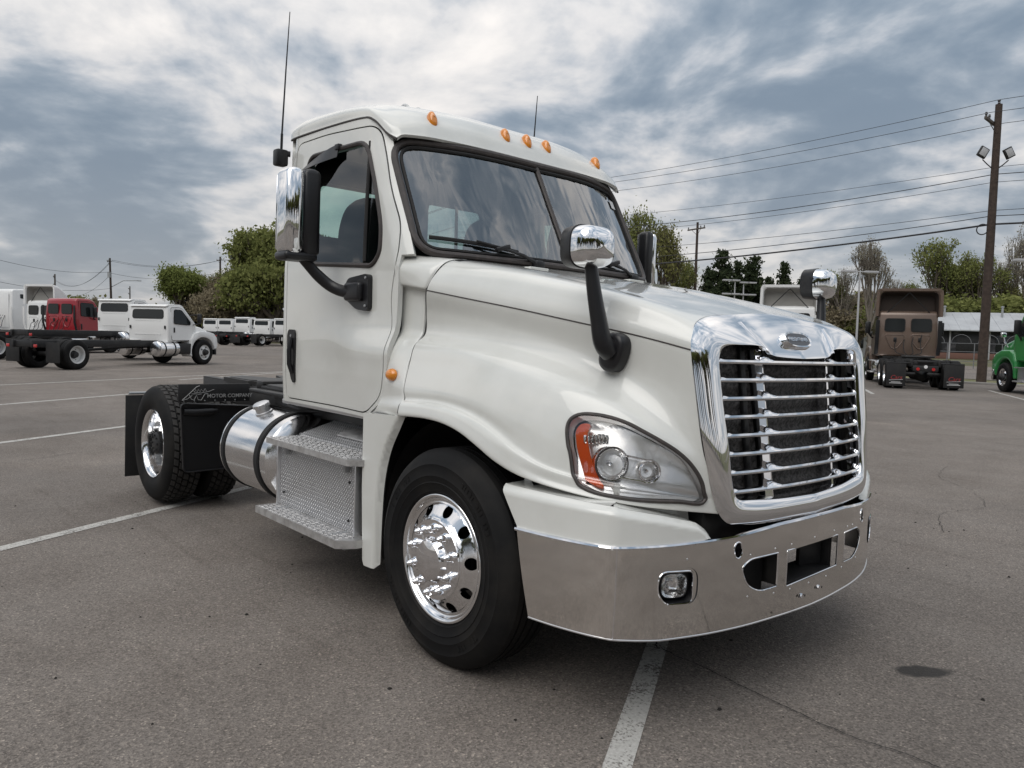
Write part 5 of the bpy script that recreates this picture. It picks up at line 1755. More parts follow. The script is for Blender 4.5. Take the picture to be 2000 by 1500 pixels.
    for sy in (-1, 1):
        mb = MB()
        y0 = sy * .43
        for xx0, xx1, zc in ((-5.12, 1.05, .905),):
            L_ = xx1 - xx0; xc = (xx0 + xx1) / 2
            mb.rbox((xc, y0, zc), (L_, .010, .27), .003); mb.rbox((xc, y0 - sy * .04, zc + .13), (L_, .09, .010), .003); mb.rbox((xc, y0 - sy * .04, zc - .13), (L_, .09, .010), .003)
        mb.build('frame_rail', fb, CH)
        # leaf springs front
        mb = MB()
        for k in range(3):
            mb.tube(list(crom([(.75 - .1 * k, sy * .44, .64 + .02 * k), (0, sy * .44, .50 + .02 * k), (-.75 + .1 * k, sy * .44, .66 + .02 * k)], 14)), .02, 6, flat=(.5, 1.8))
        mb.build('leaf_spring', fb, CH)
        mb = MB(); mb.lathe([(.11, -.12), (.12, -.06), (.12, .06), (.11, .12)], (-4.45, sy * .52, .62), 'z', 20); mb.build('air_spring', M_['black_rubber'], CH)
    mb = MB()
    for x in (-5.05, -4.65, -3.85, -3.0, -2.2, -1.2, .9):
        mb.rbox((x, 0, .90), (.08, .86, .22), .01)
    mb.build('crossmember', fb, CH)
    mb = MB(); mb.rbox((0, 0, .44), (.12, 1.9, .12), .03); mb.build('front_axle', fb, CH)
    mb = MB(); mb.tube([(-4.24, -1.0, .50), (-4.24, 1.0, .50)], .09, 14); mb.lathe([(.02, -.28), (.16, -.20), (.24, 0), (.20, .16), (.05, .22)], (-4.24, .05, .50), 'x', 24); mb.tube([(-4.0, .05, .55), (-2.0, 0, .75)], .055, 10)
    mb.build('drive_axle', fb, CH)
    mb = MB(); mb.rbox((.25, 0, 1.05), (1.45, .80, .95), .06); mb.rbox((-1.2, 0, .85), (1.6, .62, .55), .08); mb.rbox((.86, 0, 1.22), (.12, 1.15, .80), .02)
    mb.build('engine', M_['dark_void'], CH)
    # fifth wheel and deck plate
    mb = MB()
    pol = [(-4.75, -.18), (-4.55, -.45), (-3.95, -.46), (-3.75, -.28), (-3.75, .28), (-3.95, .46), (-4.55, .45), (-4.75, .18), (-4.35, .05), (-4.35, -.05)]
    mb.prism(pol, 1.03, 1.07, 'xy'); mb.rbox((-4.2, .40, 1.02), (.5, .06, .12), .01); mb.rbox((-4.2, -.40, 1.02), (.5, .06, .12), .01)
    mb.build('fifth_wheel', fb, CH)
    mb = MB(); mb.rbox((-2.62, -.2, 1.07), (.70, 1.35, .03), .01); mb.rbox((-2.62, -.2, 1.095), (.60, 1.2, .03), .01); mb.rbox((-2.95, -.55, 1.11), (.12, .5, .07), .02)
    for i in range(9): mb.box((-2.9 + i * .07, -.2, 1.115), (.02, 1.18, .012))
    mb.build('deck_plate', fb, CH)
    mb = MB(); mb.rbox((-2.55, -.62, 1.10), (.55, .35, .05), .012); mb.rbox((-2.45, -.70, 1.03), (.42, .22, .10), .02)
    mb.build('deck_step', fb, CH)
    # hoses and boxes below the cab floor above the tank
    mb = MB()
    r = np.random.RandomState(5)
    for k in range(9):
        z0 = 1.00 + .05 * r.rand(); y0 = -.62 - .28 * r.rand()
        pts = [(-2.3 + .05 * k, y0, z0), (-1.95, y0 - .03 + .1 * r.rand(), z0 + .03 * r.randn()), (-1.55, y0 + .08 * r.rand(), z0 + .02), (-1.2, y0 + .05 * r.randn(), z0 + .02 * r.randn()), (-.85, y0 + .05, z0 + .03)]
        mb.tube(list(crom(pts, 24)), .009 + .009 * r.rand(), 8)
    mb.build('air_hose', M_['black_rubber'], CH)
    mb = MB()
    for k in range(5):
        y0 = -.36 + .12 * k
        mb.tube(list(crom([(-2.28, y0, 1.45 - .05 * k), (-2.42, y0 + .05, 1.2), (-2.7, y0 - .1, 1.14), (-3.1, y0, 1.10), (-3.6, y0 * .8, 1.05)], 26)), .010 + .003 * (k % 2), 6)
    hel = [(-2.30 - .03 * math.cos(t) , .25 + .05 * math.sin(t), 1.75 - t * .011) for t in np.linspace(0, 40, 240)]
    mb.tube(hel, .007, 5)
    mb.build('suzie_lines', M_['black_rubber'], CH)
    mb = MB(); mb.lathe([(.0005, -3.45), (.11, -3.43), (.12, -3.38), (.12, -2.75), (.11, -2.70), (.0005, -2.68)], (0, -.30, .62), 'x', 20); mb.build('air_tank', fb, CH)
    mb = MB(); mb.rbox((-1.45, -.66, 1.0), (1.3, .30, .10), .02); mb.rbox((-1.2, -.72, 1.055), (.25, .14, .05), .015); mb.rbox((-1.75, -.78, 1.05), (.16, .12, .06), .015)
    mb.build('cab_mount', fb, CH)
    mb = MB(); mb.tube([(-2.30, -.86, 1.035), (-2.02, -.90, 1.035)], .011, 8); mb.lathe([(.016, 0), (.016, .03), (.0005, .031)], (-2.33, -.86, 1.035), 'x', 10); mb.build('grab_fitting', M_['galvanised'], CH)
    for sy in (-1, 1):
        mb = MB(); mb.rbox((-1.5, sy * .99, 1.068), (1.18, .05, .03), .008); mb.build('sill_strip', M_['aluminium_satin'], CH)
        # quarter fender panel ahead of the drive wheels, sign flap above it
        Q = empty('quarter_fender', (0, 0, 0)); Q.parent = T
        yl = lambda a: sy * a
        pol = rounded([(yl(1.175), .915), (yl(.54), .875), (yl(.54), .36), (yl(1.145), .345)], .04, 5)
        def qf(q):
            return np.stack([-3.60 + .0 * q[:, 0] + .02 * np.clip((q[:, 1] - .86) / .05, 0, 1), q[:, 0], q[:, 1]], 1)
        sheet_out('fender_panel', qf, pol, (-5, 0, .6), cell=.05, mat=M_['black_plastic'], parent=Q, thick=.02)
        mb = MB(); mb.tube([(-3.585, yl(1.15), .845), (-3.585, yl(1.06), .838), (-3.583, yl(.93), .842), (-3.60, yl(.87), .85)], [.03, .034, .034, .018], 10, flat=(.9, .6)); mb.build('panel_rib', M_['black_plastic'], Q, 60)
        edge = [(-3.585, p[0], p[1]) for p in pol]; mb = MB(); mb.tube(edge, .006, 6, closed=True); mb.build('panel_edge', M_['black_satin'], Q)
        mb = MB(); mb.rbox((-3.60, yl(.895), .998), (.012, .60, .15), .004); fl_ = mb.build('sign_flap', M_['vinyl'], Q)
        mb = MB()
        for i in range(7): mb.lathe([(.006, .007), (.004, .010), (.0005, .010)], (-3.60, yl(1.15 - .085 * i), .935), 'x', 6)
        mb.build('flap_rivet', M_['galvanised'], fl_)
        Mt = basis((0, 1, 0), (0, 0, 1), (-3.590, 0, 0))
        if sy < 0:
            font('flap_lettering', 'MOTOR COMPANY', .044, Mt @ Matrix.Translation((-.770, .972, 0)), M_['print_grey'], fl_, .0008, bold=.0004)
            y0 = -1.185
        else:
            font('flap_lettering', 'MOTOR COMPANY', .044, Mt @ Matrix.Translation((.99, .972, 0)), M_['print_grey'], fl_, .0008, bold=.0004)
            y0 = .60
        # brush-stroke emblem left of the words: a peak, a zigzag and a trailing flourish
        mb = MB()
        def st(pts, r=.0032):
            mb.tube([(-3.590, y0 + a, .93 + b) for a, b in pts], r, 5)
        st([(.02, .01), (.10, .085), (.135, .120), (.16, .128)]); st([(.02, .01), (.06, .02), (.10, .05)], .0025)
        st([(.075, .055), (.095, .018), (.115, .010), (.135, .05), (.15, .012), (.175, .010), (.205, .062), (.23, .06)])
        st([(.095, .062), (.125, .062), (.15, .058), (.175, .06)], .0025)
        st([(.105, .098), (.118, .075), (.128, .098), (.140, .078), (.150, .098), (.165, .078), (.172, .100), (.19, .08), (.205, .104), (.215, .085)], .0028)
        st([(.12, .072), (.18, .070), (.235, .080), (.28, .098)], .0022)
        mb.build('flap_emblem', M_['print_grey'], fl_)
        # mud flap
        mb = MB(); mb.rbox((-5.02, yl(.90), .475), (.012, .60, .78), .004); mf = mb.build('mud_flap', M_['black_rubber'], Q)
        mb = MB(); mb.tube([(-5.02, yl(.45), .885), (-5.02, yl(1.17), .885)], .014, 8); mb.build('flap_hanger', M_['galvanised'], mf)
    # wheels
    for sy in (-1, 1):
        wheel_front(T, sy, 0, .515 + (.02 if sy > 0 else 0))
        wheel_rear(T, sy, -4.243, .505 if sy < 0 else .52)
    # rear light bar
    mb = MB(); mb.rbox((-5.14, 0, .86), (.05, .86, .14), .01); mb.build('rear_crossbar', fb, CH)
    for sy in (-1, 1):
        mb = MB(); mb.lathe([(.05, -.0), (.05, -.02), (.0005, -.03)], (-5.165, sy * .28, .86), 'x', 18); mb.build('tail_lamp', M_['red_lens'], CH)
    return T


TRUCK = build_truck()
# ------------------------------------------------------------------ background vehicles
HEAD = math.radians(118.4)


def bprism(mb, poly, y0, y1, r=.05, seg=2, plane='xz', m=0, shape=None):
    bm = bmesh.new()
    def P(q, h):
        return {'xz': (q[0], h, q[1]), 'yz': (h, q[0], q[1]), 'xy': (q[0], q[1], h)}[plane]
    a = [bm.verts.new(P(q, y0)) for q in poly]; b = [bm.verts.new(P(q, y1)) for q in poly]
    n = len(poly)
    bm.faces.new(a); bm.faces.new(b[::-1])
    for i in range(n):
        bm.faces.new((a[i], b[i], b[(i + 1) % n], a[(i + 1) % n]))
    if shape:
        for v in bm.verts: v.co = Vector(shape(v.co))
    bmesh.ops.recalc_face_normals(bm, faces=bm.faces)
    if r > 0:
        es = [e for e in bm.edges if e.calc_face_angle(0) > .35]
        bmesh.ops.bevel(bm, geom=es, offset=r, segments=seg, profile=.5, affect='EDGES', clamp_overlap=True)
    bm.verts.ensure_lookup_table()
    mb.add([v.co for v in bm.verts], [[v.index for v in f.verts] for f in bm.faces], m)
    bm.free()
    return mb


def bg_wheel(parent, x, y, sy, rim='white_wheel', dual=False, R=.51, deep=False, z=None):
    w = empty('wheel', (x, y, R if z is None else z)); w.parent = parent
    s = sy
    wd = .28
    mb = MB()
    pr = [(.29, .05), (.30, .0), (.36, -.02), (.44, -.015), (.485, .005), (R - .004, .03), (R, .06), (R, .10), (R - .01, .105), (R - .01, .115), (R, .12), (R, .17), (R - .01, .175), (R - .01, .185), (R, .19), (R - .004, .245), (.47, .28), (.36, .29), (.29, .26)]
    mb.lathe([(r, -h * s) for r, h in pr], (0, 0, 0), 'y', 36)
    mb.build('tyre', M_['tyre_rubber'], w, 30)
    if dual:
        mb = MB(); mb.lathe([(r, -(h + .34) * s) for r, h in pr], (0, 0, 0), 'y', 36); mb.build('inner_tyre', M_['tyre_rubber'], w, 30)
    mb = MB()
    if deep:
        p2 = [(.303, -.004), (.285, .004), (.270, .04), (.262, .15), (.14, .165)]
    else:
        p2 = [(.303, -.004), (.285, .004), (.270, .03), (.25, .04), (.19, .0), (.14, -.01)]
    mb.lathe([(r, -h * s) for r, h in p2], (0, 0, 0), 'y', 32); mb.build('rim', M_[rim], w, 40)
    h0 = p2[-1][1]
    mb = MB(); mb.lathe([(.14, -h0 * s), (.13, -(h0 - .03) * s), (.10, -(h0 - .05) * s), (.095, -(h0 - .12) * s), (.0005, -(h0 - .13) * s)], (0, 0, 0), 'y', 20); mb.build('hub', M_['frame_black'], w, 40)
    for k in range(5):
        a = 2 * PI * k / 5
        mb = MB(); q = [(.035, -(h0 - .006) * s), (.0005, -(h0 - .007) * s)]
        mb.lathe(q, (.205 * math.cos(a), -(.012 if not deep else -.0) * s * 0, .205 * math.sin(a)), 'y', 10)
        mb.build('hand_hole', M_['dark_void'], w)
    return w


def panel(name, poly, h, th, plane, mat, parent, r=.0):
    mb = MB(); bprism(mb, poly, h, h + th, r, 1, plane); return mb.build(name, mat, parent, 30)


def rails(T, x0, x1, zc=.88, h=.24, w=.43):
    for sy in (-1, 1):
        mb = MB(); mb.rbox(((x0 + x1) / 2, sy * w, zc), (x1 - x0, .08, h), .006); mb.build('frame_rail', M_['frame_black'], T)
    mb = MB()
    n = int((x1 - x0) / 1.1)
    for i in range(n + 1):
        mb.rbox((x0 + .1 + i * (x1 - x0 - .2) / n, 0, zc), (.08, .86, h * .8), .006)
    tag(mb.build('crossmembers', M_['frame_black'], T), kind='stuff')


def medium_truck(name, label, pos, rz, paint='white_paint_bg', wb=6.0, lift=0.0, group=None, simple=False, tail=1.1, cat='truck'):
    T = empty(name, pos, rz, label, cat, group)
    p = M_[paint]
    L0 = lift
    zs = lambda pts: [(x, z + L0) for x, z in pts]
    tumble = lambda c: (c.x, c.y * (1 - max(0, c.z - 1.65 - L0) * .075), c.z)
    # cab
    mb = MB()
    cab = zs([(-1.80, .92), (-1.82, 1.7), (-1.78, 2.28), (-1.68, 2.36), (-1.1, 2.38), (-.92, 2.32), (-.30, 1.66), (-.28, .98)])
    bprism(mb, cab, -1.0, 1.0, .07, 3, shape=tumble)
    c = mb.build('cab', p, T)
    # roof cap edge
    mb = MB(); bprism(mb, zs([(-1.85, 2.31), (-1.82, 2.36), (-1.7, 2.395), (-1.1, 2.405), (-.93, 2.345), (-.98, 2.32)]), -.94, .94, .03, 2); mb.build('roof_edge', p, T)
    gl = M_['bg_glass']
    tx = lambda z: 1.0 * (1 - max(0, z - 1.65) * .075)
    # rear window, seal first then glass
    def quad(name, pts, mat, parent, th=.012):
        mb = MB(); P = [Vector(q) for q in pts]; n = (P[1] - P[0]).cross(P[-1] - P[0]).normalized()
        k = len(P); mb.add([q for q in P] + [q + n * th for q in P], [tuple(range(k - 1, -1, -1)), tuple(range(k, 2 * k))] + [(i, (i + 1) % k, (i + 1) % k + k, i + k) for i in range(k)])
        return mb.build(name, mat, parent, 30)
    rw = rounded([(-.76, 1.86 + L0), (.76, 1.86 + L0), (.74, 2.17 + L0), (-.74, 2.17 + L0)], .09, 4)
    bx = lambda z: -1.82 + (z - 1.7 - L0) * .069 if z > 1.7 + L0 else -1.82
    sl = quad('rear_window', [(bx(z) - .006, -y, z) for y, z in offset_poly(rw, .03)], M_['black_rubber'], T)
    quad('pane', [(bx(z) - .012, -y, z) for y, z in rw], gl, sl, .008)
    for k in range(2):
        z = 1.76 + L0 if k else 1.22 + L0
        for i in range(9):
            mb = MB(); mb.rbox((-1.825, -.60 + .15 * i, z), (.02, .075, .022), .006); mb.build('pressed_slot', p, T)
            if simple: break
    for sy in (-1, 1):
        mb = MB(); mb.rbox((-1.84, sy * .87, 1.50 + L0), (.03, .07, .13), .01); mb.build('vent_cover', M_['black_plastic'], T)
    for sy in (-1, 1):
        # door proud of the cab side, its window and handle
        dpoly = rounded(zs([(-1.62, 1.0), (-.60, 1.0), (-.52, 1.25), (-.52, 1.66), (-1.03, 2.25), (-1.20, 2.29), (-1.62, 2.27)]), .08, 3)
        def side(poly, off):
            return [(x, sy * (tx(z - L0) + off), z) for x, z in (poly if sy < 0 else poly[::-1])]
        d = quad('door', side(dpoly, .002), p, T, .014)
        wpoly = rounded(zs([(-1.50, 1.66), (-.66, 1.62), (-.64, 1.72), (-1.08, 2.18), (-1.46, 2.19)]), .07, 3)
        wn = quad('door_window', side(offset_poly(wpoly, .025), .017), M_['black_rubber'], d, .006)
        if not simple: quad('door_gap', side(offset_poly(dpoly, .016), -.002), M_['dark_void'], d, .006)
        quad('door_glass', side(wpoly, .022), gl, d, .006)
        mb = MB(); mb.rbox((-1.50, sy * (1.0 + .02), 1.40 + L0), (.06, .03, .20), .012); mb.build('door_handle', M_['black_plastic'], d)
        if not simple:
            mb = MB(); mb.rbox((-.42, sy * 1.28, 1.88 + L0), (.10, .16, .40), .03); mb.tube([(-.55, sy * 1.07, 1.62 + L0), (-.45, sy * 1.25, 1.66 + L0), (-.43, sy * 1.28, 1.75 + L0)], .02, 6); mb.tube([(-.43, sy * 1.28, 2.05 + L0), (-.70, sy * 1.05, 2.0 + L0)], .015, 6)
            mb.build('door_mirror', M_['black_plastic'], T)
    # windscreen
    quad('windscreen', [(-.34, -.90, 1.72 + L0), (-.34, .90, 1.72 + L0), (-.86, .85, 2.27 + L0), (-.86, -.85, 2.27 + L0)], gl, T, .02)
    # hood with round fenders
    mb = MB()
    bprism(mb, zs([(-.30, 1.0), (-.30, 1.64), (.30, 1.52), (.72, 1.36), (.86, 1.18), (.90, .72), (.5, .72), (.3, 1.0)]), -.72, .72, .07, 3); h = mb.build('hood', p, T)
    for sy in (-1, 1):
        arch = []
        for a in np.linspace(math.radians(200), math.radians(-8), 16): arch.append((.66 * math.cos(a), .53 + .60 * math.sin(a)))
        top = [(.84, .80), (.80, 1.10), (.62, 1.28), (.30, 1.36), (-.20, 1.36), (-.50, 1.28), (-.70, 1.02), (-.74, .40)]
        mb = MB(); bprism(mb, zs(arch + top), sy * .62, sy * 1.12, .04, 2); mb.build('fender', p, h)
        mb = MB(); mb.rbox((.84, sy * .86, 1.02 + L0), (.05, .30, .20), .03); mb.build('headlight', M_['lamp_frost'], T)
        mb = MB(); mb.rbox((.865, sy * .99, 1.04 + L0), (.03, .08, .12), .015); mb.build('turn_signal', M_['amber_lens'], T)
    mb = MB()
    for i in range(6): mb.box((.90, 0, .82 + i * .07 + L0), (.02, 1.1, .035))
    mb.build('grille', M_['black_plastic'], T)
    mb = MB(); bprism(mb, [(.75, -1.12), (.98, -.8), (1.02, 0), (.98, .8), (.75, 1.12), (.65, 1.12), (.65, -1.12)], .40, .68, .02, 2, 'xy'); mb.build('bumper', M_['black_plastic'], T)
    rails(T, -wb - tail, .7, .86 + L0)
    for sy in (-1, 1):
        bg_wheel(T, 0, sy * 1.16, sy, deep=False)
        bg_wheel(T, -wb, sy * 1.17, sy, dual=True, deep=True)
        mb = MB(); mb.rbox((-wb - .72, sy * .92, .58), (.015, .62, .68), .004); mb.build('mud_flap', M_['black_rubber'], T)
        if sy < 0 or not simple:
            mb = MB(); mb.rbox((-.98, sy * .93, .66 + L0), (.62, .36, .42), .03); mb.build('battery_box', M_['frame_black'], T)
            mb = MB(); mb.lathe([(.0005, -2.3), (.25, -2.29), (.29, -2.26), (.30, -2.2), (.30, -1.35), (.29, -1.31), (.0005, -1.28)], (0, sy * .84, .66 + L0), 'x', 28)
            tk = mb.build('fuel_tank', M_['aluminium_tank'], T)
            for x in (-2.05, -1.55):
                mb = MB(); mb.lathe([(.302, x - .03), (.308, x - .03), (.308, x + .03), (.302, x + .03)], (0, sy * .84, .66 + L0), 'x', 28); mb.build('tank_strap', M_['black_rubber'], tk)
        mb = MB(); mb.rbox((-wb - tail - .01, sy * .62, .80 + L0), (.03, .14, .10), .01); mb.build('tail_lamp', M_['red_lens'], T)
    mb = MB(); mb.tube([(-wb, -1.0, .5), (-wb, 1.0, .5)], .08, 10); mb.lathe([(.02, -.22), (.18, -.1), (.22, 0), (.15, .15), (.02, .2)], (-wb, 0, .5), 'x', 14); mb.build('rear_axle', M_['frame_black'], T)
    mb = MB(); mb.rbox((-.5, 0, .95 + L0), (1.6, .8, .5), .05); mb.tube([(-1.2, 0, .8), (-wb, 0, .55)], .05, 8); mb.build('driveline', M_['dark_void'], T)
    return T


def big_tractor(name, label, pos, rz, paint, fairing=False, sleeper=False, lift=0.0, wb=5.0, tandem=True, group=None, rim='aluminium_polished', flap_print=False, front=True, chrome_step=True):
    T = empty(name, pos, rz, label, 'truck', group)
    p = M_[paint]
    xb = -3.75 if sleeper else -2.15
    top = 3.55 if sleeper else 2.88
    L0 = lift
    tumble = lambda c: (c.x, c.y * (1 - max(0, c.z - 1.8 - L0) * .05), c.z)
    mb = MB()
    prof = [(xb, 1.08), (xb - .02, 2.0), (xb + .05, top - .10), (xb + .18, top), (-1.25, top), (-.98, top - .12 if not sleeper else top - .35), (-.90, 2.66), (-.40, 1.95), (-.40, 1.08)]
    if sleeper: prof = [(xb, 1.02), (xb - .02, 2.0), (xb + .04, top - .12), (xb + .15, top), (-2.6, top + .05), (-1.75, top - .12), (-1.05, 2.82), (-.40, 1.95), (-.40, 1.08)]
    W_ = 1.10
    bprism(mb, [(x, z + L0) for x, z in prof], -W_, W_, .09, 3, shape=tumble)
    cab = mb.build('cab', p, T)
    tx = lambda z: W_ * (1 - max(0, z - 1.8) * .05)

    def quad(name, pts, mat, parent, th=.012):
        mb = MB(); P = [Vector(q) for q in pts]; n = (P[1] - P[0]).cross(P[-1] - P[0]).normalized()
        k = len(P); mb.add([q for q in P] + [q + n * th for q in P], [tuple(range(k - 1, -1, -1)), tuple(range(k, 2 * k))] + [(i, (i + 1) % k, (i + 1) % k + k, i + k) for i in range(k)])
        return mb.build(name, mat, parent, 30)
    bx = xb - .024
    if not sleeper:
        for sy in (-1, 1):
            w = rounded([(sy * .13, 2.08 + L0), (sy * .82, 2.08 + L0), (sy * .80, 2.55 + L0), (sy * .13, 2.55 + L0)], .08, 4)
            if sy > 0: w = w[::-1]
            w = w[::-1]
            pts = [(bx, y, z) for y, z in offset_poly(w, .03)]
            sl = quad('rear_window', pts, M_['black_rubber'], T, -.012)
            quad('pane', [(bx - .016, y, z) for y, z in w], M_['bg_glass'], sl, .006)
            # pressed shield rib below each window and its little vent
            rib = [(.14, 1.94), (.78, 1.94), (.80, 1.86), (.60, 1.46), (.50, 1.38), (.36, 1.40), (.18, 1.66), (.14, 1.80)]
            mb = MB(); mb.tube([(bx + .012, sy * y, z + L0) for y, z in rounded(rib, .07, 3)], .026, 6, closed=True); mb.build('pressed_rib', p, T, 60)
            mb = MB(); mb.rbox((bx - .002, sy * .44, 1.74 + L0), (.03, .11, .17), .01); mb.build('vent_cover', M_['black_plastic'], T)
    else:
        mb = MB(); mb.rbox((bx - .0, .0, 2.25 + L0), (.03, 1.6, 2.1), .01); mb.build('back_panel', p, T)
        mb = MB()
        for i in range(4): mb.rbox((bx - .01, -.3 + .2 * i, 1.95 + L0), (.03, .05, .05), .01)
        mb.build('back_vents', M_['black_plastic'], T)
    for sy in (-1, 1):
        mb = MB(); mb.tube([(xb + .02, sy * (W_ + .0), 1.15 + L0), (xb - .12, sy * (W_ + .01), 1.6 + L0), (xb - .12, sy * (W_), 2.5 + L0)], .05, 6, flat=(.4, 1.6)); mb.build('cab_extender', M_['black_plastic'] if paint != 'white_paint_bg' else p, T)

        def side(poly, off):
            return [(x, sy * (tx(z - L0) + off), z) for x, z in (poly if sy < 0 else poly[::-1])]
        dp = rounded([(-1.98, 1.12 + L0), (-.72, 1.12 + L0), (-.62, 1.9 + L0), (-1.05, 2.70 + L0), (-1.98, 2.74 + L0)], .09, 3)
        if sleeper: pass
        d = quad('door', side(dp, .003), p, T, .014)
        quad('door_gap', side(offset_poly(dp, .018), -.004), M_['dark_void'], d, .008)
        wp = rounded([(-1.86, 1.97 + L0), (-.80, 1.93 + L0), (-.78, 2.05 + L0), (-1.12, 2.62 + L0), (-1.86, 2.64 + L0)], .08, 3)
        wf = quad('door_window', side(offset_poly(wp, .025), .018), M_['black_rubber'], d, .006)
        quad('door_glass', side(wp, .024), M_['bg_glass'], d, .006)
        mb = MB(); mb.rbox((-1.85, sy * (W_ + .02), 1.40 + L0), (.08, .03, .30), .012); mb.build('door_handle', M_['black_plastic'], d)
        if sleeper:
            wp2 = rounded([(-3.2, 3.0 + L0), (-2.45, 2.98 + L0), (-2.7, 3.25 + L0), (-3.2, 3.27 + L0)], .06, 3)
            quad('sleeper_window', side(wp2, .004), M_['bg_glass'], T, .01)
        mb = MB(); mb.rbox((-1.22, sy * 1.34, 2.22 + L0), (.14, .20, .48), .04); mb.tube([(-1.0, sy * 1.12, 1.80 + L0), (-1.18, sy * 1.20, 1.84 + L0), (-1.22, sy * 1.32, 2.0 + L0)], .03, 6); mb.build('door_mirror', M_['black_plastic'], T)
    quad('windscreen', [(-.43, -.93, 2.0 + L0), (-.43, .93, 2.0 + L0), (-.87, .88, 2.62 + L0), (-.87, -.88, 2.62 + L0)], M_['bg_glass'], T, .02)
    if front:
        mb = MB(); bprism(mb, [(x, z + L0) for x, z in [(-.42, 1.2), (-.42, 1.93), (.3, 1.82), (.98, 1.66), (1.10, 1.50), (1.18, .85), (.8, .80), (.6, 1.2)]], -.80, .80, .09, 3); h = mb.build('hood', p, T)
        for sy in (-1, 1):
            arch = [(.64 * math.cos(a), .53 + .62 * math.sin(a)) for a in np.linspace(math.radians(186), math.radians(-2), 14)]
            topp = [(1.05, .80), (1.0, 1.10), (.75, 1.34), (.30, 1.46), (-.30, 1.46), (-.62, 1.36), (-.76, 1.1), (-.78, .5)]
            mb = MB(); bprism(mb, [(x, z + L0) for x, z in arch + topp], sy * .70, sy * 1.16, .07, 3); mb.build('fender', p, h)
            mb = MB(); mb.rbox((.98, sy * .92, 1.14 + L0), (.18, .34, .26), .06); mb.build('headlight', M_['lamp_frost'], T)
            mb = MB(); mb.tube([(.55, sy * .84, 1.55 + L0), (.60, sy * .95, 1.75 + L0), (.6, sy * .98, 1.9 + L0)], .025, 6); mb.rbox((.6, sy * 1.0, 1.98 + L0), (.14, .18, .17), .04); mb.build('hood_mirror', M_['chrome_clean'] if paint == 'green_paint' else M_['black_plastic'], T)
        mb = MB(); mb.rbox((1.16, 0, 1.2 + L0), (.06, 1.2, .72), .03, M=Matrix.Rotation(-.1, 3, 'Y')); mb.build('grille', M_['chrome_clean'], T)
        mb = MB(); bprism(mb, [(.85, -1.2), (1.15, -.9), (1.28, 0), (1.15, .9), (.85, 1.2), (.75, 1.2), (.75, -1.2)], .38, .76, .02, 2, 'xy'); mb.build('bumper', M_['stainless'], T)
    rear = wb + (1.35 if tandem else 0)
    rails(T, -rear - .75, .9, .92)
    axles = [0, -wb] + ([-wb - 1.32] if tandem else [])
    for i, x in enumerate(axles):
        for sy in (-1, 1):
            bg_wheel(T, x, sy * 1.19, sy, rim=rim, dual=i > 0, deep=i > 0)
        if i:
            mb = MB(); mb.tube([(x, -1.0, .5), (x, 1.0, .5)], .08, 10); mb.lathe([(.02, -.22), (.18, -.1), (.24, 0), (.15, .15), (.02, .2)], (x, 0, .5), 'x', 14); mb.build('drive_axle', M_['frame_black'], T)
    for sy in (-1, 1):
        x = -rear - .68
        mb = MB(); mb.rbox((x, sy * .90, .50), (.016, .62, .80), .004); mf = mb.build('mud_flap', M_['black_rubber'], T)
        mb = MB(); mb.tube([(x, sy * .42, .92), (x, sy * 1.20, .92)], .018, 6); mb.build('flap_hanger', M_['frame_black'], mf)
        if flap_print:
            Mx = basis((0, -1, 0), (0, 0, 1), (x - .010, sy * .90, .40))
            font('flap_lettering', 'Cars', .20, Mx, M_['print_red'], mf, .001, shear=.35)
            mb = MB()
            for (a, b, w_) in ((-.02, .21, .30), (0, .17, .40)):
                mb.box((x - .010, sy * .90, b + .03), (.002, w_, .018))
            mb.tube([(x - .011, sy * .90 + .22, .30), (x - .011, sy * .90 - .22, .335)], .006, 5)
            mb.build('flap_small_print', M_['print_white'], mf)
        mb = MB(); mb.lathe([(.0005, -3.1), (.28, -3.08), (.30, -3.0), (.30, -1.6), (.28, -1.52), (.0005, -1.5)], (0, sy * .88, .68), 'x', 28); mb.build('fuel_tank', M_['aluminium_tank'], T)
        mb = MB(); mb.rbox((-1.4, sy * 1.16, .42), (1.1, .18, .05), .01); mb.rbox((-1.4, sy * 1.14, .88), (1.1, .16, .04), .01); mb.rbox((-1.2, sy * 1.0, .65), (.7, .2, .4), .02); mb.build('steps', M_['aluminium_satin'], T)
        mb = MB(); mb.lathe([(.055, 0), (.055, -.03), (.0005, -.035)], (-rear - .78, sy * .24, .72), 'x', 14); mb.build('tail_lamp', M_['red_lens'], T)
    mb = MB(); mb.rbox((-rear - .76, 0, .74), (.04, .80, .20), .01); mb.rbox((-rear - .5, 0, .98), (.6, .5, .06), .01); mb.build('rear_plate', M_['frame_black'], T)
    mb = MB(); mb.lathe([(.06, 0), (.06, -.015), (.0005, -.016)], (-rear - .785, 0, .80), 'x', 14); mb.build('reverse_lamp', M_['lamp_frost'], T)
    mb = MB(); mb.rbox((-wb - .5, 0, 1.12), (1.0, .95, .07), .02); mb.rbox((-wb + .4, 0, 1.07), (.7, .9, .04), .01); mb.build('fifth_wheel', M_['frame_black'], T)
    mb = MB()
    r = np.random.RandomState(3)
    for k in range(4):
        y0 = -.5 + .3 * k
        mb.tube(list(crom([(bx - .03, y0, 1.95 + L0 - .1 * k), (bx - .16, y0 + .06, 1.55 + L0), (bx - .28, y0 + .02, 1.25 + L0), (bx - .5, .3 * y0, 1.14)], 12)), .016, 5)
    mb.build('air_hoses', M_['black_rubber'], T)
    mb = MB(); mb.rbox((-.3, 0, 1.15 + L0), (1.8, .9, .5), .05); mb.rbox((xb + .8, 0, 1.02 + L0), (abs(xb) - .5, 1.7, .12), .02); mb.build('underbody', M_['dark_void'], T)
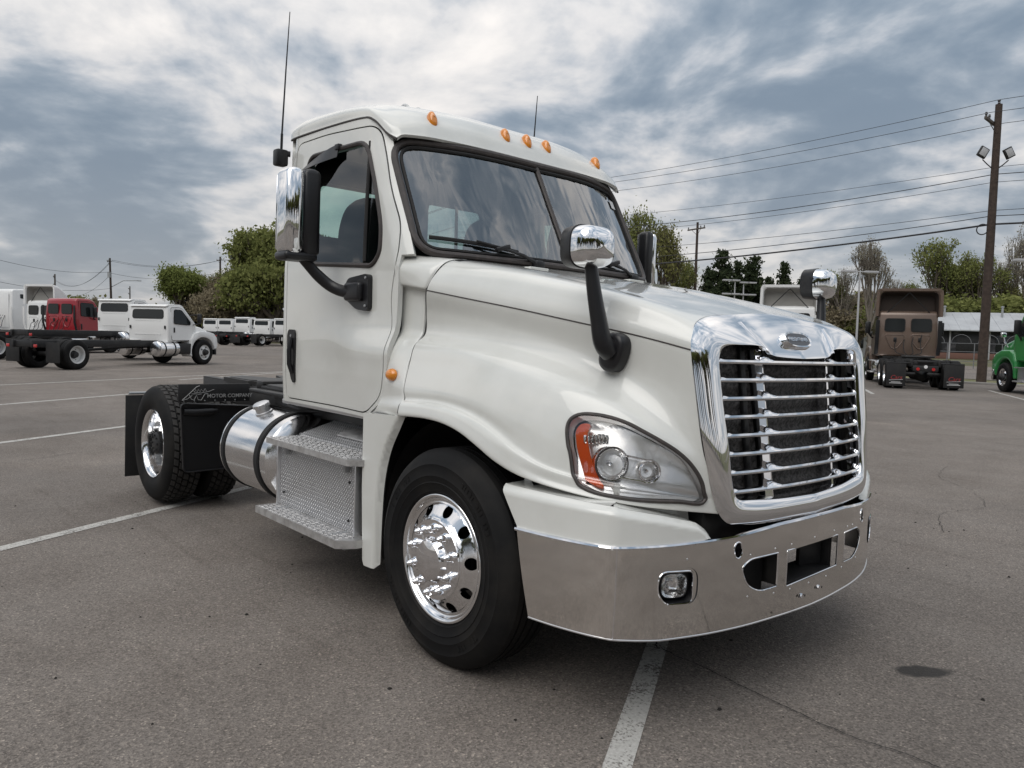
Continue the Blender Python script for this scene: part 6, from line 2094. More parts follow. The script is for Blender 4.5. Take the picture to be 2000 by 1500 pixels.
    if fairing:
        F = empty('roof_fairing', (0, 0, 0)); F.parent = T
        def sec(x, hz, w, ins=0.0):
            q = rounded([(-w + ins, 2.66 + L0), (-w * .98 + ins, 2.66 + hz - ins + L0), (w * .98 - ins, 2.66 + hz - ins + L0), (w - ins, 2.66 + L0)], [0, .20, .20, 0], 6)
            return [(x, a, b) for a, b in q]
        st = [(-.88, .10, .86), (-1.1, .42, .98), (-1.45, .80, 1.06), (-1.85, 1.02, 1.14), (-2.20, 1.10, 1.20)]
        mb = MB(); mb.grid([sec(*s) for s in st] + [sec(-2.20, 1.10, 1.20, .10), sec(-2.12, 1.08, 1.18, .13)]); mb.build('shell', p, F, 50)
        mb = MB(); mb.grid([sec(-2.13, 1.08, 1.18, .13), sec(-1.85, 1.02, 1.14, .14), sec(-1.45, .80, 1.06, .14), sec(-1.2, .55, .98, .14)]); 
        mb.add([(-1.75, -1.0, 2.67 + L0), (-1.75, 1.0, 2.67 + L0), (-1.75, .98, 3.60 + L0), (-1.75, -.98, 3.60 + L0)], [(0, 1, 2, 3)])
        mb.build('cavity', M_['fairing_grey'] if paint == 'white_paint_bg' else M_['fairing_dark'], F, 50)
        for sy in (-1, 1):
            mb = MB(); mb.tube([(-2.10, 0, 3.60 + L0), (-2.05, sy * .82, 2.74 + L0)], .018, 6); mb.build('fairing_strut', M_['black_plastic'], F)
    return T


def text_to_meshes():
    """turn every text object into plain mesh geometry"""
    bpy.context.view_layer.update()
    dg = bpy.context.evaluated_depsgraph_get()
    for o in [o for o in bpy.data.objects if o.type == 'FONT']:
        me = bpy.data.meshes.new_from_object(o.evaluated_get(dg))
        n = bpy.data.objects.new(o.name, me)
        par, ml, mats = o.parent, o.matrix_local.copy(), list(o.data.materials)
        nm = o.name
        bpy.data.objects.remove(o)
        n.name = nm
        COL.objects.link(n)
        n.parent = par; n.matrix_local = ml
        if not me.materials:
            for m in mats: me.materials.append(m)


def build_vehicles():
    pmat('fairing_dark', (.035, .024, .019), .8)
    pmat('fairing_grey', (.30, .29, .27), .8)
    # nearest white medium-duty chassis on the left
    medium_truck('cab_chassis_truck', 'nearest white cab and chassis truck on the left, with polished fuel tank', (-29.3 - .88 * 1.16 + .12, 8.28 - .475 * 1.16 + .15, 0), HEAD, wb=6.04)
    f = Vector((math.cos(HEAD), math.sin(HEAD), 0)); lf = Vector((-f.y, f.x, 0))
    # second white medium truck, higher chassis, one bay over
    def place(px, dist, xl, yl):
        """origin so that local point (xl, yl) sits on the given bearing and distance"""
        return at(px, dist) - f * xl - lf * yl
    medium_truck('cab_chassis_truck', 'taller white truck cab between the red cab and the nearest white truck', place(224, 34.0, -1.82, 0), HEAD, wb=5.2, lift=.30)
    big_tractor('day_cab_tractor', 'dark red day cab tractor with two square rear windows', place(120, 40.5, -2.15, 0), HEAD, 'red_paint', tandem=False, wb=4.6, rim='white_wheel')
    big_tractor('day_cab_tractor', 'white day cab with a grey roof deflector sticking up behind the red cab', place(80, 43.5, -2.15, 0), HEAD, 'white_paint_bg', fairing=True, tandem=True, wb=4.8, lift=-.05)
    big_tractor('sleeper_tractor', 'tall white sleeper tractor at the far left edge', place(2, 47, -3.75, 0), HEAD, 'white_paint_bg', sleeper=True, wb=6.2)
    # bare frames parked behind the red cab
    for i, (px, dist) in enumerate(((30, 33.5),)):
        T = empty('frame_chassis', place(px, dist, 0, 0), HEAD, 'long low black chassis with a rust brown deck lying between the left trucks', 'truck chassis')
        rails(T, -2.6, 5.0, .98)
        for x in (-1.6, -.3):
            for sy in (-1, 1): bg_wheel(T, x, sy * 1.17, sy, dual=True, deep=True)
        mb = MB(); mb.rbox((0, 0, 1.13), (3.8, 1.0, .05), .01); mb.build('deck', M_['pole_wood'], T)
        mb = MB(); mb.tube([(-1.6, -1, .5), (-1.6, 1, .5)], .08, 8); mb.tube([(-.3, -1, .5), (-.3, 1, .5)], .08, 8); mb.build('axles', M_['frame_black'], T)
    # the far row of white cabs
    h2 = math.radians(112)
    f2 = Vector((math.cos(h2), math.sin(h2), 0)); l2 = Vector((-f2.y, f2.x, 0))
    names = ['first of the far row of white cabs, at its left end', 'second of the far row of white cabs from the left', 'slightly taller third white cab in the far row', 'fourth white cab in the far row, wheels showing below',
             'last white cab of the far row, half hidden by the large truck']
    proto = None
    for i, (px, dist, lift) in enumerate(((408, 77, 0), (437, 76, 0), (470, 73.5, .28), (508, 70, 0), (548, 68, .1))):
        pos = at(px, dist) + f2 * 1.95
        if proto is None:
            proto = medium_truck('cab_chassis_truck', names[i], pos, h2, wb=5.4, simple=True, group='white cabs parked in the far row')
        else:
            c = copy_tree(proto); c.location = pos; c.location.z = lift * .6; c['label'] = names[i]
    # right side of the lot
    big_tractor('day_cab_tractor', 'bronze brown day cab tractor with roof fairing, seen from behind', place(1798, 26.6, -6.2, 0), HEAD + .02, 'bronze_paint', fairing=True, wb=4.1, flap_print=True)
    big_tractor('day_cab_tractor', 'white tractor whose open grey roof fairing shows above the hood of the large truck', place(1528, 32.5, -2.2, 0), HEAD + .06, 'white_paint_bg', fairing=True, wb=4.6, lift=.18)
    gp = at(1957, 26.6); hg = math.radians(128)
    fg = Vector((math.cos(hg), math.sin(hg), 0)); lg = Vector((-fg.y, fg.x, 0))
    big_tractor('day_cab_tractor', 'bright green tractor cut off by the right edge', gp - lg * 1.19, hg, 'green_paint', wb=4.6)


build_vehicles()


# ------------------------------------------------------------------ poles, lamps, wires
def utility_pole(pos, h, label, arms, r=.16, mat='pole_wood', ang=0.0, lean=(0, 0), group=None):
    T = empty('utility_pole', pos, ang, label, 'utility pole', group)
    mb = MB(); mb.tube([(0, 0, -.05), (lean[0] * .5, lean[1] * .5, h * .5), (lean[0], lean[1], h)], [r, r * .86, r * .68], 14); mb.build('pole', M_[mat], T, 50)
    for z, w in arms:
        k = z / h
        mb = MB(); mb.rbox((lean[0] * k + r * .9, lean[1] * k, z), (.10, w, .12), .01); mb.tube([(lean[0] * k + r, w * .28, z), (lean[0] * k, 0, z - .55)], .018, 5); mb.tube([(lean[0] * k + r, -w * .28, z), (lean[0] * k, 0, z - .55)], .018, 5)
        a = mb.build('crossarm', M_['pole_wood_grey'], T)
        for y in (-w * .46, w * .30 - .1, w * .46):
            mb = MB(); mb.lathe([(.02, 0), (.05, .03), (.035, .06), (.06, .10), (.04, .14), (.05, .17), (.0005, .20)], (lean[0] * k + r * .9, y, z + .06), 'z', 10); mb.build('insulator', M_['badge_dark'], T)
    return T


def wire(a, b, sag, r, label, mat='wire', n=28):
    a, b = Vector(a), Vector(b)
    pts = []
    for i in range(n + 1):
        t = i / n
        p = a.lerp(b, t); p.z -= sag * 4 * t * (1 - t)
        pts.append(p)
    mb = MB(); mb.tube(pts, r, 5)
    o = mb.build('overhead_wire', M_[mat]); tag(o, label, 'wire', 'overhead wires')
    return o


def build_utilities():
    P = at(1916, 33.1); H = at(885, 58)
    d = (H - P).normalized(); ang = math.atan2(d.y, d.x)
    pole = utility_pole(P, 11.75, 'tall dark wooden utility pole on the grass verge at the right, carrying two floodlights', [(11.0, 2.3)], r=.20, ang=ang, lean=(0, 0))
    mb = MB(); mb.lathe([(.02, 0), (.06, .05), (.04, .1), (.07, .16), (.0005, .22)], (0, 0, 11.75), 'z', 10); mb.build('insulator', M_['badge_dark'], pole)
    # floodlights on brackets
    R3 = Matrix.Rotation(-ang, 3, 'Z')
    for s, lab in ((-1, 'left'), (1, 'right')):
        c = CR * s * .55; c.z = 0; c = R3 @ c
        arm = [(0, 0, 9.0), (c.x * .6, c.y * .6, 9.25), (c.x, c.y, 9.45)]
        fl = empty('floodlight', P, ang, 'black floodlight on the %s side of the tall pole' % lab, 'floodlight')
        mb = MB(); mb.tube(arm, .025, 6); mb.build('bracket', M_['frame_black'], fl)
        tl = Matrix.Rotation(-.5 * s, 3, (R3 @ Vector((CF.x, CF.y, 0))).normalized()) @ R3
        q = tl @ Matrix.Rotation(math.atan2(CR.y, CR.x), 3, 'Z')
        mb = MB(); mb.rbox((c.x, c.y, 9.75), (.38, .12, .44), .02, M=q); mb.build('housing', M_['frame_black'], fl)
        mb = MB(); off = q @ Vector((0, -.075, 0)); mb.rbox((c.x + off.x, c.y + off.y, 9.75 + off.z), (.28, .02, .34), .005, M=q); mb.build('lens', M_['steel_grey_paint'], fl)
    # cable loop
    mb = MB(); k = 20
    cc = Vector((.3, 0, 6.55)); mb.tube([cc + Vector((.0, 0, 0)) + Vector((.22 * math.cos(2 * PI * i / k), .10, .22 * math.sin(2 * PI * i / k))) for i in range(k)], .025, 6, closed=True); mb.build('cable_loop', M_['wire'], pole)
    hp = utility_pole(H, 11.6, 'wooden utility pole standing behind the cab of the large truck', [(11.2, 2.2)], ang=ang)
    nrm_ = Vector((-d.y, d.x, 0))
    E = P - d * 32
    for z0, z1, off, sag, r, lab in (
            (11.95, 11.75, 0, .55, .012, 'topmost overhead wire at the tall right pole'), (11.2, 11.4, 1.05, .6, .012, 'outer crossarm wire of the tall right pole, second highest'),
            (11.2, 11.3, -1.05, .6, .012, 'third highest wire, on the near end of the crossarm'), (9.15, 9.6, 0, .5, .010, 'thin wire passing just below the floodlights'),
            (8.85, 9.1, 0, .8, .018, 'twisted service cable below the floodlights'), (8.5, 8.7, .1, .7, .011, 'thin wire under the twisted cable'),
            (7.35, 7.6, -.1, .6, .012, 'thin wire above the thick black cable'), (7.1, 6.9, 0, .7, .018, 'medium cable right above the thick black cable'), (6.75, 6.2, 0, .6, .042, 'thick black communications cable, the lowest of the wires')):
        wire(P + nrm_ * off + Vector((0, 0, z0)), H + nrm_ * off + Vector((0, 0, z1)), sag, r, lab)
        wire(P + nrm_ * off + Vector((0, 0, z0)), E + nrm_ * off + Vector((0, 0, z0 + .4)), sag * .6, r, ('far end of the ' + lab)[:90].rsplit(' ', 1)[0] if len(lab.split()) > 12 else lab + ', right of the pole')
    utility_pole(at(1350, 69), 11.9, 'slim utility pole with one crossarm beside the green tree right of the windscreen', [(11.3, 2.2)], ang=ang + 1.3, r=.15)
    A = at(430, 112); B = at(220, 104); C_ = at(110, 150); D_ = at(255, 190)
    h3 = math.atan2((B - A).y, (B - A).x)
    utility_pole(A, 11.7, 'utility pole in front of the trees left of the large truck', [(11.2, 2.6)], ang=h3, r=.18)
    b = utility_pole(B, 10.4, 'leaning utility pole above the white cabs on the left, with a transformer and lamp arm', [(10.0, 2.4)], ang=h3, r=.17, lean=(.25, .35))
    mb = MB(); mb.lathe([(.02, 0), (.25, .02), (.25, .75), (.02, .8)], (.3, .2, 7.8), 'z', 14); mb.build('transformer', M_['galvanised'], b)
    mb = MB(); mb.tube([(0, 0, 6.6), (-1.4, 0, 7.5), (-3.0, 0, 7.6)], .05, 6); mb.rbox((-3.3, 0, 7.6), (.7, .25, .12), .03); mb.build('lamp_arm', M_['galvanised'], b)
    utility_pole(C_, 11.0, 'far utility pole with two crossarms above the roof deflector', [(10.5, 2.6), (8.9, 2.6)], ang=h3, r=.2, mat='pole_wood_grey')
    utility_pole(D_, 11.0, 'farthest small utility pole above the white cabs', [(10.4, 2.6), (9.2, 2.6)], ang=h3, r=.2, mat='pole_wood_grey')
    for z, off in ((10.9, -.9), (10.9, .9), (9.2, 0)):
        nA = Vector((-math.sin(h3), math.cos(h3), 0)) * off
        wire(H + nA + Vector((0, 0, z + .3)), A + nA + Vector((0, 0, z + .3)), 1.0, .02, 'wire running behind the cab to the pole among the left trees, %s' % ('left side' if off < 0 else 'right side' if off > 0 else 'lower'))
        wire(A + nA + Vector((0, 0, z + .3)), B + nA + Vector((0, 0, z - .8)), .9, .02, 'wire between the two left poles, %s' % ('far side' if off < 0 else 'near side' if off > 0 else 'lower'))
        wire(B + nA + Vector((0, 0, z - .8)), C_ + nA + Vector((0, 0, z - 1)), 2.2, .02, 'wire from the leaning pole to the far pole, %s' % ('far side' if off < 0 else 'near side' if off > 0 else 'lower'))
    Z_ = at(-260, 60)
    for z, k in ((8.6, 0), (6.4, 1)):
        wire(B + Vector((0, 0, z)), Z_ + Vector((0, 0, z + 1.2)), 1.6, .02, 'slack wire falling from the leaning pole to the left edge, %s' % ('upper' if k == 0 else 'lower'))
    # parking lot lights
    def lot_light(pos, h, label, heads=((-.9, 0), (.9, 0)), z2=None):
        T = empty('lot_light', pos, math.atan2(CR.y, CR.x) + .1, label, 'lamp post')
        mb = MB(); mb.tube([(0, 0, 0), (0, 0, h)], [.09, .06], 10); mb.build('post', M_['steel_grey_paint'], T)
        mb = MB(); mb.rbox((0, 0, .3), (.45, .45, .6), .03); mb.build('base', M_['concrete'], T)
        for lv in ([h] + ([z2] if z2 else [])):
            for x, y in heads:
                mb = MB(); mb.rbox((x, y, lv), (1.0, .42, .16), .03); hd = mb.build('lamp_head', M_['steel_grey_paint'], T)
                mb = MB(); mb.rbox((x, y, lv - .09), (.8, .32, .02), .005); mb.build('lamp_glass', M_['lamp_frost'], hd)
            mb = MB(); mb.tube([(heads[0][0], 0, lv), (heads[-1][0], 0, lv)], .035, 6); mb.build('arm', M_['steel_grey_paint'], T)
    lot_light(at(1668, 58), 6.9, 'grey parking lot light with two flat heads beside the brown tractor')
    lot_light(at(1427, 80), 7.7, 'left one of the paired parking lot lights seen over the hood', ((-.8, 0), (.0, 0)), 6.3)
    lot_light(at(1444, 84), 7.8, 'right one of the paired parking lot lights seen over the hood', ((.1, 0), (.9, 0)), 6.5)
    lot_light(at(1996, 46), 6.7, 'parking lot light at the right edge above the green tractor', ((-.5, 0), (.7, 0)))


build_utilities()


# ------------------------------------------------------------------ buildings and fence
def build_structures():
    a = at(1700, 92); b = at(2300, 82)
    d = (b - a); Lh = d.length; ang = math.atan2(d.y, d.x)
    T = empty('long_shed', a, ang, 'long low shed with pale metal roof behind the pole on the right', 'building')
    # ridge and eaves along local x, front towards the camera (negative local y)
    def rf(name, x0, x1, y0, z0, y1, z1, mat):
        mb = MB(); bprism(mb, [(y0, z0), (y1, z1), (y1, z1 - .12), (y0, z0 - .12)], x0, x1, 0, 1, 'yz'); return mb.build(name, mat, T, 0)
    n = int(Lh / 1.0)
    for i in range(n):
        o = rf('roof_panel', i * 1.0, i * 1.0 + .985, -1.0, 3.35 + (.012 if i % 2 else 0), 5.0, 5.55 + (.012 if i % 2 else 0), M_['roof_metal'])
    mb = MB(); mb.rbox((Lh / 2, 5.1, 2.7), (Lh, .2, 5.4), 0.01); mb.build('back_wall', M_['shed_wall'], T)
    mb = MB(); mb.rbox((Lh / 2, 0, .35), (Lh, .3, .7), .02); mb.build('brick_base', M_['brick_base'], T)
    mb = MB(); mb.rbox((Lh / 2, .25, 1.95), (Lh - .2, .1, 2.5), .01); mb.build('dark_wall', M_['shed_wall'], T)
    for i in range(n // 4 + 1):
        mb = MB(); mb.rbox((i * 4.0 + .1, -.1, 1.65), (.16, .16, 3.3), .01); mb.build('post', M_['steel_grey_paint'], T)
    for i in range(0, n // 4, 1):
        mb = MB(); mb.rbox((i * 4.0 + 2.1, .16, 1.8), (2.6, .06, 2.0), .01); mb.build('bay', M_['frame_black' if i % 3 else 'bg_glass'], T)
    for x in (8.0, 14.0):
        mb = MB(); mb.lathe([(.12, 0), (.12, 1.2), (.18, 1.22), (.18, 1.35), (.0005, 1.4)], (x, 3.5, 4.9), 'z', 12); mb.build('roof_vent', M_['galvanised'], T)
    a = at(1590, 84); b = at(1716, 84)
    d = (b - a); L2 = d.length; ang = math.atan2(d.y, d.x)
    T = empty('white_outbuilding', a, ang, 'low whitish outbuilding showing left of the brown tractor', 'building')
    mb = MB(); mb.rbox((L2 / 2, 1.5, 1.4), (L2, 3, 2.8), .02); mb.build('wall', M_['shed_white'], T)
    mb = MB(); mb.rbox((L2 / 2, 1.5, 2.88), (L2 + .5, 3.5, .16), .02); mb.build('roof', M_['roof_metal'], T)
    for x in (2.0, 4.6):
        mb = MB(); mb.rbox((x, -.02, 1.5), (1.1, .06, 1.0), .01); f = mb.build('window', M_['black_plastic'], T)
        mb = MB(); mb.rbox((x, -.055, 1.5), (.96, .02, .86), .004); mb.build('pane', M_['bg_glass'], f)
    # fence with hooped top along the verge behind the brown tractor
    a = at(1700, 56); b = at(2150, 48)
    d = (b - a); L3 = d.length; ang = math.atan2(d.y, d.x)
    T = empty('hooped_fence', a, ang, 'grey metal fence with hooped top in front of the shed', 'fence')
    for i in range(int(L3 / 1.6) + 1):
        mb = MB(); mb.tube([(i * 1.6, 0, 0), (i * 1.6, 0, 1.75)], .03, 6); mb.build('fence_post', M_['fence_grey'], T)
        mb = MB(); mb.tube([(i * 1.6 + .8 - .6 * math.cos(t), 0, 1.72 + .6 * math.sin(t)) for t in np.linspace(0, PI, 10)], .018, 5); mb.build('hoop', M_['fence_grey'], T)
    for z in (.5, 1.15, 1.72):
        mb = MB(); mb.tube([(0, 0, z), (L3, 0, z)], .018, 5); mb.build('rail', M_['fence_grey'], T)


build_structures()


# ------------------------------------------------------------------ trees
def grow(rs, h, spread, depth, n0, up=.55, trunk_frac=.28, r0=.16, split=3, droop=0.0):
    """returns branch segments (a, b, ra, rb) and tips"""
    segs = []; tips = []
    def rec(p, d, l, r, k):
        q = p + d * l
        mid = p + d * l * .5 + Vector(rs.randn(3)) * l * .05
        segs.append((p, mid, r, r * .85)); segs.append((mid, q, r * .85, r * .66))
        if k == 0:
            tips.append(q); return
        m = split if k < depth else n0
        for i in range(m):
            a = 2 * PI * (i + rs.rand() * .7) / m
            ax = Vector((math.cos(a), math.sin(a), 0))
            sp = spread * (.7 + .6 * rs.rand())
            nd = (d * 1.0 + ax * sp + Vector((0, 0, up * .35 - droop)) + Vector(rs.randn(3)) * .12).normalized()
            rec(q if i < 2 or k == 1 else p + d * l * (.55 + .4 * rs.rand()), nd, l * (.62 + .22 * rs.rand()), r * .62, k - 1)
    rec(Vector((0, 0, 0)), Vector((rs.randn() * .03, rs.randn() * .03, 1)).normalized(), h * trunk_frac, r0, depth)
    return segs, tips


def leaf_cloud(rs, centres, per, rad, size, flat=.5, elong=1.0):
    n = int(len(centres) * per)
    w = rs.rand(len(centres)) ** 1.8 + .03
    idx = rs.choice(len(centres), n, p=w / w.sum())
    C = np.array([tuple(c) for c in centres])[idx]
    sp = (.45 + .9 * rs.rand(len(centres)))[idx][:, None]
    g = rs.randn(n, 3) * rad * .55 * sp
    g[:, 2] *= .8
    P = C + g
    a = rs.randn(n, 3); a /= np.linalg.norm(a, axis=1)[:, None]
    b = rs.randn(n, 3); b -= a * (a * b).sum(1)[:, None]; b /= np.linalg.norm(b, axis=1)[:, None]
    s = size * (.55 + .9 * rs.rand(n))[:, None]
    v = np.stack([P - a * s * elong, P - b * s * .55, P + a * s * elong, P + b * s * .55], 1).reshape(-1, 3)
    f = np.arange(n * 4).reshape(-1, 4)
    return v, f


def np_mesh(name, v, f, mat):
    me = bpy.data.meshes.new(name)
    n, k = f.shape
    me.vertices.add(len(v)); me.vertices.foreach_set('co', v.astype(np.float32).ravel())
    me.loops.add(n * k); me.loops.foreach_set('vertex_index', f.astype(np.int32).ravel())
    me.polygons.add(n); me.polygons.foreach_set('loop_start', np.arange(0, n * k, k, dtype=np.int32)); me.polygons.foreach_set('loop_total', np.full(n, k, np.int32))
    me.update(calc_edges=True); me.materials.append(mat)
    return me


def seg_mesh(segs, mat, minr=.008, sides=5):
    mb = MB()
    for a, b, ra, rb in segs:
        if (b - a).length < 1e-4: continue
        d = (b - a).normalized()
        x = d.orthogonal().normalized(); y = d.cross(x)
        n = sides if ra > .03 else 3
        v = []
        for p, r in ((a, max(ra, minr)), (b, max(rb, minr))):
            for j in range(n):
                t = 2 * PI * j / n
                v.append(p + x * (r * math.cos(t)) + y * (r * math.sin(t)))
        mb.add(v, [(j, (j + 1) % n, n + (j + 1) % n, n + j) for j in range(n)])
    me = bpy.data.meshes.new('trunk'); me.from_pydata(mb.v, [], mb.f)
    for p in me.polygons: p.use_smooth = True
    me.materials.append(mat)
    return me


def normalise(segs, tips, h, w=None):
    zt = max(t.z for t in tips); rt = max(math.hypot(t.x, t.y) for t in tips)
    kz = h / zt; kr = (w / 2 / rt) if w else kz
    S = lambda p: Vector((p.x * kr, p.y * kr, p.z * kz))
    return [(S(a), S(b), ra * kz, rb * kz) for a, b, ra, rb in segs], [S(t) for t in tips]


def make_protos():
    K = {}
    def proto(key, seed, h, w, leafmat, per, rad, size, barkmat='bark', elong=1.0, drop=0.0, **kw):
        rs = np.random.RandomState(seed)
        segs, tips = grow(rs, h, **kw)
        segs, tips = normalise(segs, tips, h, w)
        inner = [b for a, b, ra, rb in segs if ra < .10 and rs.rand() < .5]
        cs = [t for t in tips + inner if rs.rand() > drop]
        v, f = leaf_cloud(rs, cs, per, rad, size, elong=elong)
        v[:, 2] = np.maximum(v[:, 2], .15)
        cs2 = cs
        K[key] = (seg_mesh(segs, M_[barkmat]), np_mesh('crown', v, f, M_[leafmat]), h)
    # full spring-green trees, 12 m
    for i in range(3):
        proto('full%d' % i, 20 + i, 12, 8.5 - i * .6, 'leaf_green' if i != 1 else 'leaf_olive', 15, .75, .20, spread=.66, depth=5, n0=5, trunk_frac=.10, r0=.17)
    proto('light0', 31, 9, 7.5, 'leaf_light', 30, .95, .17, spread=.6, depth=5, n0=5, trunk_frac=.12, r0=.17)
    proto('light1', 33, 9, 5.5, 'leaf_light', 18, .8, .14, spread=.5, depth=5, n0=4, trunk_frac=.14, r0=.14, drop=.15)
    # open trees, leaves just out
    for i in range(3):
        proto('open%d' % i, 44 + i, 12, 7.0 + i * .6, 'leaf_green' if i else 'leaf_olive', 9, .8, .14, spread=.5, depth=5, n0=5, trunk_frac=.14, r0=.15, drop=.38)
    # nearly bare
    for i in range(2):
        proto('bare%d' % i, 60 + i, 12, 7.0, 'leaf_pale', 1.6, .5, .085, barkmat='bark_pale', spread=.42, depth=6, n0=4, trunk_frac=.15, r0=.14, split=3, drop=.5)
    proto('brown0', 71, 7, 6.5, 'leaf_brown', 9, .5, .13, barkmat='bark_pale', spread=.6, depth=5, n0=4, trunk_frac=.15, r0=.10, drop=.1)
    proto('bush0', 80, 3.6, 5.5, 'leaf_green', 14, .5, .12, spread=.8, depth=4, n0=5, trunk_frac=.1, r0=.07)
    proto('bush1', 81, 3.2, 5.0, 'leaf_brown', 12, .6, .14, barkmat='bark_pale', spread=.8, depth=4, n0=5, trunk_frac=.1, r0=.06)
    # pines
    for i in range(3):
        rs = np.random.RandomState(90 + i)
        h = 12.0; segs = [(Vector((0, 0, 0)), Vector((rs.randn() * .1, rs.randn() * .1, h * .97)), .16, .02)]
        cs = []
        z = h * .10
        while z < h * .98:
            k = 1 - (z / h)
            n = 8
            for j in range(n):
                a = rs.rand() * 2 * PI; l = (.35 + 3.3 * k ** .8) * (.7 + .45 * rs.rand())
                e = Vector((math.cos(a) * l, math.sin(a) * l, z + l * (.10 - .25 * k)))
                segs.append((Vector((0, 0, z)), e, .03, .008))
                m = max(2, int(l * 3))
                for t in np.linspace(.25, 1, m): cs.append(Vector((0, 0, z)).lerp(e, t))
            z += .33 + .25 * rs.rand()
        v, f = leaf_cloud(rs, cs, 10, .42, .20, elong=1.2)
        K['pine%d' % i] = (seg_mesh(segs, M_['bark']), np_mesh('crown', v, f, M_['leaf_dark']), h)
    return K


PROTO = make_protos()


def tree(key, px, dist, h, label, name=None, wscale=1.0, group=None, rz=None, pos=None):
    tr, cr, h0 = PROTO[key]
    kind = 'pine_tree' if key.startswith('pine') else 'bush' if key.startswith('bush') else 'tree'
    o = empty(name or kind, pos if pos is not None else at(px, dist), (px * .37 + dist) if rz is None else rz, label, 'tree' if kind != 'bush' else 'bush', group)
    k = h / h0
    o.scale = (k * wscale, k * wscale, k)
    t = link('trunk', tr, None, o); c = link('crown', cr, None, o)
    return o


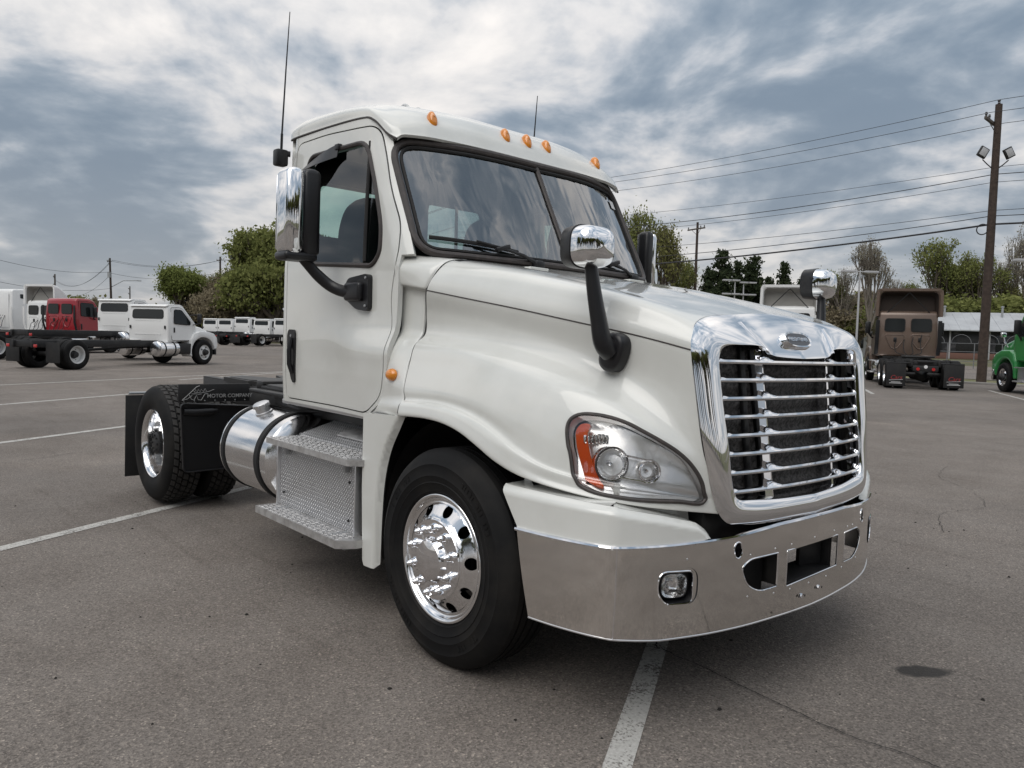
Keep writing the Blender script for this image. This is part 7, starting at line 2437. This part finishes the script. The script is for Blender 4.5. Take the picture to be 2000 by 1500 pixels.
def build_trees():
    # left of the cab
    tree('light0', 352, 100, 8.8, 'broad light green tree above the white cabs on the left', wscale=.82)
    tree('open0', 398, 104, 8.6, 'thin brownish tree right of the light green one', wscale=.7)
    tree('brown0', 425, 100, 7.0, 'low brown bushy tree behind the left utility pole', wscale=1.0)
    tree('brown0', 412, 103, 8.2, 'brown leafless thicket filling the dip right of the light green tree', wscale=1.1)
    tree('open2', 440, 104, 9.4, 'pale green open tree just behind the small conifer', wscale=.8)
    tree('pine0', 447, 99, 9.0, 'small dark conifer against the large green trees left of the cab', wscale=.7)
    tree('open1', 470, 98, 10.2, 'light leafy tree between conifer and tall green trees', wscale=.7)
    tree('full0', 506, 90, 13.0, 'tall dense green tree at the edge of the wood left of the cab', wscale=.85)
    tree('full2', 542, 88, 13.4, 'tallest green tree right behind the cab edge', wscale=.9)
    for i, (px, dist, h, k) in enumerate(((585, 92, 13.4, 'full2'), (640, 92, 12.2, 'full0'), (700, 95, 12.0, 'full1'), (770, 97, 12.4, 'full2'), (850, 98, 11.6, 'full0'), (930, 99, 11.2, 'open1'), (1010, 97, 11.4, 'full1'), (1090, 92, 11.8, 'full2'), (1165, 82, 12.0, 'open0'))):
        tree(k, px, dist, h, 'green tree of the wood behind the large truck, seen through its windows', group='trees behind the large truck')
    for i, px in enumerate((325, 345, 372, 392, 412, 436, 458, 480, 505, 530)):
        tree(('bush0', 'bush1', 'brown0')[i % 3], px, 101 + 3 * (i % 2), (3.8, 3.4, 5.2)[i % 3], 'brush growing along the foot of the left wood', name='bush', group='undergrowth along the left wood')
    for i, (px, h, k) in enumerate(((418, 4.6, 'bush1'), (440, 5.2, 'bush1'), (462, 6.0, 'bush0'), (486, 7.0, 'bush0'), (510, 8.2, 'bush0'), (534, 8.6, 'bush0'), (560, 8.0, 'bush0'))):
        tree(k, px, 86, h, 'tall shrub filling the wood edge below the big trees left of the cab', name='bush', wscale=.75, group='shrubs at the wood edge')
    tree('bush0', 162, 150, 6.5, 'small round green tree far away above the red cab', wscale=.8)
    tree('brown0', 182, 150, 6.6, 'small brown tree far away beside the green one above the red cab', wscale=.7)
    tree('bush0', 20, 160, 4.5, 'low green bushes far away at the left edge', name='bush')
    # right of the windscreen
    tree('open1', 1232, 66, 12.4, 'tall olive tree right of the windscreen', wscale=.62)
    tree('open0', 1287, 66, 11.2, 'olive green tree behind the driver side mirror', wscale=.7)
    tree('open2', 1322, 70, 9.0, 'small open tree left of the slim pole', wscale=.6)
    for px, dist, h, ws, lab in ((1376, 88, 9.8, .75, 'left one of the dark pines seen over the hood'), (1402, 86, 11.6, .85, 'tall ragged dark pine, second from the left over the hood'), (1432, 88, 10.6, .7, 'dark pine behind the paired lot lights'),
                                 (1461, 86, 11.2, .9, 'tallest pointed dark pine over the hood'), (1492, 92, 9.2, .8, 'lower dark pine right of the pointed one'), (1522, 86, 10.4, .7, 'dark pine above the white roof fairing'), (1556, 90, 9.0, .8, 'dark pine left of the far hood mirror')):
        tree('pine%d' % (int(px) % 3), px, dist, h, lab, wscale=ws)
    tree('open1', 1580, 88, 9.6, 'thin green tree just left of the far hood mirror', wscale=.7)
    tree('open2', 1618, 84, 9.4, 'open green tree right behind the far hood mirror', wscale=.7)
    tree('bare0', 1690, 80, 12.2, 'tall pale nearly bare tree behind the lot light', wscale=.95)
    tree('bare1', 1640, 82, 9.5, 'smaller bare tree left of the tall pale one', wscale=.8)
    tree('bare1', 1735, 106, 10.5, 'low bare tree left of the brown tractor roof', wscale=.8)
    tree('brown0', 1660, 106, 8.6, 'brown thicket behind the lot light', wscale=1.0)
    tree('brown0', 1700, 106, 8.7, 'brown thicket left of the brown tractor', wscale=1.0)
    tree('open1', 1762, 108, 10.2, 'small green tree behind the brown tractor roof', wscale=.7)
    tree('open1', 1822, 108, 16.2, 'tall open green tree with forked top above the brown tractor', wscale=.85)
    tree('open0', 1868, 109, 13.5, 'green tree left of the tall pole', wscale=.8)
    tree('open2', 1900, 106, 14.4, 'green tree directly behind the tall pole', wscale=.75)
    tree('bare0', 1945, 106, 13.5, 'bare tree right of the tall pole', wscale=.8)
    tree('bare1', 1985, 106, 18.7, 'tall bare tree at the right edge', wscale=.8)
    tree('open0', 1960, 106, 10.3, 'leafy tree between the bare trees at the right', wscale=.8)
    tree('open1', 2030, 106, 14.1, 'green tree cut by the right edge of the picture', wscale=.8)
    for i, px in enumerate((1350, 1385, 1420, 1455, 1490, 1525, 1560, 1600, 1640, 1675)):
        tree(('bush0', 'bush1')[i % 2], px, 84, 4.6, 'low brush in front of the pines and bare trees', name='bush', group='undergrowth below the right trees')
    for i, px in enumerate((1740, 1780, 1820, 1860, 1900, 1940, 1980, 2020)):
        tree('bush0', px, 103, 7.6, 'green hedge rising behind the shed roof', name='bush', wscale=1.5, group='hedge behind the shed')
    # far wood closing the horizon: one mass nobody could count
    rs = np.random.RandomState(7)
    cs = []
    for a in range(0, 1500):
        px = -400 + 2900 * rs.rand(); dist = 150 + 60 * rs.rand()
        p = at(px, dist); hh = 3.5 + 2.0 * rs.rand() + 1.5 * math.sin(px * .011)
        for z in np.arange(.5, hh, .9): cs.append(Vector((p.x + rs.randn(), p.y + rs.randn(), z)))
    v, f = leaf_cloud(rs, cs, 7, 2.2, .42)
    o = link('far_woods', np_mesh('far_woods', v, f, M_['leaf_olive'])); tag(o, kind='stuff')
    # the wood on the near side of the lot, behind the photographer: it shows in the chrome
    ks = ['full0', 'open1', 'full1', 'bare0', 'full2', 'open0']
    k = 0
    for ang in np.arange(-122, 44, 6.4):
        a = math.radians(ang); R = 30 + 6 * rs.rand()
        p = Vector((CP.x + R * math.cos(a), CP.y + R * math.sin(a), 0))
        tree(ks[k % 6], 0, 0, 10.5 + 4 * rs.rand(), 'tree of the wood behind the photographer, visible only as reflection in the chrome', pos=p, rz=k * 1.3, wscale=1.0, group='trees mirrored in the chrome'); k += 1


build_trees()
text_to_meshes()
